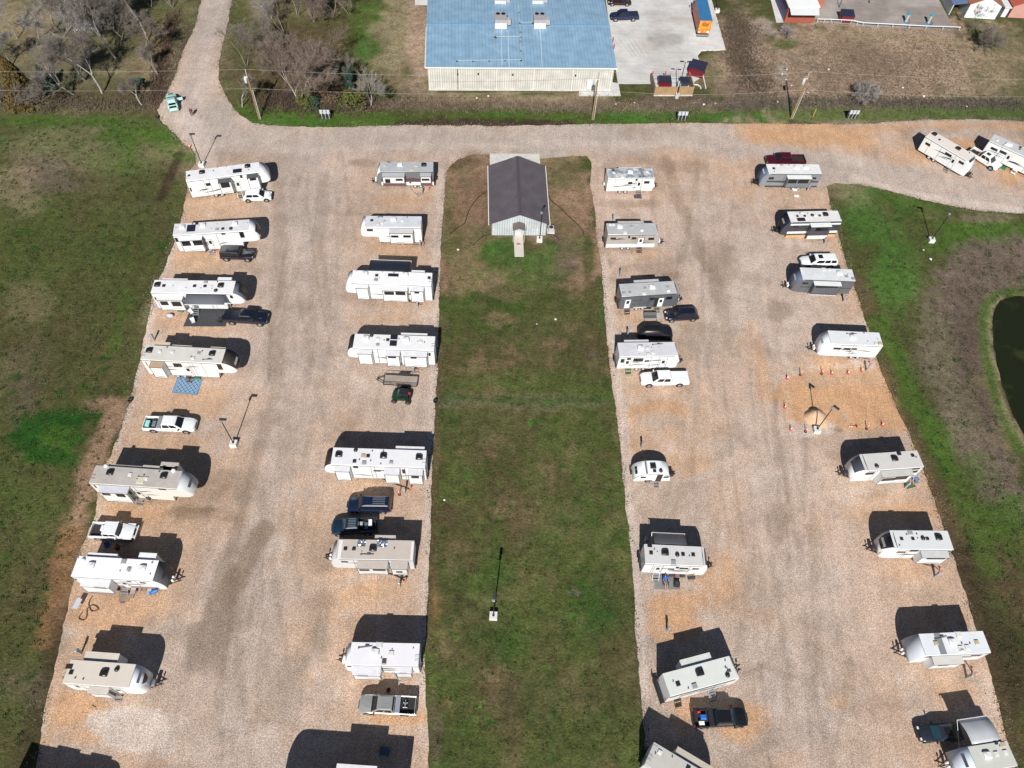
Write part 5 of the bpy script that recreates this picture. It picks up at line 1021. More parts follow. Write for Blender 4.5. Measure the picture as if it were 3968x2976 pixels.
X = S1[1]; o = inbed(S1,'hitch_frame','pale metal towing hitch bolted in the bed of the silver pickup','hitch', X(.15), X(.15)+.5, -.30, -.22, .70, .95, STEEL, .02)
MB().box(-.06,.06,-.3,.5,.1,.3,.03).box(-.25,.25,.42,.5,0,.25,.02).lathe((0,.1,.3),[(.15,0),(.15,.05)],10).build('jaw', STEEL, o)
X = K1[1]
inbed(K1,'tarp','bright blue folded tarp in the bed of the black pickup','tarp', X(.13), X(.13)+.66, -.2, .35, .70, 1.12, mat((.02,.17,.60),.5, dirt=.3, scale=5), .1)
inbed(K1,'box','white box beside the blue tarp in the black pickup bed','box', X(.09), X(.09)+.58, -.72, -.32, .70, 1.1, mat((.80,.80,.74),.5))
inbed(K1,'fuel_can','small red can in the far rear corner of the black pickup bed','can', X(.09), X(.09)+.35, .5, .72, .70, 1.05, RED)
X = F3[1]; inbed(F3,'crate','brown crate in the bed of the white pickup at top right','crate', X(.26), X(.26)+.45, -.4, .6, .70, 1.1, mat((.28,.13,.07),.7))
# car under a black cover
def covered():
    a, b = Vector(G('J', 572, 842, .8)), Vector(G('J', 1015, 852, .8)); c = (a + b) / 2; u = (b - a).normalized(); L = (b - a).length
    prof = [(0,.75,.6),(.03,1.0,.8),(.12,1.5,.88),(.2,1.72,.9),(.55,1.75,.9),(.66,1.62,.9),(.76,1.16,.92),(.9,1.1,.92),(.97,.95,.85),(1,.7,.65)]
    rings = []; rg = random.Random(4)
    for f, zt, w_ in prof:
        x = -L/2 + f*L; k = min(1, max(0, (zt-1.1)/.6)); r = []
        for y, zz in [(-w_-.03, .08), (-w_, .7), (-w_+.06, min(zt-.1, 1.05)), (-w_+.12+.14*k, zt-.07), (-w_+.35+.1*k, zt), (0, zt+.03), (w_-.35-.1*k, zt), (w_-.12-.14*k, zt-.07), (w_-.06, min(zt-.1, 1.05)), (w_, .7), (w_+.03, .08)]:
            r.append((x+rg.uniform(-.03,.03), y+rg.uniform(-.03,.03), zz+rg.uniform(-.02,.02)))
        rings.append(r)
    o = fixn(MB().loft(rings).build('covered_car', mat((.014,.014,.016), .38, dirt=.3, scale=3), None, 60)); o.location = (c.x, c.y, 0); o.rotation_euler = (0, 0, math.atan2(u.y, u.x))
    tag(o, 'car wrapped in a tight glossy black cover', 'car', 'cars and pickups parked on the gravel')
covered()
# box truck with painted sides and blue roof
def box_truck():
    z = 't2'; a = Vector(G(z, 1857, 275, .5)); b = Vector(G(z, 1768, -110, .5)); u = (b - a).normalized(); c = a
    root = thing('box_truck', 'box truck with blue roof and orange graphics at the edge of the car park', 'truck', (c.x, c.y, 0), math.atan2(u.y, u.x), 'vehicles in the concrete car park')
    L = 7.6; w2 = 1.22
    bx = MB().box(0, L, -w2, w2, .95, 3.55).build('cargo_box', mat((.30,.10,.10), .5, dirt=.5, scale=1.1, dcol=(.55,.22,.06)), root)
    MB().box(.02, L - .02, -w2 + .02, w2 - .02, 3.552, 3.60).build('roof', mat((.035,.17,.36), .6, dirt=.2), bx)
    MB().box(-.03, -.003, -w2 + .03, w2 - .03, 1.0, 3.5).build('rear_panel', mat((.85,.42,.05), .5, dirt=.5, scale=1.6, dcol=(.65,.08,.02)), bx)
    m = MB(); rg = random.Random(2)     # lettering block on the rear
    for r_ in range(2):
        y = -.75 + r_ * .2
        while y < .6: wd = rg.uniform(.1, .2); m.box(-.05, -.031, -y - wd, -y, 2.75 - r_ * .38, 3.05 - r_ * .38); y += wd + .05
    m.build('lettering', mat((.16,.09,.02), .5), bx)
    MB().box(-.05, -.031, -1.0, -.55, 1.1, 1.45).box(-.05, -.031, .7, 1.1, 1.1, 1.3).build('sticker', WHITE, bx)
    m = MB()
    for i in range(9): m.box(.6 + i * .75, .6 + i * .75 + rg.uniform(.3, .6), w2 + .001, w2 + .015, rg.uniform(1.2, 2.2), rg.uniform(2.4, 3.3))
    m.build('side_picture', mat((.60,.25,.18), .5, dirt=.6, scale=2, dcol=(.25,.02,.05)), bx)
    MB().box(-.35, .05, -w2 + .05, w2 - .05, .55, .75).build('rear_bumper', STEEL, root)
    MB().box(L + .1, L + 2.0, -1.05, 1.05, .6, 2.3, .2).build('cab', mat((.25,.05,.05), .4), root)
    MB().box(0, L + 1.6, -.8, .8, .55, .92).build('chassis', DARKM, root)
    for f in (1.4, L + .9):
        for s_ in (-1, 1):
            o = MB().lathe((f, s_ * 1.02, .5), [(.42, -.14), (.5, -.1), (.5, .1), (.42, .14)], 16, 'y').build('wheel', TYRE, root, 50); MB().lathe((f, s_ * 1.17, .5), [(.28, -.01), (.28, .01)], 10, 'y').build('rim', RIM, o)
    for s_ in (-1, 1): MB().tube((L + 1.4, s_ * 1.05, 1.9), (L + 1.4, s_ * 1.45, 1.9), .03, .03, 4).box(L + 1.3, L + 1.5, s_ * 1.35, s_ * 1.5, 1.5, 2.1).build('mirror', BLACK, root)
box_truck()
# flat utility trailer with wooden deck
def utility_trailer():
    P_ = [Vector(G('I', *p, .55)) for p in ((815,1165),(1375,1195),(1395,1055),(830,1012))]
    c = sum(P_, Vector((0, 0))) / 4; u = (P_[1] - P_[0]).normalized(); L = (P_[1] - P_[0]).length; w2 = ((P_[3] - P_[0]).length) / 2
    root = thing('utility_trailer', 'open utility trailer with grey plank deck and black pipe rails', 'trailer', (c.x, c.y, 0), math.atan2(u.y, u.x))
    MB().box(-L/2, L/2, -w2, w2, .50, .56).build('deck', striped((.36,.30,.26), (.14,.10,.08), .2, 1, .85, .16), root)
    m = MB()
    for y in (-w2 - .04, w2 + .04):
        m.box(-L/2 - .05, L/2 + .05, y - .04, y + .04, .42, .56)
        m.tube((-L/2, y, .95), (L/2, y, .95), .035, .035, 5)
        for i in range(6): x = -L/2 + L * i / 5; m.tube((x, y, .5), (x, y, .95), .03, .03, 4)
    for x in (-L/2 - .04, L/2 + .04): m.box(x - .04, x + .04, -w2 - .05, w2 + .05, .42, .57)
    m.tube((-L/2, -w2, .95), (-L/2, w2, .95), .03, .03, 4)
    m.build('rail', BLACK, root)
    m = MB(); m.tube((-L/2, -.6, .48), (-L/2 - 1.1, 0, .5), .05, .05, 4).tube((-L/2, .6, .48), (-L/2 - 1.1, 0, .5), .05, .05, 4).tube((-L/2 - .9, 0, 0), (-L/2 - .9, 0, .9), .04, .04, 5).tube((-L/2 - .9, 0, .9), (-L/2 - .7, .25, .9), .02, .02, 4); m.build('hitch', BLACK, root)
    for s_ in (-1, 1):
        MB().box(L * .08 - .75, L * .08 + .75, s_ * (w2 + .08), s_ * (w2 + .38), .68, .78, .06).build('fender', mat((.03,.03,.035), .4), root)
        for k in (-.4, .4): MB().lathe((L * .08 + k, s_ * (w2 + .22), .34), [(.27, -.1), (.34, -.07), (.34, .07), (.27, .1)], 14, 'y').build('wheel', TYRE, root, 50)
utility_trailer()
def utv():
    a, b = Vector(G('I', 1300, 1385, .8)), Vector(G('I', 945, 1350, .8)); c = (a + b) / 2; u = (b - a).normalized(); L = (b - a).length
    root = thing('side_by_side_buggy', 'dark green and black side-by-side buggy beside the utility trailer', 'buggy', (c.x, c.y, 0), math.atan2(u.y, u.x))
    gm = mat((.01,.045,.022), .35); bm_ = mat((.02,.024,.028), .4)
    fixn(MB().loft([[(-L*.42,-.5,.45),(-L*.42,-.55,.8),(-L*.42,.55,.8),(-L*.42,.5,.45)],[(0,-.62,.42),(0,-.66,.85),(0,.66,.85),(0,.62,.42)],[(L*.3,-.6,.45),(L*.3,-.62,1.0),(L*.3,.62,1.0),(L*.3,.6,.45)],[(L*.46,-.4,.5),(L*.46,-.45,.75),(L*.46,.45,.75),(L*.46,.4,.5)]]).build('body', gm, root, 40))
    m = MB()
    for s_ in (-.6, .6): m.path([(L*.22, s_*.95, 1.0), (L*.08, s_*.85, 1.78), (-L*.28, s_*.85, 1.78), (-L*.38, s_, .85)], .035, 5)
    m.build('roll_cage', BLACK, root)
    MB().box(-L*.3, L*.1, -.56, .56, 1.78, 1.84, .04).build('roof', bm_, root)
    MB().slab([(L*.23,-.54,1.05),(L*.23,.54,1.05),(L*.1,.5,1.74),(L*.1,-.5,1.74)], .02).build('windshield', mat((.06,.09,.10), .15, spec=.9), root)
    for s_ in (-.3, .3): MB().box(-L*.15, L*.02, s_-.22, s_+.22, .85, 1.0, .04).box(-L*.2, -L*.14, s_-.22, s_+.22, .95, 1.4, .04).build('seat', BLACK, root)
    MB().box(-L*.45, -L*.26, -.55, .55, .82, .95).build('cargo_box', bm_, root)
    MB().box(-L*.40, -L*.28, -.5, -.2, .955, 1.15, .03).build('fuel_can', RED, root)
    for f in (-.32, .34):
        for s_ in (-1, 1):
            o = MB().lathe((L*f, s_*.76, .38), [(.28,-.14),(.38,-.1),(.38,.1),(.28,.14)], 14, 'y').build('wheel', TYRE, root, 30); MB().lathe((L*f, s_*.92, .38), [(.2,-.01),(.2,.012)], 8, 'y').build('rim', mat((.2,.18,.22), .3, .7), o)
utv()
# ---------------------------------------------------------------- buildings
def vx(p, q): return Vector((p[0], p[1])), Vector((q[0], q[1]))
def warehouse():
    A, B = Vector(P(1662, 350)), Vector(P(2367, 353)); u = (B - A).normalized(); v = Vector((-u.y, u.x)); c = A; L = (B - A).length; D = 75.0
    # eave height from the photo edge
    d = ray(2020, 260); t = ((A + (B - A) * .5).dot(v)) / Vector((d[0], d[1])).dot(v); h = CH + d[2] * t
    root = thing('warehouse', 'long cream metal warehouse with a ribbed sky-blue roof', 'building', (c.x, c.y, 0), math.atan2(u.y, u.x), None)
    ov = .35; rise = .035
    r = Vector(G('w', 1800, 88, h + 1)) - A; yr = r.dot(v)           # ridge line seen in the photo
    yr = max(8, yr)
    hr = h + yr * .055
    wallm = striped((.57,.56,.51), (.38,.37,.33), .42, 0, .6, .2)
    m = MB(); m.box(0, L, 0, .15, .35, h).box(0, .15, .15, D, .35, h).box(L - .15, L, .15, D, .35, h); m.build('wall', wallm, root)
    MB().box(-.03, L + .03, -.04, D, 0, .35).build('foundation', CONC, root)
    MB().add([(-ov, -ov, h + .04), (L + ov, -ov, h + .04), (L + ov, yr, hr), (-ov, yr, hr), (-ov, -ov, h + .10), (L + ov, -ov, h + .10), (L + ov, yr, hr + .06), (-ov, yr, hr + .06)], [(0,3,2,1),(4,5,6,7),(0,1,5,4),(1,2,6,5),(2,3,7,6),(3,0,4,7)]).build('roof', striped((.225,.36,.49), (.15,.26,.38), .62, 0, .55, .10), root)
    MB().add([(-ov, yr, hr), (L + ov, yr, hr), (L + ov, D, h - .4), (-ov, D, h - .4), (-ov, yr, hr + .06), (L + ov, yr, hr + .06), (L + ov, D, h - .34), (-ov, D, h - .34)], [(0,3,2,1),(4,5,6,7),(0,1,5,4),(1,2,6,5),(2,3,7,6),(3,0,4,7)]).build('roof', striped((.225,.36,.49), (.15,.26,.38), .62, 0, .55, .10), root)
    MB().box(-ov - .05, L + ov + .05, yr - .14, yr + .14, hr + .05, hr + .10).build('ridge_cap', mat((.14,.31,.50), .5), root)
    m = MB(); m.box(-ov - .06, L + ov + .06, -ov - .14, -ov - .0, h - .06, h + .13).box(-ov - .14, -ov - .0, -ov, yr, h + .0, h + .13); m.build('gutter', mat((.80,.80,.74), .5), root)
    m = MB()
    for k in (.01, .07, .37, .57, .78, .99): m.box(L * k - .06, L * k + .06, -.14, -.02, .1, h - .06)
    m.build('downpipe', mat((.74,.73,.66), .5), root)
    for k, zz in ((.155, 3.2), (.165 + .1, 3.3), (.45, 3.2), (.79, 3.1)):
        MB().box(L * k, L * k + .25, -.16, -.01, zz, zz + .35).build('wall_light', BLACK, root)
    MB().box(L * .96, L * .96 + .3, -.05, -.01, 3.3, 3.7).build('sign_plate', mat((.5,.7,.75), .5), root)
    def lp(p, zz): g = Vector(G('t2', *p, zz)) - A; return g.dot(u), g.dot(v)
    def rz_(y): return h + .10 + min(y, 2 * yr - y) * (hr - h) / yr
    hv = []
    for i, p in enumerate([(282, 165), (585, 165), (278, -25), (570, -25)]):
        x, y = lp(p, h + 1.3); zz = rz_(y)
        lab = ['rooftop unit with twin fans on the left of the blue roof', 'rooftop unit with twin fans right of the pipe frame on the blue roof', 'rooftop unit at the top edge of the photo, left one on the blue roof', 'rooftop unit at the top edge of the photo, right one on the blue roof'][i]
        g = A + u * x + v * y
        rt = thing('rooftop_unit', lab, 'air conditioner', (g.x, g.y, zz), math.atan2(u.y, u.x), 'air conditioning units on the blue roof')
        MB().box(-1.1, 1.1, -1.7, -1.2, .0, .25).box(-1.1, 1.1, 1.1, 1.6, .0, .25).build('curb', mat((.8,.82,.84), .4, .5), rt)
        MB().box(-1.15, 1.15, -1.3, 1.3, .2, 1.5, .05).build('casing', mat((.36,.34,.35), .6, dirt=.15), rt)
        MB().box(1.15, 1.85, -1.0, .1, .4, 1.3, .05).build('hood', mat((.40,.38,.40), .6), rt)
        for xx in (-.5, .5): MB().lathe((xx, .85, 1.5), [(.40, .01), (.40, .05), (.1, .06)], 14).build('fan', BLACK, rt)
        MB().box(-1.05, 1.05, -1.35, -1.302, .35, .95).build('louvre', mat((.7,.72,.72), .4, .3), rt)
    # gas pipes on blocks
    def pipe(lab, pts, r=.04, blocks=True):
        w3 = []
        for p in pts:
            x, y = lp(p, h + .6); w3.append((x, y, rz_(y) + .22))
        rt = thing('roof_pipe', lab, 'pipe', (A.x, A.y, 0), math.atan2(u.y, u.x), 'gas pipes on the blue roof')
        MB().path(w3, r, 6).build('pipe', mat((.50,.55,.50), .5), rt)
        m = MB()
        for a_, b_ in zip(w3[:-1], w3[1:]):
            n = max(1, int(math.dist(a_, b_) / 2.6))
            for i in range(n + 1):
                t = i / n; x, y, zz = [a_[j] * (1 - t) + b_[j] * t for j in range(3)]; m.box(x - .14, x + .14, y - .14, y + .14, zz - .24, zz - .04)
        m.build('block', BLACK, rt)
    pipe('gas pipe running from the near eave up and around on the blue roof', [(-58, 463), (440, 458), (432, 190), (418, 15), (235, 12)])
    pipe('short gas pipe crossing toward the left rooftop unit', [(245, 292), (436, 292)]); pipe('short gas pipe reaching the right rooftop unit', [(430, 188), (530, 188)])
    pipe('thin vertical gas pipe at the left end of the roof loop', [(238, 290), (236, 180)])
    for k, (p, q) in enumerate([((292, 500), (290, 215)), ((348, 510), (340, 240)), ((606, 505), (588, 215)), ((318, 90), (314, 0)), ((612, 100), (600, 5))]):
        x0, y0 = lp(p, h + .4); x1, y1 = lp(q, h + .6)
        MB().add([(x0 - .05, y0, rz_(y0) + .02), (x0 + .05, y0, rz_(y0) + .02), (x1 + .05, y1, rz_(y1) + .02), (x1 - .05, y1, rz_(y1) + .02)], [(0,1,2,3)]).build('water_stain', mat((.45,.58,.66), .6), root)
    # outside conduit on the wall
    x, y = lp((-57, 480), h); MB().tube((x, -.12, .3), (x, -.12, h), .05, .05, 6).build('conduit', DARKM, root)
    x = L * .86; MB().box(x, x + .9, -.35, -.02, .6, 2.3).build('meter_cabinet', mat((.62,.66,.66), .5), root)
warehouse()
def clubhouse():
    A, B = Vector(P(1905.8, 911.6)), Vector(P(2114.3, 912.5)); u = (B - A).normalized(); v = Vector((-u.y, u.x)); c = (A + B) / 2; L = (B - A).length; h = 2.45
    cx = L / 2
    g = Vector(P(2004, 640, 3.4)) - c; D = abs(Vector(P(1897, 645, 2.4)).dot(v) - A.dot(v)) 
    root = thing('bath_house', 'small white metal building with brown gable roof and little porch', 'building', (c.x, c.y, 0), math.atan2(u.y, u.x))
    g = Vector(P(2011, 833, 4.4)) - c; hr = 4.45; ov = .45; e = cx + ov; ze = h - .02
    fm = striped((.50,.54,.56), (.33,.37,.39), .38, 0, .5, .25)
    m = MB()
    for y0, y1 in ((0, .12), (D - .12, D)):
        m.add([(-cx, y0, 0), (cx, y0, 0), (cx, y0, h), (0, y0, hr - .12), (-cx, y0, h), (-cx, y1, 0), (cx, y1, 0), (cx, y1, h), (0, y1, hr - .12), (-cx, y1, h)], [(0,1,2,3,4), (9,8,7,6,5), (0,5,6,1), (1,6,7,2), (2,7,8,3), (3,8,9,4), (4,9,5,0)])
    m.build('gable_wall', fm, root)
    MB().box(-cx, -cx + .12, .12, D - .12, 0, h).box(cx - .12, cx, .12, D - .12, 0, h).build('side_wall', striped((.68,.72,.74), (.46,.50,.52), .38, 1, .5, .22), root)
    rm = striped((.125,.105,.12), (.07,.058,.068), .42, 1, .5, .22)
    for s_ in (-1, 1):
        y0, y1 = -.12, D + .12
        vs = [(0, y0, hr), (s_ * e, y0, ze), (s_ * e, y1, ze), (0, y1, hr)]; vs2 = [(a_, b_, c_ + .06) for a_, b_, c_ in vs]
        fixn(MB().add(vs + vs2, [(0,1,2,3),(4,5,6,7),(0,1,5,4),(1,2,6,5),(2,3,7,6),(3,0,4,7)]).build('roof', rm, root))
        MB().box(s_ * (e - .02), s_ * (e + .13), y0, y1, ze - .1, ze + .05).build('gutter', mat((.70,.70,.60), .5), root)
        MB().box(s_ * (cx + .01), s_ * (cx + .1), -.06, .06, .05, h - .05).build('corner_trim', mat((.12,.11,.11), .6), root)
    vs = [(-.28, -.14, hr - .02), (0, -.14, hr + .09), (.28, -.14, hr - .02), (-.28, D + .14, hr - .02), (0, D + .14, hr + .09), (.28, D + .14, hr - .02)]
    fixn(MB().add(vs, [(0,1,4,3),(1,2,5,4),(0,2,1),(3,4,5),(0,3,5,2)]).build('ridge_cap', mat((.085,.07,.082), .5), root))
    # porch
    px0 = -.1; pw = 1.0
    for s_ in (-1, 1):
        vs = [(px0, -1.6, 3.0), (px0 + s_ * pw, -1.6, 2.55), (px0 + s_ * pw, -.02, 2.55), (px0, -.02, 3.0)]; vs2 = [(a_, b_, c_ + .05) for a_, b_, c_ in vs]
        fixn(MB().add(vs + vs2, [(0,1,2,3),(4,5,6,7),(0,1,5,4),(1,2,6,5),(2,3,7,6),(3,0,4,7)]).build('porch_roof', mat((.15,.125,.12), .6), root))
        MB().box(px0 + s_ * pw, px0 + s_ * (pw + .09), -1.62, -.0, 2.42, 2.56).build('gutter', mat((.70,.70,.60), .5), root)
        MB().box(px0 + s_ * (pw - .15) - .05, px0 + s_ * (pw - .15) + .05, -1.55, -1.45, 0, 2.55).build('post', mat((.4,.4,.4), .5), root)
    MB().add([(px0 - .85, -1.5, 2.5), (px0 + .85, -1.5, 2.5), (px0, -1.5, 2.95), (px0 - .85, -1.45, 2.5), (px0 + .85, -1.45, 2.5), (px0, -1.45, 2.95)], [(0,1,2),(5,4,3),(0,3,4,1),(1,4,5,2),(2,5,3,0)]).build('porch_gable', fm, root)
    MB().box(px0 - .45, px0 + .45, -.03, -.005, .1, 2.2).build('door', mat((.55,.57,.57), .5), root)
    for x in (cx * .5, cx * .65, -cx * .92): MB().box(x, x + .12, -.08, -.005, 1.2, 1.35).build('fixture', WHITE, root)
    # slabs and walk
    ds = (Vector(P(1894, 595)) - c).dot(v)
    s1 = struct(MB().box(-cx - .1, cx - .05, D + .01, ds, -.02, .03).build('concrete_slab', CONC)); s1.location = (c.x, c.y, 0); s1.rotation_euler = (0, 0, math.atan2(u.y, u.x))
    s2 = struct(MB().box(px0 - .7, px0 + .75, -4.6, -.0, -.02, .05).build('walkway', mat((.60,.54,.48), .9, dirt=.15))); s2.location = (c.x, c.y, 0); s2.rotation_euler = (0, 0, math.atan2(u.y, u.x))
    mt = MB().box(-.3, .3, -.15, .15, 0, .015).build('door_mat', mat((.30,.12,.06), .9)); g = c + u * px0 - v * 1.9; mt.location = (g.x, g.y, .052); mt.rotation_euler = (0, 0, math.atan2(u.y, u.x)); tag(mt, 'small brown door mat on the porch walkway', 'mat')
    g = Vector(G('C', 1440, 1150)); rt = thing('condenser_unit', 'grey air conditioning condenser with top fan beside the brown-roofed building', 'air conditioner', (g.x, g.y, 0), math.atan2(u.y, u.x))
    MB().box(-.6, .6, -.6, .6, 0, .08).build('pad', CONC, rt); MB().box(-.45, .45, -.45, .45, .08, .95, .04).build('casing', mat((.45,.45,.46), .5), rt); MB().lathe((0, 0, .95), [(.34, .004), (.34, .03), (.08, .05)], 16).build('fan', mat((.04,.04,.045), .5), rt)
    g = Vector(G('C', 1440, 1280)); 
clubhouse()
# dark drain pipes lying around the small building
def hose(nm, lab, cat, z, pts, r, m_, zz=None, n=6, grp=None):
    q = [G(z, *p) for p in pts]; out = []
    for i in range(len(q) - 1):
        p0 = q[max(i-1, 0)]; p1 = q[i]; p2 = q[i+1]; p3 = q[min(i+2, len(q)-1)]
        for k in range(5):
            t = k / 5; f = lambda a, b, c_, d: .5*((2*b)+(-a+c_)*t+(2*a-5*b+4*c_-d)*t*t+(-a+3*b-3*c_+d)*t**3)
            out.append((f(p0[0],p1[0],p2[0],p3[0]), f(p0[1],p1[1],p2[1],p3[1]), r + .02))
    out.append((*q[-1], r + .02)); c = Vector(out[len(out)//2]); c.z = 0
    o = MB().path([tuple(Vector(p) - c) for p in out], r, n).build(nm, m_, None, 60); o.location = c
    return tag(o, lab, cat, grp)
HB = mat((.025,.018,.014), .6)
hose('drain_pipe','long black pipe curving over bare soil left of the brown-roofed building','pipe','C',[(640,620),(530,700),(440,800),(370,930),(335,1045),(240,1110),(145,1190)],.06,HB,grp='black pipes around the brown-roofed building')
hose('drain_pipe','long black pipe curving over bare soil right of the brown-roofed building','pipe','C',[(1408,640),(1440,750),(1560,850),(1680,970),(1830,1110),(1866,1205)],.06,HB,grp='black pipes around the brown-roofed building')
hose('drain_pipe','short black pipe at the near left corner of the brown-roofed building','pipe','C',[(665,1190),(560,1225),(440,1330)],.055,HB,grp='black pipes around the brown-roofed building')
hose('drain_pipe','short black pipe at the near right corner beside the condenser','pipe','C',[(1395,1190),(1480,1200),(1552,1262)],.055,HB,grp='black pipes around the brown-roofed building')
def simple_house(nm, lab, corners, h, hr, wallc, roofc, ridge_along=1, z='t3', extra=None):
    """corners: near-left, near-right ground pixels + depth m"""
    A, B, D = Vector(G(z, *corners[0])), Vector(G(z, *corners[1])), corners[2]; u = (B - A).normalized(); v = Vector((-u.y, u.x)); c = (A + B) / 2; L = (B - A).length / 2
    root = thing(nm, lab, 'building', (c.x, c.y, 0), math.atan2(u.y, u.x))
    wm2 = mat(wallc, .7, dirt=.15, scale=1); rm2 = striped(roofc, tuple(k * .7 for k in roofc), .35, 1 if ridge_along else 0, .8, .2)
    if ridge_along:
        for y0, y1 in ((0, .15), (D - .15, D)): MB().add([(-L, y0, 0), (L, y0, 0), (L, y0, h), (0, y0, hr), (-L, y0, h), (-L, y1, 0), (L, y1, 0), (L, y1, h), (0, y1, hr), (-L, y1, h)], [(0,1,2,3,4), (9,8,7,6,5), (0,5,6,1), (1,6,7,2), (2,7,8,3), (3,8,9,4), (4,9,5,0)]).build('gable_wall', wm2, root)
        MB().box(-L, -L + .15, .15, D - .15, 0, h).box(L - .15, L, .15, D - .15, 0, h).build('side_wall', wm2, root)
        for s_ in (-1, 1):
            e = L + .35; ze = h - (hr - h) * .35 / L; vs = [(0, -.3, hr + .02), (s_ * e, -.3, ze), (s_ * e, D + .3, ze), (0, D + .3, hr + .02)]; vs2 = [(a_, b_, c_ + .1) for a_, b_, c_ in vs]
            fixn(MB().add(vs + vs2, [(0,1,2,3),(4,5,6,7),(0,1,5,4),(1,2,6,5),(2,3,7,6),(3,0,4,7)]).build('roof', rm2 if s_ == -1 or not extra else extra, root))
    else:
        MB().box(-L, L, 0, D, 0, h).build('wall', wm2, root); MB().box(-L - .25, L + .25, -.25, D, h, h + .2).build('roof', mat(roofc, .5, dirt=.08), root)
    return root, L, D
# red brick kiosk with white roof and awning
bk, bL, bD = simple_house('brick_kiosk','red brick building with flat white roof at the top edge',((285,182),(515,185),14), 3.4, 3.4, (.33,.085,.06), (.82,.83,.82), 0)
MB().add([(-bL, -.3, 3.35), (bL, -.3, 3.35), (bL - .1, -1.9, 2.75), (-bL + .1, -1.9, 2.75), (-bL, -.3, 3.42), (bL, -.3, 3.42), (bL - .1, -1.9, 2.82), (-bL + .1, -1.9, 2.82)], [(0,1,2,3),(7,6,5,4),(0,4,5,1),(1,5,6,2),(2,6,7,3),(3,7,4,0)]).build('canopy', mat((.55,.57,.58), .5), bk)
for k in range(3): MB().box(-bL - .03, -bL - .005, 1.0 + k * 3.6, 3.4 + k * 3.6, .2, 2.6).build('roller_door', mat((.05,.10,.28), .5), bk)
wh, wL, wD = simple_house('white_house','white gable-ended house with red-brown roof in the top right corner',((1728,140),(1975,156),16), 3.0, 4.6, (.76,.80,.80), (.36,.13,.075))
MB().add([(-wL - 3.2, .5, 2.2), (-wL - .1, .5, 2.8), (-wL - .1, 15, 2.8), (-wL - 3.2, 15, 2.2), (-wL - 3.2, .5, 2.3), (-wL - .1, .5, 2.9), (-wL - .1, 15, 2.9), (-wL - 3.2, 15, 2.3)], [(0,1,2,3),(7,6,5,4),(0,4,5,1),(1,5,6,2),(2,6,7,3),(3,7,4,0)]).build('porch_roof', mat((.13,.18,.30), .5), wh)
MB().box(-wL - 3.1, -wL - 2.9, .6, 15, 0, 2.2).build('porch_wall', mat((.5,.52,.55), .7), wh)
oh, oL, oD = simple_house('brick_house','orange-red brick house with pale roof edge behind the bare trees',((395,75),(590,70),10), 2.9, 4.2, (.42,.15,.09), (.50,.24,.16), 0)
oh2, _, _ = simple_house('red_shed','small red-roofed shed with white walls at the right edge beside the white house',((2080,140),(2290,150),8), 2.6, 3.8, (.55,.30,.25), (.45,.10,.06), 1)
# white wall panels / sheds beyond the house
for i, (p, q, dd, hh, cc, lab) in enumerate([((2022,135),(2060,137),4,2.0,(.75,.78,.78),'narrow white shed between the white house and the red shed'),((2030,40),(2100,42),5,2.4,(.55,.57,.60),'grey shed at the top edge beside the white house'),((2150,30),(2230,32),5,2.4,(.72,.74,.75),'pale shed at the top right corner of the photo')]): simple_house('shed', lab, (p, q, dd), hh, hh, cc, tuple(k * .9 for k in cc), 0)
# ---------------------------------------------------------------- light poles, power poles
def lamp(lab, z, base, top, head=0.0, side=1):
    g = Vector(G(z, *base, .5)); H_ = 6.4
    root = thing('street_lamp', lab, 'lamp', (g.x, g.y, 0), 0, 'lamp posts on concrete plinths')
    MB().box(-.45, .45, -.45, .45, -.02, .62, .03).build('plinth', mat((.68,.68,.64), .85, dirt=.15), root)
    MB().box(-.13, .13, -.13, .13, .62, .68).build('base_plate', DARKM, root)
    MB().tube((0, 0, .66), (0, 0, H_), .075, .055, 8).build('pole', mat((.03,.022,.02), .45), root)
    hd = MB().box(-.12, .75, -.17, .17, -.04, .07, .03, rot=(head, 0, 0)); 
    hd.v = [(x, y, zz + H_ + .02) for x, y, zz in hd.v]; o = hd.build('lamp_head', mat((.05,.05,.055), .3), root)
    c, s = math.cos(head), math.sin(head)
    MB().box(-.2, .1, -.16, .16, H_ - .55, H_ - .25, .04).build('sensor_box', mat((.55,.62,.70), .15, .6), root)
lamp('lamp post on a concrete block at the bend beside the farthest left camper','A',(930,440),None,0.05)
lamp('lamp post on a concrete block in the middle of the left gravel aisle','w',(904,1716),None,0.0)
lamp('lamp post on a concrete block in the grass median near the bottom','w',(1912,2385),None,math.pi/2)
lamp('lamp post on a concrete block next to the dirt pile and orange cones','w',(3167,1663),None,-.8)
lamp('lamp post on a concrete block in the bright grass at the right','w',(3612,926),None,math.pi-.1)
lamp('lamp post on a concrete block in front of the brown-roofed building','w',(2091,924),None,1.2)
lamp('lamp post on a concrete block at the top edge beside the painted truck','t2',(1972,75),None,2.2)
g = Vector(G('e', 528, 860)); root = thing('street_lamp', 'tall twin-headed lamp post behind the wooden bin enclosure', 'lamp', (g.x, g.y, 0), 0)
MB().lathe((0, 0, 0), [(.38, 0), (.38, .9)], 14).build('plinth', CONC, root, 40); MB().tube((0, 0, .9), (0, 0, 7.3), .09, .06, 8).build('pole', DARKM, root)
for s_ in (-1, 1): MB().tube((0, 0, 7.3), (s_ * .35, 0, 7.4), .03, .03, 5).box(s_ * .3, s_ * 1.0, -.15, .15, 7.38, 7.48, .02).build('lamp_head', DARKM, root)
poles = [((1005,460),9.5,(-.0),'wooden power pole with transformer by the gravel bend'),((1800+995/2.011,930/2.011),9.4,.0,'wooden power pole with transformer in front of the cream warehouse wall'),((2900+340/2.0712,950/2.0712),9.4,.0,'wooden power pole with transformer beside the brown field')]
tops = []
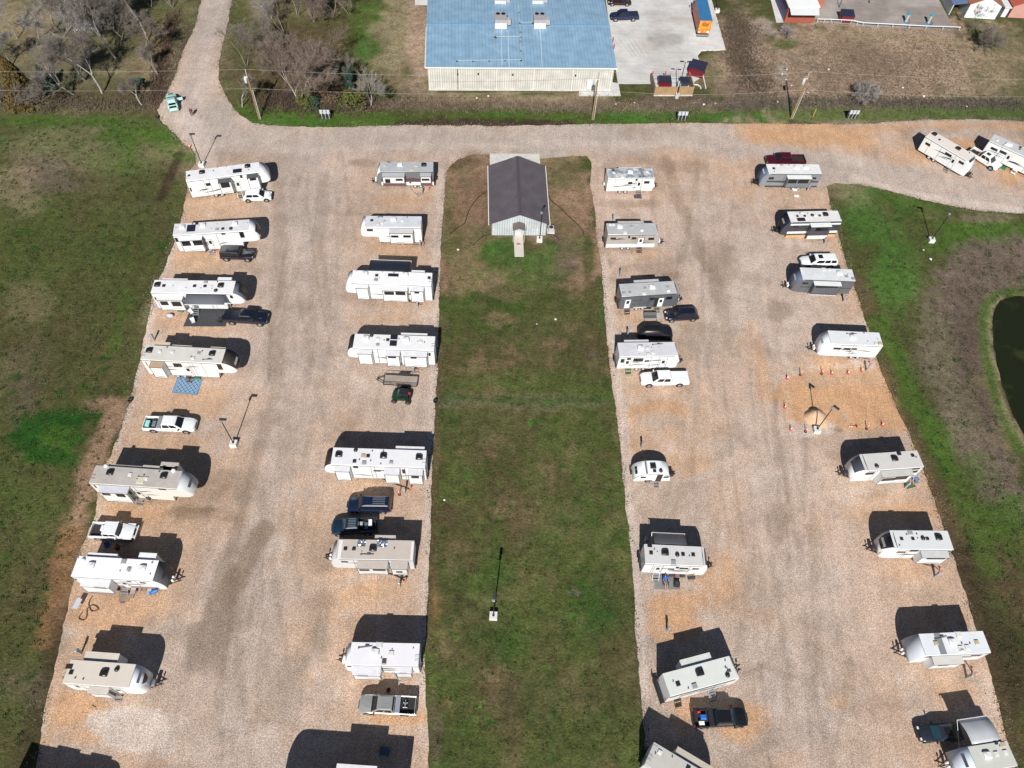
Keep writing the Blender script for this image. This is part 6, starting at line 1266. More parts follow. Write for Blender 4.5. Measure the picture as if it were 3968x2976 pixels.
for (b, hh, le, lab), lean in zip(poles, (0, .0, .9)):
    g = Vector(P(*b)); root = thing('power_pole', lab, 'power pole', (g.x, g.y, 0), 0, 'power poles along the ditch')
    MB().tube((0, 0, -.3), (lean * .3, 0, hh), .17, .11, 8).build('pole', mat((.34,.22,.10), .9, dirt=.4, scale=4), root, 50)
    MB().tube((.28, -.1, 0), (.28 + lean * .2, -.1, hh * .62), .05, .05, 6).build('conduit', mat((.6,.62,.64), .4), root)
    MB().lathe((-.38, -.15, hh - 2.2), [(.22, 0), (.26, .05), (.26, .85), (.12, .95)], 12).build('transformer', mat((.55,.60,.64), .4), root, 50)
    MB().tube((0, -.2, hh - .9), (0, -.1, hh + .1), .04, .04, 5).lathe((lean * .3, 0, hh), [(.05, 0), (.06, .2)], 6).box(-.5, .1, -.2, -.1, hh - 1.2, hh - 1.05).build('insulator', mat((.6,.62,.62), .4), root)
    tops.append((g.x + lean * .3, g.y, hh + .2))
wl = Vector((tops[0][0] - 75, tops[0][1] - 6, 9.4)); wr = Vector((tops[2][0] + 60, tops[2][1] + 5, 9.4))
for dz, lab in ((0, 'upper overhead wire strung along the power poles'), (-3.6, 'lower overhead wire strung along the power poles')):
    pts = [wl] + [Vector(t) for t in tops[:2]] + [Vector(tops[2])] + [wr]; m = MB()
    for a, b in zip(pts[:-1], pts[1:]):
        a = a + Vector((0, 0, dz)); b = b + Vector((0, 0, dz)); q = []
        for i in range(13): t = i / 12; p = a * (1 - t) + b * t; p.z -= .9 * math.sin(math.pi * t) * (1 if b is not wr else .8); q.append(p)
        m.path(q, .014, 4)
    tag(m.build('overhead_wire', mat((.42,.40,.36), .6)), lab, 'wire', 'overhead wires')
# meter racks: three grey panels on posts
for p, lab in (((1263,461), 'rack of three grey meter boxes on posts, left one on the grass verge'), ((1800+1690/2.011, 938/2.011), 'rack of three grey meter boxes on posts, middle one near the bin enclosure'), ((2900+825/2.0712, 955/2.0712), 'rack of three grey meter boxes on posts, right one by the round bare bush')):
    g = Vector(P(*p)); root = thing('meter_rack', lab, 'meter rack', (g.x, g.y, 0), .08, 'meter racks along the verge'); gm = mat((.60,.66,.70), .35, .3)
    for k in (-.62, 0, .62):
        MB().box(k - .04, k + .04, -.04, .04, 0, 1.9).build('post', gm, root); MB().box(k - .24, k + .24, -.16, -.045, 1.15, 1.95, .02).build('meter_box', gm, root)
    MB().box(-.9, .9, .045, .075, 1.2, 1.3).box(-.9, .9, .045, .075, 1.75, 1.85).build('crossbar', gm, root); MB().box(-1.0, 1.0, .10, .14, .05, 1.9).build('backboard', mat((.02,.02,.02), .7), root)
# yellow marker post
g = Vector(G('t3', 517, 940)); o = MB().tube((0, 0, 0), (0, 0, 1.7), .05, .05, 8).lathe((0, 0, 1.7), [(.06, 0), (.02, .08)], 8).build('marker_post', mat((.75,.48,.03), .5), None, 50); o.location = (g.x, g.y, 0); tag(o, 'thin yellow marker post beside the right power pole', 'marker')
# bin enclosure of timber boards
A, B = Vector(G('e', 145, 830)), Vector(G('e', 785, 830)); u = (B - A).normalized(); v = Vector((-u.y, u.x)); L = (B - A).length
root = thing('bin_enclosure', 'timber board enclosure with red corner posts around the bins', 'enclosure', (A.x, A.y, 0), math.atan2(u.y, u.x)); fw = striped((.40,.26,.13), (.20,.12,.06), .30, 0, .85, .2)
MB().box(0, L, 0, .1, .22, 1.9).build('front_boards', fw, root); MB().box(-.05, L + .05, -.06, .16, 0, .22).build('kerb', CONC, root)
for x in (0, L): MB().box(x - .06, x + .06, .1, 4.4, .1, 1.9).build('side_boards', striped((.34,.26,.20), (.18,.13,.09), .30, 1, .85, .2), root)
for k in (.02, .36, .98):
    MB().box(L * k - .09, L * k + .09, 4.3, 4.48, 0, 2.1).build('corner_post', RED, root)
m = MB()
for k in (.02, .5, .98): m.tube((L * k, 4.6, 0), (L * k, 4.6, 1.9), .04, .04, 5)
for zz in (.5, 1.2, 1.85): m.tube((0, 4.6, zz), (L, 4.6, zz), .025, .025, 4)
m.build('gate', STEEL, root)
st_ = struct(MB().box(.1, L - .1, .2, 4.6, -.02, .05).build('concrete_slab', CONC)); st_.location = (A.x, A.y, 0); st_.rotation_euler = (0, 0, math.atan2(u.y, u.x))
def dumpster(lab, z, p, rot, col=(.16,.012,.020), s=1.0, lids=True):
    g = Vector(G(z, *p)); root = thing('dumpster', lab, 'dumpster', (g.x, g.y, .05), rot, 'dumpsters'); mm = mat(col, .5, dirt=.2)
    w, d, hh = 1.0 * s, .8 * s, 1.35 * s
    fixn(MB().loft([[(-w*.9,-d*.9,0),(w*.9,-d*.9,0),(w*.9,d*.9,0),(-w*.9,d*.9,0)],[(-w,-d,hh*.8),(w,-d,hh*.8),(w,d,hh*.9),(-w,d,hh*.9)],[(-w,-d,hh*.8),(w,-d,hh*.8),(w,d,hh),(-w,d,hh)]]).build('bin', mm, root))
    if lids:
        for s_ in (-1, 1): MB().add([(s_*.04,-d-.04,hh*.8+.03),(s_*w,-d-.04,hh*.8+.03),(s_*w,d,hh+.03),(s_*.04,d,hh+.03),(s_*.04,-d-.04,hh*.8+.07),(s_*w,-d-.04,hh*.8+.07),(s_*w,d,hh+.07),(s_*.04,d,hh+.07)],[(0,1,2,3),(4,5,6,7),(0,1,5,4),(1,2,6,5),(2,3,7,6),(3,0,4,7)]).build('lid', mat((.02,.025,.05), .5), root)
    for s_ in (-1, 1): MB().box(s_*w, s_*(w+.14), -d*.5, -d*.3, hh*.4, hh*.6).build('lift_pocket', mm, root)
dumpster('maroon dumpster with navy lid inside the timber enclosure','e',(310,660),.1,s=1.15)
dumpster('navy bin with pale lid inside the timber enclosure, right of the maroon one','e',(640,640),.1,(.03,.04,.06),.85)
dumpster('maroon dumpster with raised lid at the curb behind the enclosure','e',(855,460),-.35,(.15,.010,.018),1.5)
g = Vector(G('e', 930, 505)); lid(tag((lambda o: (setattr(o, 'location', (g.x, g.y, .0)), o)[1])(MB().box(-.25,.25,-.2,.2,0,.4,.05).build('box', mat((.8,.76,.68),.7))), 'white box on the grass beside the tilted maroon dumpster', 'box'), (.75,.7,.6))
for p, lab in (((458,700),'grey wheeled bin inside the enclosure, left one'),((545,690),'grey wheeled bin inside the enclosure, right one')):
    g = Vector(G('e', *p)); root = thing('wheeled_bin', lab, 'bin', (g.x, g.y, .05), .1, 'wheeled bins'); MB().box(-.35,.35,-.4,.4,.08,1.0,.03).build('bin', mat((.45,.47,.48), .5), root); MB().box(-.38,.38,-.43,.43,1.004,1.06,.02).build('lid', mat((.55,.56,.56), .5), root)
# curbs around the car park
def curb(lab, z, pts, w_=.16, h_=.14):
    q = [Vector(G(z, *p)) for p in pts]; m = MB(); o0 = q[0]
    for a, b in zip(q[:-1], q[1:]):
        d = (b - a); n = Vector((-d.y, d.x)).normalized() * w_ / 2; a2, b2 = a - o0, b - o0; m.prism([(a2.x - n.x, a2.y - n.y), (b2.x - n.x, b2.y - n.y), (b2.x + n.x, b2.y + n.y), (a2.x + n.x, a2.y + n.y)], -.02, h_)
    o = m.build('curb', mat((.72,.71,.67), .85, dirt=.12)); o.location = (o0.x, o0.y, 0); return struct(o)
curb('', 't2', [(1860,-200),(1920,0),(2030,390),(1850,395),(1825,410),(1813,440),(1820,470),(1850,560),(1880,690)])
curb('', 't2', [(1780,660),(1815,662),(1835,675),(1842,692)])
PNT = mat((.66,.52,.36), .8)
def marking(z, a, b, w_=.1, col=PNT):
    a, b = Vector(G(z, *a)), Vector(G(z, *b)); d = b - a; n = Vector((-d.y, d.x)).normalized() * w_ / 2
    struct(MB().add([(a.x-n.x,a.y-n.y,.012),(b.x-n.x,b.y-n.y,.012),(b.x+n.x,b.y+n.y,.012),(a.x+n.x,a.y+n.y,.012)],[(0,1,2,3)]).build('painted_line', col))
for a, b in (((1125,50),(1320,48)),((1130,170),(1350,167)),((1165,235),(1360,232)),((1168,292),(1365,290)),((1365,290),(1392,443)),((1190,443),(1392,443))): marking('t2', a, b, .11, PNT)
for k in range(5): marking('t2', (1180 + k * 38, 300), (1250 + k * 32 + 40, 438), .08, mat((.72,.70,.66), .8))
for p, q, lab in (((1155,330),(1163,298),'upper red bollard by the warehouse side'),((1163,385),(1172,350),'lower red bollard by the warehouse side')):
    g = Vector(G('t2', *p)); o = MB().tube((0,0,0),(0,0,1.1),.09,.09,8).lathe((0,0,1.1),[(.09,0),(.03,.06)],8).build('bollard', RED, None, 50); o.location = (g.x, g.y, 0); tag(o, lab, 'bollard', 'red bollards by the warehouse')
# white rail along the yard
q = [Vector(G('t3', *p)) for p in [(548,180),(658,183),(820,190),(915,210),(1152,222),(1420,236),(1688,245)]]; m = MB(); root = thing('guard_rail', 'low white rail along the near edge of the paved yard', 'rail', (q[0].x, q[0].y, 0))
for a, b in zip(q[:-1], q[1:]):
    a, b = a - q[0], b - q[0]; m.path([(a.x, a.y, .75), (b.x, b.y, .75)], .10, 6)
m.build('rail', mat((.62,.64,.66), .5), root)
for i in range(13):
    t = i / 12 * 5.999; k = int(t); p = q[k].lerp(q[min(k+1, 6)], t - k) - q[0]; MB().tube((p.x, p.y, 0), (p.x, p.y, .72), .06, .06, 6).build('post', mat((.62,.64,.66), .5), root)
dumpster('maroon dumpster with grey lids in the paved yard','t3',(775,165),0.02,(.17,.02,.03),1.3)
for p, lab in (((1260,180),'blue and white pump post in the yard, left one'),((1440,190),'blue and white pump post in the yard, right one')):
    g = Vector(G('t3', *p)); root = thing('vacuum_station', lab, 'pump', (g.x, g.y, 0), .35, 'blue pump posts in the yard'); bl = mat((.02,.30,.55), .4)
    MB().box(-.3,.3,-.35,.35,0,.25,.04).build('base', bl, root); MB().lathe((0,0,.25),[(.26,0),(.26,1.5)],12).build('tank', mat((.55,.56,.50), .4, .3), root, 50); MB().lathe((0,0,1.75),[(.32,0),(.34,.2),(.1,.4)],12).build('cap', bl, root, 50)
    hp = [(.3 + .35 * math.sin(t * .5), -.2 + .5 * math.cos(t * .5), .06 + .6 * max(0, math.cos(t * .25))) for t in range(13)]; MB().path(hp, .045, 5).build('hose', BLACK, root)
g = Vector(G('t3', 985, 25)); lid(tag((lambda o: (setattr(o, 'location', (g.x, g.y, 0)), o)[1])(MB().box(-.5,.5,-.3,.3,0,.5,.1).build('box', mat((.2,.18,.17),.7))), 'small dark box at the top edge of the paved yard', 'box'), (.3,.28,.27))
g = Vector(G('t3', 727, 60)); root = thing('street_lamp', 'short dark lamp pole in the paved yard', 'lamp', (g.x, g.y, 0)); MB().tube((0,0,0),(0,0,4.5),.07,.05,6).build('pole', DARKM, root); MB().box(-.3,.3,-.1,.1,4.5,4.6).build('lamp_head', DARKM, root)
# ---------------------------------------------------------------- trees
BARK = mat((.30,.27,.24), .9, dirt=.4, scale=4); BARKW = mat((.44,.41,.37), .9, dirt=.35, scale=4); TWIG = mat((.19,.165,.145), .9); TWIGB = mat((.20,.15,.12), .9); TWIGG = mat((.27,.25,.235), .9)
def fast_tubes(segs, n=3):
    vs = []; fs = []
    for p, q, r1, r2 in segs:
        d = (q - p).normalized(); u = d.orthogonal().normalized(); w_ = d.cross(u); o = len(vs)
        for c, r in ((p, r1), (q, r2)):
            for i in range(n):
                a = 2 * math.pi * i / n; vs.append(tuple(c + u * (math.cos(a) * r) + w_ * (math.sin(a) * r)))
        for i in range(n): fs.append((o + i, o + (i+1) % n, o + n + (i+1) % n, o + n + i))
    m = MB(); m.v = vs; m.f = fs; return m
def tree(nm, lab, base, H_, spread, seed, bark=BARK, twig=TWIG, trunks=1, dens=1.0, depth=6, up=.35, low=.25, grp='bare trees beyond the gravel', tr=None, lean=(0, 0), cat='tree', ft=4, fl=1.0):
    rg = random.Random(seed); g = Vector((*base, 0)); root = thing(nm, lab, cat, (g.x, g.y, 0), rg.uniform(0, 6), grp)
    big, thin = [], []
    def grow(p, d, ln, r, lv):
        if lv >= depth or r < .006:
            for _ in range(ft):
                a_ = (d + Vector((rg.gauss(0, .5), rg.gauss(0, .5), rg.gauss(0, .4)))).normalized(); e_ = p + a_ * rg.uniform(.35, .8) * fl; thin.append((p, e_, .010, .006))
                if rg.random() < .6: h_ = p.lerp(e_, .5); thin.append((h_, h_ + (a_ + Vector((rg.gauss(0, .6), rg.gauss(0, .6), rg.gauss(0, .4)))).normalized() * .3 * fl, .008, .006))
            return
        k = 3 if lv < 2 else 2; pts = [p]
        for i in range(k):
            d = (d + Vector((rg.gauss(0, .16), rg.gauss(0, .16), rg.gauss(0, .08) + up * .12))).normalized(); q = pts[-1] + d * ln / k; pts.append(q)
            rr0 = r * (1 - .35 * i / k); rr1 = r * (1 - .35 * (i + 1) / k); (big if rr0 > .05 else thin).append((pts[-2], q, rr0, rr1))
        nb = (2 if lv < 2 else 3) + (1 if rg.random() < .5 * dens else 0) + (1 if dens > 1.2 and rg.random() < dens - 1.2 else 0)
        for i in range(nb):
            t = 1.0 if i < 2 else rg.uniform(.3, .9); j = min(k - 1, int(t * k)); s_ = pts[j] + (pts[j + 1] - pts[j]) * (t * k - j)
            ax = Vector((rg.gauss(0, 1), rg.gauss(0, 1), rg.gauss(0, .5))).normalized(); side = (ax - d * ax.dot(d)).normalized()
            nd = (d + side * rg.uniform(.35, .85) * spread + Vector((0, 0, up * .3))).normalized()
            grow(s_, nd, ln * rg.uniform(.62, .86), r * .65 * rg.uniform(.55, .85) if i else r * .65 * .8, lv + 1)
    for t in range(trunks):
        a = 2 * math.pi * t / max(1, trunks) + rg.uniform(-.4, .4); d = Vector((lean[0], lean[1], 1)) if trunks == 1 else Vector((math.cos(a) * .5 * spread + lean[0], math.sin(a) * .5 * spread + lean[1], 1)); d.normalize()
        r0 = (tr or H_ * .018) * (1 if trunks == 1 else .6); grow(Vector((math.cos(a) * .1 * (trunks > 1), math.sin(a) * .1 * (trunks > 1), -.1)), d, H_ * low * 1.25, r0, 0)
    zmax = max([s[1].z for s in big + thin] + [1]); sc = H_ / zmax
    sg = lambda L_: [(a * sc, b * sc, r1, r2) for a, b, r1, r2 in L_]
    fast_tubes(sg(big), 6).build('trunk', bark, root, 60)
    thin2 = [(a, b, max(r1, .011), max(r2, .008)) for a, b, r1, r2 in sg(thin)]
    fast_tubes(thin2, 3).build('crown', twig, root); print('tree', lab[:30], len(big), len(thin2))
    return root
def shrub(nm, lab, base, H_, R_, seed, cols, n=1600, leaf=.16, grp='evergreen shrubs and brush', cat='shrub', cone=False):
    rg = random.Random(seed); root = thing(nm, lab, cat, (base[0], base[1], 0), 0, grp); m = MB(); m2 = MB()
    st = [(Vector((0, 0, 0)), Vector((rg.gauss(0, .2), rg.gauss(0, .2), H_ * .6)), .09, .03)]
    cl = [(Vector((rg.gauss(0, R_ * .4), rg.gauss(0, R_ * .4), rg.uniform(.25, .9) * H_)), rg.uniform(.3, .6) * R_) for _ in range(14)]
    for i in range(n):
        if cone:
            z = rg.random() ** 1.3 * H_; rr = R_ * (1 - z / H_) ** .8 * rg.uniform(.55, 1.05) * (1 + .2 * math.sin(rg.uniform(0, 6))); a = rg.uniform(0, 6.283); p = Vector((math.cos(a) * rr, math.sin(a) * rr, z + .1))
        else:
            c_, r_ = rg.choice(cl); v = Vector((rg.gauss(0, 1), rg.gauss(0, 1), rg.gauss(0, .8))).normalized() * r_ * rg.uniform(.6, 1); p = c_ + v; p.z = max(.05, p.z)
        s_ = leaf * rg.uniform(.6, 1.6); u = Vector((rg.gauss(0, 1), rg.gauss(0, 1), rg.gauss(0, 1))).normalized(); w_ = u.orthogonal().normalized()
        (m if rg.random() < .6 else m2).add([tuple(p - u * s_), tuple(p + w_ * s_ * .5), tuple(p + u * s_), tuple(p - w_ * s_ * .5)], [(0, 1, 2, 3)])
    for _ in range(10): st.append((Vector((0, 0, .1)), Vector((rg.gauss(0, R_ * .5), rg.gauss(0, R_ * .5), rg.uniform(.4, .9) * H_)), .03, .012))
    fast_tubes(st, 4).build('stem', BARK, root); m.build('foliage', mat(cols[0], .9), root); m2.build('foliage', mat(cols[1], .9), root)
T_ = lambda z, x, y: G(z, x, y)
B_ = 'bare trees beyond the gravel'
TL = [ # zoom, base, height, spread, seed, bark, twig, trunks, label
 ('t0',(875,797),12.5,.95,1,BARKW,TWIG,1,'tall bare tree whose trunk stands nearest the field edge, left of the gravel bend'),
 ('t0',(628,806),9.5,1.0,2,BARKW,TWIG,1,'leaning bare tree next to the tallest one, second from the cedar',(-.35,.1)),
 ('t0',(735,690),10,.95,3,BARK,TWIG,1,'bare tree just behind the two front trees at the upper left',(-.3,.1)),
 ('t0',(990,495),12.5,.75,4,BARKW,TWIG,1,'bare tree with one tall pale trunk standing in open grass',(-.25,.1)),
 ('t0',(1265,352),10,.8,5,BARKW,TWIG,1,'pale bare tree nearest the top of the gravel road, left side'),
 ('t0',(1228,470),8,.7,6,BARK,TWIG,1,'thin bare tree between the pale tree and the brown ditch',(-.35,.2)),
 ('t0',(1215,900),4.6,.8,7,BARKW,TWIG,1,'small leaning bare sapling close to the parked green car',(-.6,.3)),
 ('t0',(1355,650),5.5,.7,8,BARK,TWIG,1,'slim bare sapling beside the brown ditch',(-.1,.2)),
 ('t0',(140,930),5.5,1.0,9,BARKW,TWIG,2,'two-stemmed bare tree in front of the orange cedar'),
 ('t0',(10,880),5,.9,10,BARKW,TWIG,1,'bare tree cut by the left edge of the photo'),
 ('t0',(150,330),8,.95,59,BARK,TWIGG,1,'pale bare tree standing alone in the dry grass at far left'),
 ('t0',(480,250),11,.95,51,BARK,TWIG,1,'bare tree in the upper left between the wide tree and the grove',(-.2,.1)),
 ('t0',(1050,330),9,.85,52,BARK,TWIG,1,'bare tree right of the tall pale trunk, near the ditch',(.1,.1)),
 ('t0',(760,60),10,.95,53,BARK,TWIG,2,'two-stemmed bare tree near the orange house'),
 ('t0',(1290,60),9,.9,54,BARK,TWIG,2,'bare tree at the top edge between the road and the grey one'),
 ('t0',(100,560),8,.95,55,BARK,TWIGG,1,'pale bare tree behind the orange cedar'),
 ('t1',(120,560),9,.9,56,BARK,TWIG,2,'bare tree close to the right side of the gravel road'),
 ('t1',(760,560),8,.9,57,BARK,TWIGB,2,'brownish bare tree behind the slim pair'),
 ('t1',(420,620),9,.9,58,BARK,TWIGB,2,'brown twiggy tree behind the fan-shaped one'),
 ('t0',(560,470),11,.9,11,BARK,TWIGG,1,'bare tree in the middle of the upper left grove',(-.2,.1)),
 ('t0',(700,330),10,.9,12,BARK,TWIG,2,'dense two-stemmed bare tree over the grey car'),
 ('t0',(860,300),11,.85,13,BARK,TWIG,1,'dark bare tree right of the grey car'),
 ('t0',(930,190),10,.9,14,BARK,TWIG,2,'twiggy bare tree near the top edge, left of the road'),
 ('t0',(1130,160),9,.9,15,BARK,TWIGG,1,'greyish bare tree at the top edge beside the road'),
 ('t0',(330,330),9,1.0,16,BARK,TWIGG,1,'wide bare tree at the far left of the grove',(-.2,0)),
 ('t0',(1480,60),8,.9,17,BARK,TWIG,3,'dark bushy bare tree touching the top of the gravel road'),
 ('t1',(85,915),6.5,.8,18,BARKW,TWIG,1,'small bare tree left of the first power pole'),
 ('t1',(585,890),12,1.0,19,BARKW,TWIGB,3,'broad fan-shaped bare tree with many pale upright stems, right of the first power pole'),
 ('t1',(1190,915),8.2,.85,20,BARKW,TWIGG,1,'white-barked bare tree nearest the warehouse'),
 ('t1',(672,742),8,.75,21,BARKW,TWIGB,1,'pale slim bare tree behind the fan-shaped one'),
 ('t1',(865,735),8,.75,22,BARK,TWIG,1,'dark slim bare tree between the fan-shaped and white-barked ones'),
 ('t1',(985,742),6.5,.8,23,BARK,TWIG,2,'low dark bare tree left of the white-barked one'),
 ('t1',(445,300),9,.85,24,BARK,TWIGG,2,'grey two-stemmed bare tree above the fan-shaped one'),
 ('t1',(240,400),8,.8,25,BARKW,TWIG,1,'pale leaning bare tree right of the gravel road',(-.5,.4)),
 ('t1',(700,190),8.5,.9,26,BARK,TWIGB,3,'thick brown thicket tree near the top edge'),
 ('t1',(860,150),8,.9,27,BARK,TWIGB,3,'thick brown thicket tree right of its twin near the top edge'),
 ('t1',(1000,120),8,.9,28,BARK,TWIG,2,'grey spreading bare tree at the right end of the top thicket'),
 ('t1',(330,170),8.5,.85,29,BARK,TWIGG,2,'bare tree at the top edge right of the gravel road'),
 ('t1',(560,130),9,.85,30,BARK,TWIG,2,'bare tree at the top edge between the thicket and the road'),
]
for t in TL:
    z, b, hh, sp, sd_, bk_, tw, tk, lab = t[:9]; ln = t[9] if len(t) > 9 else (0, 0)
    big_ = sd_ in (19, 26, 27, 12, 14, 17)
    tree('bare_tree', lab, G(z, *b), hh, sp, sd_ * 7, bk_, tw, tk, dens=2.1 if big_ else 1.6, depth=8 if hh > 9 else 7, ft=3 if not big_ else 3, lean=ln, tr=.20 if hh > 9 else .13, low=.26)
bush = 'bare bushes in the fields'
tree('bare_bush','round grey bare bush in the middle of the brown field',G('t3',925,800),3.6,1.3,301,BARK,TWIGG,14,2.2,6,.05,.35,bush,.05,cat='bush',ft=5,fl=.6)
tree('bare_bush','dark round bare bush by the end of the white rail',G('t3',1880,380),4.6,1.3,302,BARK,TWIG,14,2.2,6,.05,.35,bush,.06,cat='bush',ft=5,fl=.6)
tree('bare_bush','small grey bare bush left of the brick building',G('t3',300,300),2.6,1.3,303,BARK,TWIGG,10,2.0,5,.05,.35,bush,.04,cat='bush',ft=5,fl=.5)
tree('bare_tree','thin bare tree in front of the white house gable',G('t3',1775,255),6.5,.7,304,BARK,TWIG,2,1.4,6,.3,.3,bush,.08)
shrub('cedar_tree','orange-tinged cedar tree at the left edge of the photo',G('t0',235,880),9.0,3.0,41,((.13,.075,.018),(.07,.06,.014)),6200,.19,grp='evergreens at the upper left',cat='tree',cone=True)
shrub('cedar_tree','smaller dark green cedar behind the orange-tinged one',G('t0',420,760),4.6,1.6,42,((.012,.045,.030),(.02,.05,.02)),2400,.15,grp='evergreens at the upper left',cat='tree',cone=True)
for p, h_, r_, c1, c2, lab in (((625,915),2.6,1.5,(.10,.11,.02),(.07,.08,.018),'olive evergreen shrub at the foot of the fan-shaped tree'),((705,925),1.8,1.4,(.05,.085,.045),(.035,.06,.03),'grey-green low shrub beside the olive one'),((985,925),3.0,2.4,(.10,.105,.02),(.06,.075,.018),'yellow-green evergreen shrub left of the white-barked tree'),((850,900),2.2,1.5,(.13,.09,.05),(.10,.06,.035),'brown brushy shrub between the evergreens'),((1010,760),4.5,1.0,(.012,.05,.035),(.02,.05,.03),'narrow dark green juniper behind the yellow-green shrub'),((545,620),3.0,1.5,(.14,.09,.04),(.10,.07,.03),'rust-brown brush behind the fan-shaped tree'),((300,560),2.5,1.3,(.06,.085,.02),(.05,.06,.02),'small green shrub at the top of the pole shadow'),((780,790),2.4,1.8,(.14,.085,.055),(.11,.07,.04),'reddish-brown brush under the bare trees')):
    shrub('shrub', lab, G('t1', *p), h_, r_, int(p[0]), (c1, c2), 1300, .15)
# dry brush belt and weeds: nobody could count these
def inpoly(p, q):
    c = False; n = len(q)
    for i in range(n):
        (ax, ay), (bx, by) = q[i][:2], q[(i+1) % n][:2]
        if (ay > p[1]) != (by > p[1]) and p[0] < (bx-ax)*(p[1]-ay)/(by-ay)+ax: c = not c
    return c
NOPE = [lot, [tuple(p) for p in cp], T('t3', [(170,-60),(225,182),(548,178),(700,188),(820,192),(915,212),(1200,222),(1655,238),(1530,0),(1480,-120)]), [P(1655,360), P(2370,362), P(2420,-60), P(1640,-60)]]
def tufts(lab, polyline, hw, n, hgt, cols, seed, nm='dry_grass'):
    rg = random.Random(seed); q = [Vector((*O(*p), 0)) for p in polyline]; m = MB(); ls = [(b - a).length for a, b in zip(q[:-1], q[1:])]; tot = sum(ls)
    for i in range(n):
        t = rg.uniform(0, tot); k = 0
        while k < len(ls) - 1 and t > ls[k]: t -= ls[k]; k += 1
        p = q[k].lerp(q[k+1], t / ls[k]) + Vector((rg.gauss(0, hw * .5), rg.gauss(0, hw * .5), 0)); h_ = hgt * rg.uniform(.3, 1.3)
        if any(inpoly((p.x, p.y), z_) for z_ in NOPE): continue
        for j in range(3): a = rg.uniform(0, 6.28); d = Vector((math.cos(a), math.sin(a), 0)) * .06; tip = p + Vector((rg.gauss(0, .15), rg.gauss(0, .15), h_)); m.add([tuple(p - d), tuple(p + d), tuple(tip)], [(0, 1, 2)])
    return struct(m.build(nm, mat(cols, .95, dirt=.5, scale=.5)), 'stuff')
tufts('', [(760,228),(900,220),(1050,228),(1250,226),(1400,232),(1560,230)], 2.4, 4800, .38, (.25,.19,.135), 1)
tufts('', [(1560,228),(1700,225),(1900,222),(2212,226)], 2.2, 4500, .36, (.17,.14,.115), 2)
tufts('', [(10,225),(200,228),(340,222),(395,150),(410,60)], 2.4, 3000, .4, (.19,.145,.105), 3)
tufts('', [(560,215),(700,222),(800,222)], 3.4, 3000, .6, (.14,.095,.07), 4)
tufts('', [(335,215),(355,120),(378,30)], 1.6, 1800, .5, (.13,.085,.06), 5)
tufts('', [(1700,140),(1800,180),(1950,150),(2080,130)], 14, 7000, .24, (.24,.175,.125), 6)
tufts('', [(1590,40),(1600,120),(1640,200)], 4, 3500, .4, (.15,.11,.08), 7)
def turf(lab, pts, hw, n, hgt, col, seed): return tufts(lab, pts, hw, n, hgt, col, seed, 'turf')
if 0: turf('', [(1060,580),(1130,560),(1200,545),(1240,590)], 3.5, 3500, .12, (.05,.16,.02), 8)
# ---------------------------------------------------------------- white litter specks and stones (each a rock)
rg = random.Random(12)
RK = []
for i, (x, y) in enumerate([(1690,160),(1700,150),(1698,172),(1710,185),(1790,150),(1840,170),(1950,190),(1500,222),(1520,226),(1545,224),(1030,212),(1055,208),(1330,225),(1370,222),(1640,215),(1680,220),(1745,200),(1865,205),(1995,208),(2088,230),(1995,540),(2010,560),(1160,700),(1200,690),(990,540),(160,1480),(960,1080)]):
    p = O(x, y); r_ = rg.uniform(.10, .26); m = MB(); rr = [[(math.cos(a) * r_ * rg.uniform(.6, 1.2) * k, math.sin(a) * r_ * rg.uniform(.6, 1.2) * k, zz * r_) for a in [j * 1.2566 for j in range(5)]] for k, zz in ((1, 0), (1.1, .4), (.5, .8))]
    o = m.loft(rr).build('rock', mat((.68,.68,.66), .8)); o.location = (p[0], p[1], -.01); RK.append(o)
near_ = ['in the rubble strip of the brown field','on the verge by the enclosure','beside the ditch brush']
for i, o in enumerate(RK): tag(o, 'small pale stone lying loose in the grass, dirt or brush outside the gravel', 'stone', 'pale stones scattered in the grass')
for p, lab in (((845,868), 'small white gravel bag with pale spill just below the maroon-pickup trailer'), ((870,958), 'white gravel bag lying alone lower down on the gravel by the blue-grey trailer')):
    g = G('E', *p); o = fixn(MB().loft([[(math.cos(a)*.5*k*(1+.1*math.sin(3*a)), math.sin(a)*.32*k, zz) for a in [j*.524 for j in range(12)]] for k, zz in ((.9,0),(1,.08),(.85,.18),(.4,.24))]).build('sandbag', mat((.74,.74,.74), .7, dirt=.2, scale=5), None, 60)); o.location = (g[0], g[1], 0); tag(o, lab, 'bag', 'white bags on the gravel')
# ---------------------------------------------------------------- cones
cone0 = thing('traffic_cone', '', 'cone', (0, 0, 0), 0, 'orange traffic cones round the dirt pile')
MB().box(-.18, .18, -.18, .18, 0, .04).build('base', mat((.55,.06,.03), .5), cone0); MB().lathe((0, 0, .03), [(.135, 0), (.02, .80)], 14).build('body', mat((.85,.10,.04), .45), cone0, 50)
MB().lathe((0, 0, .03), [(.098, .32), (.067, .50)], 14).lathe((0, 0, .03), [(.056, .58), (.040, .68)], 14).build('reflective_band', mat((.86,.86,.86), .4), cone0, 50)
post0 = thing('delineator_post', '', 'cone', (0, 0, 0), 0, 'tall thin orange delineator posts round the dirt pile')
MB().lathe((0, 0, 0), [(.22, 0), (.20, .06), (.07, .09)], 12).build('base', mat((.05,.03,.03), .6), post0); MB().lathe((0, 0, .06), [(.065, 0), (.045, 1.05)], 10).build('body', mat((.85,.07,.06), .45), post0, 50)
MB().lathe((0, 0, .06), [(.062, .55), (.056, .75)], 10).lathe((0, 0, .06), [(.054, .85), (.050, 1.0)], 10).build('reflective_band', mat((.86,.86,.86), .4), post0, 50)
first = {0: True, 1: True}
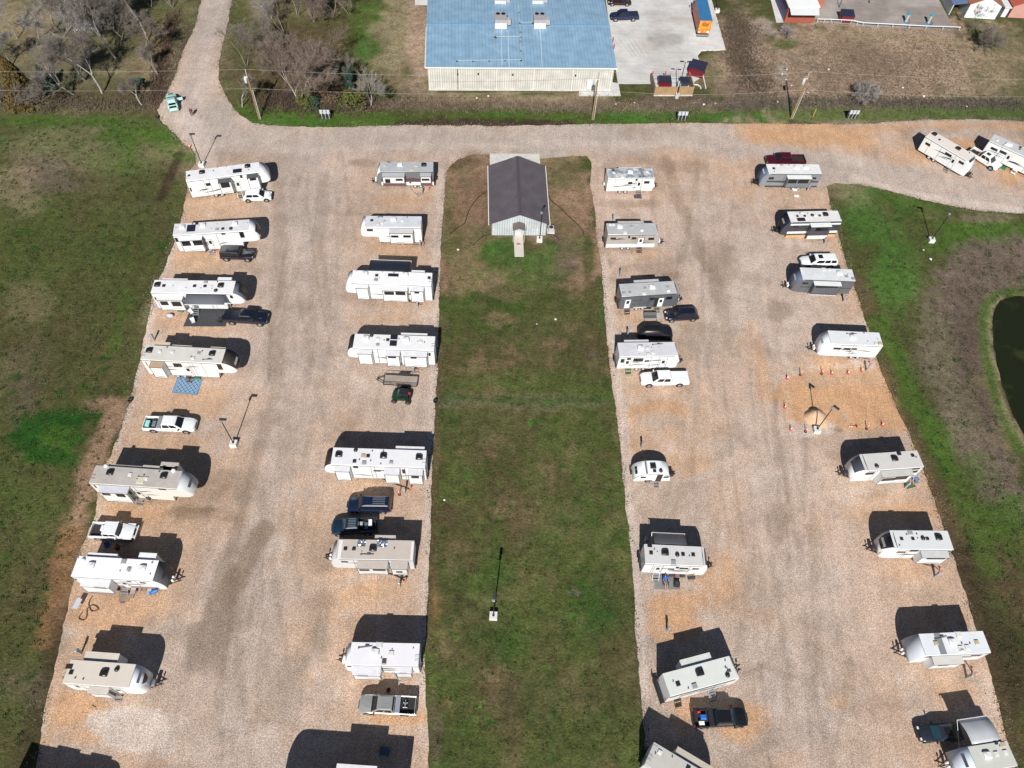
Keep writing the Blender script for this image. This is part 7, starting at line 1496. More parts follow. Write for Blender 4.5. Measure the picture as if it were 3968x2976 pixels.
for p, tp, lab in (((365,430),0,'orange cone with white top, leftmost of the upper cone line'),((555,380),1,'orange delineator post second from the left in the upper cone line'),((862,365),1,'orange delineator post in the middle of the upper cone line'),((1000,365),0,'orange cone just right of the middle delineator in the upper line'),((1235,360),0,'orange cone fifth from the left in the upper line'),((1430,325),0,'orange cone at the right end of the upper line beside a utility post'),((332,850),0,'orange cone alone on the left side of the dirt pad'),((415,1165),0,'orange cone at the lower left corner of the dirt pad'),((630,1190),1,'orange delineator post just left of the lamp plinth'),((1503,1150),1,'orange delineator post standing right of the fallen one'),((1722,1100),0,'orange cone at the far right end of the lower line')):
    src = (cone0, post0)[tp]; g = G('L', *p)
    if first[tp]: first[tp] = False; src.location = (g[0], g[1], 0); src['label'] = lab
    else: dup(src, (g[0], g[1], 0), rg.uniform(0, 6), lab)
g = G('L', 1310, 1112); f = dup(post0, (g[0] + .45, g[1], .1), 0, 'orange delineator post lying fallen on its side'); f.rotation_euler = (0, -math.pi / 2, .12)
g = G('R', 1160, 965); dup(post0, (g[0], g[1], 0), 0, 'orange delineator post beside the dark sewer hose and navy SUV')['group'] = 'single orange markers'
g = G('A', 785, 240); o = dup(cone0, (g[0], g[1], 0), .4, 'orange cone on the grass edge behind the farthest left camper'); o['group'] = 'single orange markers'
# dirt pile
m = MB(); g = G('L', 790, 1000); rows = []
for k, (r_, zz) in enumerate(((1.55, 0), (1.2, .35), (.8, .75), (.45, 1.05), (.12, 1.2))): rows.append([(math.cos(a) * r_ * rg.uniform(.9, 1.1) * 1.15 - .1 * k, math.sin(a) * r_ * rg.uniform(.9, 1.1) + .10 * k, zz * rg.uniform(.93, 1.05)) for a in [j * .3927 for j in range(16)]])
o = fixn(m.loft(rows).build('dirt_pile', mat((.62,.42,.27), .95, dirt=.25, scale=3), None, 70)); o.location = (g[0], g[1], -.02); tag(o, 'peaked pile of orange dirt behind the lamp plinth', 'dirt pile')
# ---------------------------------------------------------------- utility pedestals with their red taps
def pedestal(z, p, lab, ang=0.0, tap=None, full=True):
    g = Vector(G(z, *p)); root = thing('utility_pedestal', lab, 'pedestal', (g.x, g.y, 0), ang, 'utility pedestals beside the pitches'); gm = mat((.40,.46,.50), .4, .4)
    MB().box(-.09, .09, -.16, .16, 0, 1.25, .02).build('post', gm, root); MB().box(-.12, .12, -.2, .2, 1.0, 1.42, .05).build('meter_head', gm, root); MB().box(-.13, -.122, -.12, .12, 1.05, 1.3).build('socket_cover', mat((.12,.13,.14), .4), root)
    if tap is not None:
        q = G(z, *tap); rt = thing('water_tap', 'standpipe tap with red-orange handle next to the ' + lab.split('pedestal ')[1] + ' pedestal' if 'pedestal ' in lab else 'standpipe tap', 'tap', (q[0], q[1], 0), 0, 'water taps beside the pitches')
        rt['label'] = ('red-handled water tap next to the pedestal ' + lab.split('pedestal ', 1)[1])[:110]
        MB().tube((0, 0, 0), (0, 0, .62), .035, .035, 6).build('pipe', STEEL, rt); MB().box(-.13, .13, -.06, .06, .62, .70, .02).lathe((0, 0, .5), [(.09, 0), (.09, .05)], 8).build('handle', mat((.80,.12,.05), .45), rt)
for z, p, lab, tp in (('B',(1607,760),'grey utility pedestal below the trailer with maroon bands',(1705,700)),('B',(1580,1510),'grey utility pedestal behind the older white fifth wheel',(1628,1490)),('H',(1335,835),'grey utility pedestal below the camper with the black awning',(1398,800)),('I',(1328,975),'grey utility pedestal between the solar-panel camper and the utility trailer',(1403,938)),('R',(1240,950),'grey utility pedestal below the black-nosed fifth wheel',(1325,915)),('S',(1425,1435),'grey utility pedestal below the foil-blanket trailer',(1530,1375)),
 ('D',(272,1140),'grey utility pedestal behind the beige-walled trailer',None),('J',(338,140),'grey utility pedestal behind the dark grey trailer with the open door',None),('J',(430,905),'grey utility pedestal behind the trailer with green steps',None),('V',(535,485),'grey utility pedestal above the egg-shaped trailer',None),('X',(235,85),'grey utility pedestal above the askew trailer',None),
 ('E',(1025,885),'grey utility pedestal below the trailer with the maroon pickup',(1062,872)),('E',(1270,1640),'grey utility pedestal below the plywood-skirted trailer',(1320,1612)),('K',(1060,808),'grey utility pedestal below the grey trailer with the white SUV',(1112,790)),('L',(1500,320),'grey utility pedestal by the cone line at the plain white trailer',(1550,245)),('a',(850,662),'grey utility pedestal below the slate-nosed trailer',(910,608)),('b',(895,868),'grey utility pedestal below the trailer with black arched nose window',(965,822)),('c',(790,850),'grey utility pedestal below the older trailer with the dark roof seam',(862,805)),
 ('G',(350,945),'utility pedestal in the shade behind the cream-roofed fifth wheel',None),('P',(345,330),'pale utility pedestal behind the beige-roofed trailer',None),('W',(232,300),'pale utility pedestal at the rear corner of the trailer with the reclining person',None)):
    pedestal(z, p, lab, -.4 if z in 'EKabcL' else .1, tp)
for z, pts, r_, col, lab in (('R',[(860,700),(900,735),(980,765),(1060,800),(1160,840),(1250,870),(1330,905)],.07,(.06,.03,.025),'brown ribbed sewer hose from the black-nosed fifth wheel to its tap'),
 ('I',[(1095,795),(1180,835),(1250,865),(1330,885),(1400,930)],.06,(.05,.025,.02),'brown sewer hose below the camper with solar panels'),('H',[(1040,728),(1140,738),(1230,755),(1330,775),(1395,800)],.055,(.12,.07,.05),'brown sewer hose below the black-awning camper'),
 ('B',[(1235,1432),(1330,1452),(1430,1462),(1520,1470),(1565,1472)],.055,(.12,.07,.05),'brown sewer hose below the older white fifth wheel'),('S',[(1180,1215),(1300,1235),(1400,1275),(1440,1295),(1500,1340),(1530,1375)],.06,(.04,.02,.015),'brown sewer hose looping below the foil-blanket trailer'),('S',[(1570,1215),(1540,1270),(1470,1290)],.05,(.04,.02,.015),'short brown hose from the rear of the foil-blanket trailer'),
 ('b',[(570,620),(620,670),(700,700),(790,730),(880,745),(930,780),(965,822)],.055,(.16,.05,.04),'reddish sewer hose under the black-arched trailer'),('O',[(475,1215),(435,1290),(440,1360),(480,1415),(560,1390),(530,1350),(470,1335),(410,1385),(405,1480),(370,1530),(305,1520),(310,1480),(345,1425)],.05,(.10,.075,.03),'olive brown hose lying in loops near the grey folding board'),
 ('L',[(1395,110),(1440,140),(1500,150),(1545,160)],.04,(.05,.04,.03),'thin dark cable behind the plain white trailer'),('I',[(1760,450),(1735,600),(1690,740),(1600,860),(1490,920),(1440,935)],.025,(.12,.11,.08),'thin hose running round the back of the solar-panel camper'),
 ('H',[(720,680),(720,730),(760,755),(800,750),(790,720)],.025,(.70,.66,.60),'pale water hose coiled below the black-awning camper'),('R',[(470,680),(465,700),(500,730),(545,730),(575,700)],.03,(.55,.60,.68),'pale hose loop under the black-nosed fifth wheel'),('R',[(1440,880),(1450,845),(1490,838),(1535,860),(1540,895),(1500,920),(1455,905),(1440,880)],.03,(.60,.55,.50),'round coil of pale hose behind the black-nosed fifth wheel'),
 ('X',[(150,350),(165,340),(180,350),(172,368),(155,366),(150,350)],.03,(.55,.45,.20),'small yellow hose coil behind the askew trailer'),('I',[(985,965),(1010,930),(1060,915),(1100,930),(1112,965)],.03,(.45,.50,.55),'grey hose arc against the utility trailer rail'),('B',[(1430,620),(1450,670),(1500,730),(1540,750),(1590,745)],.025,(.10,.08,.06),'thin black cable below the maroon-banded trailer'),('B',[(1540,745),(1560,732),(1590,738),(1598,752),(1575,768),(1545,762),(1540,745)],.03,(.04,.03,.025),'small black hose coil by the pedestal of the maroon-banded trailer'),
 ('D',[(500,1490),(520,1540),(550,1560),(540,1590),(560,1600)],.03,(.14,.06,.04),'brown cable below the beige-walled trailer wheels'),('c',[(755,640),(800,700),(840,770),(850,800)],.05,(.05,.03,.02),'dark hose below the older seam-roofed trailer'),('T',[(1030,850),(1060,910),(1090,960),(1120,1010),(1150,1030),(1190,1000)],.03,(.25,.45,.60),'blue hose tangle below the plain white trailer with rounded front')):
    hose('hose', lab, 'hose', z, pts, r_, mat(col, .7), grp='hoses and cables beside the campers')
# ---------------------------------------------------------------- rugs, mats, chairs and other small things
def mat4(nm, lab, cat, z, pts, m_, t=.015, zz=.012):
    q = [Vector(G(z, *p)) for p in pts]; c = sum(q, Vector((0, 0))) / len(q); u = (q[1] - q[0]).normalized(); a = math.atan2(u.y, u.x); R2 = Matrix.Rotation(-a, 2)
    o = MB().prism([tuple(R2 @ (p - c)) for p in q][::-1], 0, t).build(nm, m_); fixn(o); o.location = (c.x, c.y, zz); o.rotation_euler = (0, 0, a); tag(o, lab, cat); return o
def rug_mat():
    m, nt, b = nodes('rug'); tc = nt.nodes.new('ShaderNodeTexCoord'); sp = nt.nodes.new('ShaderNodeSeparateXYZ'); nt.links.new(tc.outputs['Object'], sp.inputs[0]); b.inputs['Roughness'].default_value = .9
    def M(op, a, c=None, v=None):
        n = nt.nodes.new('ShaderNodeMath'); n.operation = op; nt.links.new(a, n.inputs[0])
        if c is not None: nt.links.new(c, n.inputs[1])
        if v is not None: n.inputs[1].default_value = v
        return n.outputs[0]
    x, y = sp.outputs[0], sp.outputs[1]; px_ = M('PINGPONG', x, v=.30); py_ = M('PINGPONG', y, v=.30); s_ = M('ADD', px_, py_); d = M('PINGPONG', s_, v=.15); f = M('LESS_THAN', d, v=.06)
    ax = M('ABSOLUTE', x); ay = M('ABSOLUTE', y)
    def mix(fac, a, c):
        n = nt.nodes.new('ShaderNodeMix'); n.data_type = 'RGBA'; nt.links.new(fac, n.inputs['Factor'])
        for k, v in (('A', a), ('B', c)):
            if isinstance(v, tuple): n.inputs[k].default_value = (*v, 1)
            else: nt.links.new(v, n.inputs[k])
        return n.outputs['Result']
    dk, lt = (.015, .055, .15), (.24, .36, .48); pat = mix(f, lt, dk)
    e1 = M('MAXIMUM', M('GREATER_THAN', ax, v=1.42), M('GREATER_THAN', ay, v=1.02)); r1 = mix(e1, pat, (.13, .25, .40)); e2 = M('MAXIMUM', M('GREATER_THAN', ax, v=1.66), M('GREATER_THAN', ay, v=1.24)); r2 = mix(e2, r1, (.05, .13, .22))
    nt.links.new(r2, b.inputs['Base Color']); return m
mat4('rug','blue outdoor rug with pale diamond pattern on the gravel','rug','G',[(620,1362),(905,1388),(845,1572),(553,1545)], rug_mat())
mat4('ground_mat','large charcoal ground mat under the grey awning','mat','G',[(775,565),(1225,572),(1168,787),(682,785)], mat((.055,.058,.068), .9, dirt=.2))
mat4('ground_mat','grey patio mat under the reclining person','mat','W',[(330,660),(622,690),(640,845),(350,840)], mat((.22,.215,.22), .9, dirt=.3, scale=3))
mat4('door_mat','dark grey door mat below the stained-roof trailer','mat','D',[(570,755),(680,745),(688,808),(582,808)], mat((.06,.065,.08), .9))
mat4('door_mat','small red door mat below the beige-walled trailer','mat','D',[(608,1555),(672,1555),(672,1583),(608,1583)], mat((.35,.02,.04), .9))
mat4('door_mat','bright green mat beside the diagonal white pickup','mat','F',[(1780,680),(1855,712),(1820,780),(1750,745)], mat((.03,.20,.06), .9))
mat4('door_mat','dark green mat behind the white crossover','mat','A',[(1395,845),(1460,843),(1462,888),(1420,892)], mat((.04,.10,.03), .9))
mat4('doormat','brown doormat below the timber steps of the deck-chair trailer','mat','O',[(855,1255),(935,1258),(915,1305),(838,1300)], mat((.16,.10,.09), .9))
mat4('ground_mat','pale mat beside the metal bench','mat','J',[(790,575),(835,580),(852,640),(845,690),(780,690)], mat((.38,.40,.41), .9))
mat4('artificial_grass','green turf scrap around the tap of the slate-nosed trailer','mat','a',[(835,600),(930,590),(985,655),(870,685)], mat((.06,.14,.05), .9, dirt=.4, scale=4))
for p, lab in (((655,608),'green step box near the awning camper slide-out'),((1015,1345),'green step box below the brown-nosed fifth wheel'),((850,1380),'green step box at the corner of the blue rug'),((912,548),'green planter beside the door of the awning camper')):
    g = G('G', *p); o = MB().box(-.42, .42, -.18, .18, 0, .28, .03).build('step_box', mat((.05,.16,.06), .7)); o.location = (g[0], g[1], 0); tag(o, lab, 'box', 'green step boxes')
    m = MB()
    for k in (-.25, 0, .25): m.box(k-.05, k+.05, -.06, .06, .284, .30)
    m.build('grip', mat((.02,.05,.02), .8), o)
for i, (p, sz, zz) in enumerate((((935,1200),(.9,.28),.12),((910,1238),(.6,.36),.06))):
    g = G('O', *p); o = MB().box(-sz[0], sz[0], -sz[1], sz[1], 0, zz + .04).build('timber_step', WOOD); o.location = (g[0], g[1], 0); tag(o, ('wide' if i == 0 else 'narrow lower') + ' weathered timber step in front of the deck-chair trailer', 'step', 'timber steps')
# folding table / board
g = G('O', 275, 1310, .7); root = thing('folding_table','light grey folding table standing at the rear of the deck-chair trailer','table',(g[0],g[1],0),-.15); MB().box(-.3,.3,-.6,.6,.70,.75).build('table_top', mat((.50,.54,.60), .5), root)
for sx in (-.22,.22):
    for sy in (-.5,.5): MB().tube((sx,sy,0),(sx,sy,.7),.02,.02,5).build('leg', STEEL, root)
def lounger(z, p, rot, lab, col=(.38,.33,.33)):
    g = G(z, *p); root = thing('lounge_chair', lab, 'chair', (g[0], g[1], 0), rot, 'outdoor chairs'); cm = mat(col, .8)
    MB().slab([(-.28,-.55,.35),(.28,-.55,.35),(.28,-.1,.30),(-.28,-.1,.30)],.03).slab([(-.28,-.1,.30),(.28,-.1,.30),(.28,.15,.42),(-.28,.15,.42)],.03).build('seat', cm, root); MB().slab([(-.28,.15,.42),(.28,.15,.42),(.28,.7,.85),(-.28,.7,.85)],.03).build('backrest', cm, root)
    m = MB()
    for s_ in (-.31,.31): m.path([(s_,-.55,.36),(s_,.15,.44),(s_,.7,.87)],.018,5).tube((s_,-.45,0),(s_,.35,.55),.018,.018,5).tube((s_,.45,0),(s_,-.3,.5),.018,.018,5)
    m.build('frame', BLACK, root)
lounger('O',(1045,1125),.05,'pinkish folding lounge chair, left one beside the white trailer'); lounger('O',(1248,1145),-.08,'pinkish folding lounge chair, right one next to the blue grill')
def camp_chair(z, p, rot, lab, col, nm='camp_chair'):
    g = G(z, *p); root = thing(nm, lab, 'chair', (g[0], g[1], 0), rot, 'outdoor chairs'); cm = mat(col, .85)
    MB().box(-.26,.26,-.24,.22,.40,.44,.01).build('seat', cm, root); MB().slab([(-.28,.2,.42),(.28,.2,.42),(.30,.36,.95),(-.30,.36,.95)],.03).build('backrest', cm, root)
    m = MB()
    for s_ in (-.3,.3): m.tube((s_,-.26,0),(s_,.26,.62),.014,.014,4).tube((s_,.28,0),(s_,-.26,.60),.014,.014,4).tube((s_,-.3,.62),(s_,.26,.62),.025,.025,4)
    m.build('frame', BLACK, root)
camp_chair('G',(805,750),.5,'folding chair with white frame on the black mat, left one',(.62,.60,.60)); camp_chair('G',(1110,745),-.4,'black folding chair on the black mat near the pickup',(.02,.02,.022)); camp_chair('G',(785,645),.9,'white folded chair by the steps of the awning camper',(.72,.74,.76)); camp_chair('G',(1135,600),.2,'black folding chair at the upper right of the black mat',(.03,.03,.035))
camp_chair('W',(532,690),.1,'dark slate camp chair right of the reclining person',(.05,.055,.07)); camp_chair('W',(600,700),-.05,'reddish patterned camp chair between two dark ones',(.25,.11,.11)); camp_chair('W',(657,698),.0,'dark slate camp chair right of the reddish one',(.045,.05,.065)); 
camp_chair('a',(962,585),.3,'round-backed blue camp chair behind the slate-nosed trailer',(.12,.24,.48)); camp_chair('O',(1195,1130),.2,'small tan folding chair between the two lounge chairs',(.30,.22,.13)); camp_chair('A',(1000,845),.1,'bright blue camp chair below the farthest left camper',(.02,.14,.50)); camp_chair('O',(700,560),.4,'blue chair in the shadow behind the deck-chair trailer',(.02,.06,.25)); camp_chair('O',(830,590),-.5,'dark red chair in the shadow behind the deck-chair trailer',(.16,.01,.01))
def grill(z, p, rot, lab, col, s=1.0):
    g = G(z, *p); root = thing('barbecue_grill', lab, 'grill', (g[0], g[1], 0), rot, 'barbecue grills'); gm = mat(col, .35)
    fixn(MB().lathe((-.42*s, 0, .85), [(.01,0),(.28*s,.03),(.28*s,.81*s),(.01,.84*s)], 12, 'x').build('barrel', gm, root, 50)); MB().box(-.72*s, -.46*s, -.22, .22, .80, .84).build('side_shelf', gm, root)
    for sx in (-.3,.3):
        for sy in (-.2,.2): MB().tube((sx*s,sy,0),(sx*s,sy*.8,.7),.02,.02,5).build('leg', BLACK, root)
    MB().tube((.25*s,0,1.1),(.25*s,0,1.4),.05,.05,6).build('chimney', BLACK, root)
grill('N',(1070,815),-.5,'black barrel grill beside the tan-roofed fifth wheel',(.05,.052,.055)); grill('O',(1345,1175),.5,'bright blue grill at the right end of the deck-chair trailer',(.01,.16,.50),.8); grill('G',(1215,560),.6,'red and white grill at the front of the awning camper',(.45,.07,.04),.7); grill('W',(762,735),.1,'dark round grill right of the camp chairs',(.03,.035,.04),.8)
g = G('J', 665, 540); root = thing('outdoor_griddle','wide stainless griddle below the dark grey trailer','grill',(g[0],g[1],0),.05,'barbecue grills'); MB().box(-.85,.85,-.32,.32,.7,1.0,.05).build('cooktop', mat((.30,.34,.36), .35, .6), root); MB().box(-1.3,-.87,-.3,.3,.85,.9).box(.87,1.3,-.3,.3,.85,.9).build('side_shelf', mat((.28,.31,.34), .4, .5), root); MB().box(-.8,.8,-.3,.3,.1,.68).build('cabinet', BLACK, root)
m = MB()
for k in range(5): m.lathe((-.55+k*.27,-.34,.82), [(.05,0),(.05,-.03)], 8, 'y')
m.build('knob', mat((.7,.72,.72), .3, .5), root)
g = G('J', 725, 690); root = thing('metal_bench','dark slatted bench with backrest below the dark grey trailer','bench',(g[0],g[1],0),.1); MB().box(-.95,.95,-.1,.45,.42,.47).build('seat', mat((.10,.10,.09), .6), root); MB().slab([(-.95,.45,.47),(.95,.45,.47),(.95,.62,.95),(-.95,.62,.95)],.03).build('backrest', mat((.11,.11,.10), .6), root); MB().box(-.95,.95,-.34,-.14,.44,.48).build('front_rail', mat((.32,.33,.33), .5), root)
for sx in (-.9,.9):
    for sy in (-.3,.45): MB().tube((sx,sy,0),(sx,sy,.45),.03,.03,5).build('leg', BLACK, root)
g = G('W', 597, 790); o = MB().box(-.35,.35,-.32,.32,.0,.5,.04).build('side_table', BLACK); o.location = (g[0],g[1],0); o.rotation_euler = (0,0,-.1); tag(o, 'black square fire table on the grey patio mat', 'table'); MB().box(-.2,.2,-.18,.18,.502,.53).build('burner', mat((.04,.04,.05), .5), o)
# coolers, ladder rack by the farthest left camper
for p, c, lab in (((930,838),(.75,.77,.76),'white cooler below the farthest left camper'),((1330,815),(.80,.42,.02),'yellow tool case under the slide-out of the farthest left camper'),((838,858),(.80,.80,.80),'small white jug on gravel below the farthest left camper')):
    g = G('A', *p); s_ = .35 if p[0] != 838 else .18; lid(tag((lambda o: (setattr(o, 'location', (g[0], g[1], .0)), o)[1])(MB().box(-s_,s_,-s_*.65,s_*.65,0,.38,.05).build('cooler' if 'cooler' in lab else 'container', mat(c,.5))), lab, 'cooler' if 'cooler' in lab else 'container'), tuple(k*.9 for k in c))
q = [Vector(G('A', *p)) for p in ((1515,770),(1660,745))]; u = (q[1]-q[0]).normalized(); root = thing('pallet_fence','red-orange slatted rack lying beside the white crossover','rack',((q[0].x+q[1].x)/2,(q[0].y+q[1].y)/2,0),math.atan2(u.y,u.x)); L = (q[1]-q[0]).length/2; om = mat((.55,.16,.10), .7)
MB().box(-L,L,-.32,-.24,.3,.38).box(-L,L,.24,.32,.3,.38).build('rail', om, root); m = MB()
for k in range(7): x = -L+.1+k*(2*L-.2)/6; m.box(x-.05,x+.05,-.24,.24,.3,.36)
m.build('slat', om, root)
for s_ in (-L+.1, L-.1):
    for y in (-.28,.28): MB().tube((s_,y,0),(s_,y,.3),.03,.03,5).build('leg', om, root)
for z, p, r_, c, lab, nm in (('E',(430,815),.22,(.80,.14,.06),'red-orange bucket under the trailer with blue-grey nose','bucket'),('A',(1130,1548),.25,(.60,.02,.03),'red tub beside the steps of the solar-panel fifth wheel','tub'),('G',(955,552),.2,(.50,.02,.02),'red pot beside the door of the awning camper','pot'),('T',(975,1175),.25,(.20,.03,.02),'dark red bucket in the pickup shadow','bucket'),('M',(1098,228),.26,(.03,.03,.03),'black bin at the left edge of the gravel','bin'),('t0',(1350,1010),.3,(.03,.04,.05),'dark pipe end at the grass corner by the gravel bend','pipe'),('t0',(1520,932),.2,(.05,.035,.03),'small dark bucket behind the green car','bucket'),('G',(80,1640),.25,(.02,.02,.025),'small black object on the grass edge at the lower left row','bin'),('I',(1690,1475),.3,(.02,.025,.03),'black drain pipe stub on the median edge beside the buggy','pipe')):
    g = G(z, *p); o = MB().lathe((0,0,0), [(r_*.75,0),(r_,.42),(r_*.92,.42),(r_*.6,.06)], 12).build(nm, mat(c,.5), None, 50); o.location = (g[0],g[1],0); tag(o, lab, nm); MB().tube((-r_,0,.42),(r_,0,.42),.012,.012,4).build('handle', STEEL, o)
g = G('G', 535, 668); o = fixn(MB().loft([[(math.cos(a)*.55*k, math.sin(a)*.3*k, zz) for a in [j*.524 for j in range(12)]] for k, zz in ((.9,0),(1,.15),(.8,.4),(.3,.5))]).build('bag', mat((.50,.52,.56), .7, dirt=.3, scale=5), None, 60)); o.location = (g[0],g[1],0); tag(o, 'crumpled grey-white bag below the awning camper', 'bag')
g = G('t0', 1190, 725); root = thing('garden_tractor','dark green lawn tractor under the bare trees','tractor',(g[0],g[1],0),1.2); MB().box(-.9,.1,-.45,.45,.4,.75,.08).build('body', mat((.02,.09,.06),.5), root); MB().box(.1,.9,-.35,.35,.45,.95,.1).build('bonnet', mat((.02,.10,.07),.5), root); MB().box(-.5,-.2,-.25,.25,.78,1.15,.05).build('seat', BLACK, root)
for sx, rr_ in ((-.6,.36),(.6,.24)):
    for sy in (-.5,.5): MB().lathe((sx,sy,rr_),[(rr_*.7,-.1),(rr_,-.07),(rr_,.07),(rr_*.7,.1)],12,'y').build('wheel', TYRE, root, 50)
# shadow-only camper at bottom: rack of chairs in its shade
g = G('U', 1440, 780); o = MB().box(-.5,.5,-.4,.4,0,.35,.06).build('tarp', mat((.04,.10,.16),.5)); o.location = (g[0],g[1],0); tag(o, 'dark blue folded tarp in the deep shadow at the bottom edge', 'tarp'); MB().tube((.2,-.6,.1),(.5,.5,.4),.04,.04,5).build('pole', STEEL, o)
# twin deck step rocks: stick
g = G('P', 490, 948); o = MB().tube((-.28,.1,.04),(.28,-.1,.04),.05,.04,6).build('stick', mat((.20,.16,.05),.9)); o.location = (g[0],g[1],0); tag(o, 'short olive stick lying on orange gravel below the beige-roofed trailer', 'stick')
# ---------------------------------------------------------------- people
SKIN = mat((.50,.27,.17), .55)
def figure(root, joints, edges, m_name, m_):
    """one continuous body: joints {name:(pos, radius)}, edges; skin + subdivision"""
    names = list(joints); me = bpy.data.meshes.new(m_name); me.from_pydata([joints[n][0] for n in names], [(names.index(a), names.index(b)) for a, b in edges], []); o = bpy.data.objects.new(m_name, me); COL.objects.link(o); o.parent = root
    sk = o.modifiers.new('Skin', 'SKIN'); sk.use_smooth_shade = True; me.skin_vertices.new() if not me.skin_vertices else None
    for i, n in enumerate(names): r = joints[n][1]; me.skin_vertices[0].data[i].radius = (r, r)
    me.skin_vertices[0].data[0].use_root = True; sb = o.modifiers.new('Sub', 'SUBSURF'); sb.levels = 1; sb.render_levels = 1; me.materials.append(m_); return o
def head(root, c, d, hairc, cap=None):
    """head ellipsoid with face facing d (2-D angle)"""
    o = fixn(MB().lathe((0,0,0), [(.02,-.125),(.055,-.11),(.072,-.05),(.078,.01),(.074,.06),(.055,.10),(.02,.125)], 14).build('head', SKIN, root, 80)); o.location = c; o.rotation_euler = (0, 0, d)
    MB().box(.070,.098,-.012,.012,-.03,.02,.006).build('nose', SKIN, o); MB().box(.066,.078,-.028,.028,-.07,-.058).build('mouth', mat((.35,.12,.10),.5), o)
    for s_ in (-1, 1): MB().box(.062,.078,s_*.03-.012,s_*.03+.012,.012,.026).build('eye', BLACK, o); MB().box(-.012,.015,s_*.076-.008,s_*.076+.008,-.03,.03,.004).build('ear', SKIN, o)
    fixn(MB().lathe((-.012,0,.01), [(.083,.0),(.084,.05),(.062,.10),(.02,.132)], 12).build('cap' if cap else 'hair', mat(cap or hairc,.8), o, 80))
    if cap: MB().box(.05,.17,-.06,.06,.02,.035,.01).build('peak', mat(cap,.8), o)
# walking figure in maroon near the green car (facing the camera, left foot forward)
g = G('w', 747, 449); root = thing('person','person in maroon top and dark trousers walking on the gravel bend','person',(g[0],g[1],0),0,'people and car on the gravel bend')
J = dict(pelvis=((0,0,.92),.115),chest=((0,.02,1.22),.135),neck=((0,0,1.42),.055),headc=((0,-.01,1.52),.05),
 hipl=((-.10,0,.88),.09),kneel=((-.12,-.16,.50),.058),anklel=((-.13,-.10,.10),.04),toel=((-.14,-.24,.04),.035),hipr=((.10,0,.88),.09),kneer=((.11,.06,.48),.058),ankler=((.12,.26,.10),.04),toer=((.12,.14,.04),.035),
 shl=((-.19,.01,1.36),.062),ell=((-.26,.06,1.10),.042),wrl=((-.24,-.08,.88),.03),hal=((-.235,-.11,.82),.036),shr=((.19,.01,1.36),.062),elr=((.27,.02,1.10),.042),wrr=((.22,-.16,.98),.03),har=((.20,-.20,.95),.036))
Ed = [('pelvis','chest'),('chest','neck'),('neck','headc'),('pelvis','hipl'),('hipl','kneel'),('kneel','anklel'),('anklel','toel'),('pelvis','hipr'),('hipr','kneer'),('kneer','ankler'),('ankler','toer'),('chest','shl'),('shl','ell'),('ell','wrl'),('wrl','hal'),('chest','shr'),('shr','elr'),('elr','wrr'),('wrr','har')]
figure(root, J, Ed, 'body', SKIN)
def cloth(root, sub, scale, nm, m_):
    j = {k: (v[0], v[1] * scale) for k, v in sub.items()}; return j
def garment(root, keys, edges, J, nm, m_, k=1.22, rootkey=None):
    jj = {n: (J[n][0], J[n][1] * k) for n in keys}; return figure(root, jj, edges, nm, m_)
MAR = mat((.075,.006,.016), .85); TRS = mat((.025,.022,.03), .85)
garment(root, ['pelvis','chest','shl','ell','shr','elr','wrl','wrr'], [('pelvis','chest'),('chest','shl'),('shl','ell'),('chest','shr'),('shr','elr'),('ell','wrl'),('elr','wrr')], J, 'shirt', MAR, 1.3)
garment(root, ['pelvis','hipl','kneel','anklel','hipr','kneer','ankler'], [('pelvis','hipl'),('hipl','kneel'),('kneel','anklel'),('pelvis','hipr'),('hipr','kneer'),('kneer','ankler')], J, 'trousers', TRS, 1.28)
head(root, (0,-.02,1.62), -math.pi/2, (.03,.02,.015), None)
def hand(root, c, d, nm='hand'):
    c = Vector(c); d = Vector(d).normalized(); s_ = d.orthogonal().normalized(); m = MB(); m.tube(c - d*.02, c + d*.08, .032, .038, 6)
    for i, L in enumerate((.065,.08,.075,.055)):
        b = c + d*.08 + s_*(i-1.5)*.018; k = b + d*L*.5; m.tube(b, k, .009, .008, 5).tube(k, k + (d + Vector((0,0,-.5))).normalized()*L*.5, .008, .006, 5)
    b = c + d*.01 + s_*.035; m.tube(b, b + (d + s_*.8).normalized()*.055, .011, .008, 5); m.build(nm, SKIN, root, 60)
hand(root, (-.235,-.11,.80), (0,-.4,-1)); hand(root, (.20,-.20,.93), (-.3,-1,-.3))
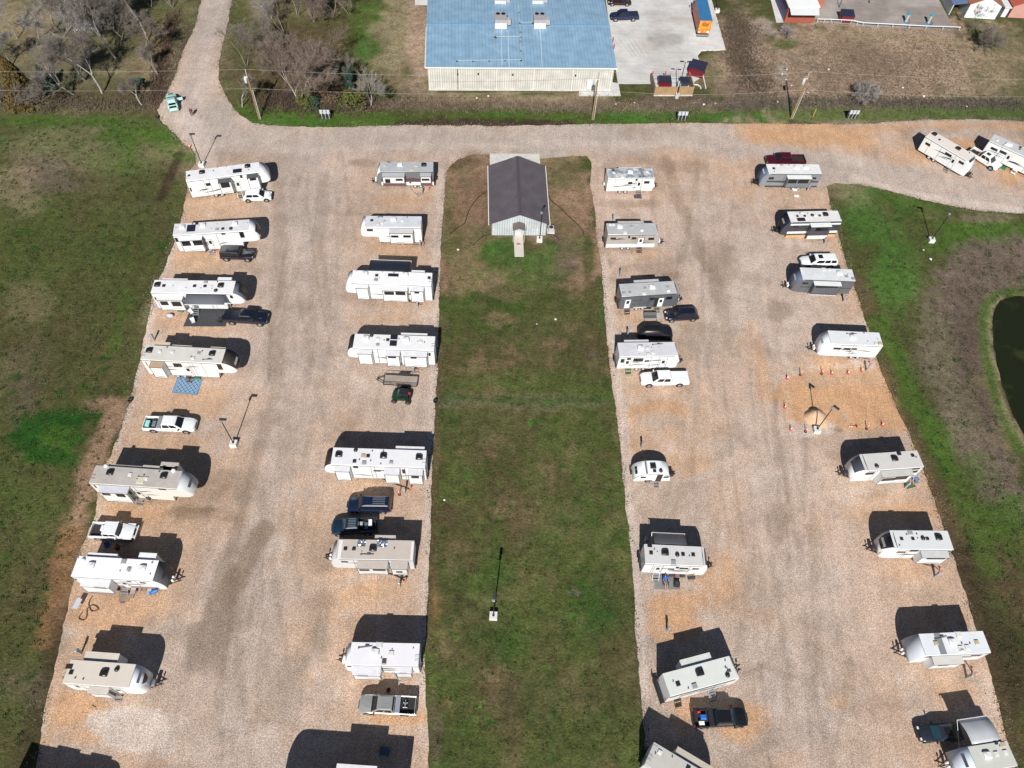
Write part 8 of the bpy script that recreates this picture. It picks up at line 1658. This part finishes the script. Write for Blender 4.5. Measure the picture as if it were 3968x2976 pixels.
# figure in blue, reclining with legs stretched toward the camera
g = Vector(G('W', 468, 770)); root = thing('person','person in blue shirt reclining with bare legs stretched onto the gravel','person',(g.x,g.y,0),.08)
J = dict(pelvis=((0,0,.42),.12),chest=((-.02,.36,.62),.135),neck=((-.03,.56,.78),.055),headc=((-.03,.64,.84),.05),
 hipl=((-.11,-.04,.42),.09),kneel=((-.13,-.46,.46),.06),anklel=((-.08,-.82,.14),.042),toel=((-.08,-.93,.20),.036),hipr=((.10,-.04,.42),.09),kneer=((.08,-.46,.48),.06),ankler=((.06,-.84,.14),.042),toer=((.08,-.95,.20),.036),
 shl=((-.21,.46,.70),.062),ell=((-.30,.22,.58),.042),wrl=((-.24,.0,.60),.032),shr=((.17,.46,.70),.062),elr=((.32,.32,.60),.042),wrr=((.30,.10,.66),.032))
Ed = [e for e in Ed if 'hal' not in e and 'har' not in e]
figure(root, J, Ed, 'body', SKIN); BLU = mat((.015,.13,.42), .85); SHO = mat((.12,.13,.16), .85)
garment(root, ['chest','pelvis','shl','ell','shr','elr'], [('chest','pelvis'),('chest','shl'),('shl','ell'),('chest','shr'),('shr','elr')], J, 'shirt', BLU, 1.3)
garment(root, ['pelvis','hipl','hipr'], [('pelvis','hipl'),('pelvis','hipr')], J, 'shorts', SHO, 1.3)
head(root, (-.03,.70,.93), -math.pi/2, (.05,.03,.02), (.015,.05,.14)); hand(root, (-.24,-.02,.60), (0,-1,-.1)); hand(root, (.30,.08,.66), (-.3,-1,.1))
rc = thing('recliner','dark reclining chair under the person in blue','chair',(g.x,g.y,0),.08,'outdoor chairs'); cm = mat((.02,.03,.06), .8)
MB().slab([(-.3,-.45,.34),(.3,-.45,.34),(.3,.1,.30),(-.3,.1,.30)],.03).build('seat', cm, rc); MB().slab([(-.3,.1,.30),(.3,.1,.30),(.3,.72,.72),(-.3,.72,.72)],.03).build('backrest', cm, rc)
m = MB()
for s_ in (-.33,.33): m.tube((s_,-.4,0),(s_,.4,.5),.018,.018,5).tube((s_,.45,0),(s_,-.3,.5),.018,.018,5).tube((s_,-.3,.5),(s_,.3,.55),.025,.025,5)
m.build('frame', BLACK, rc)
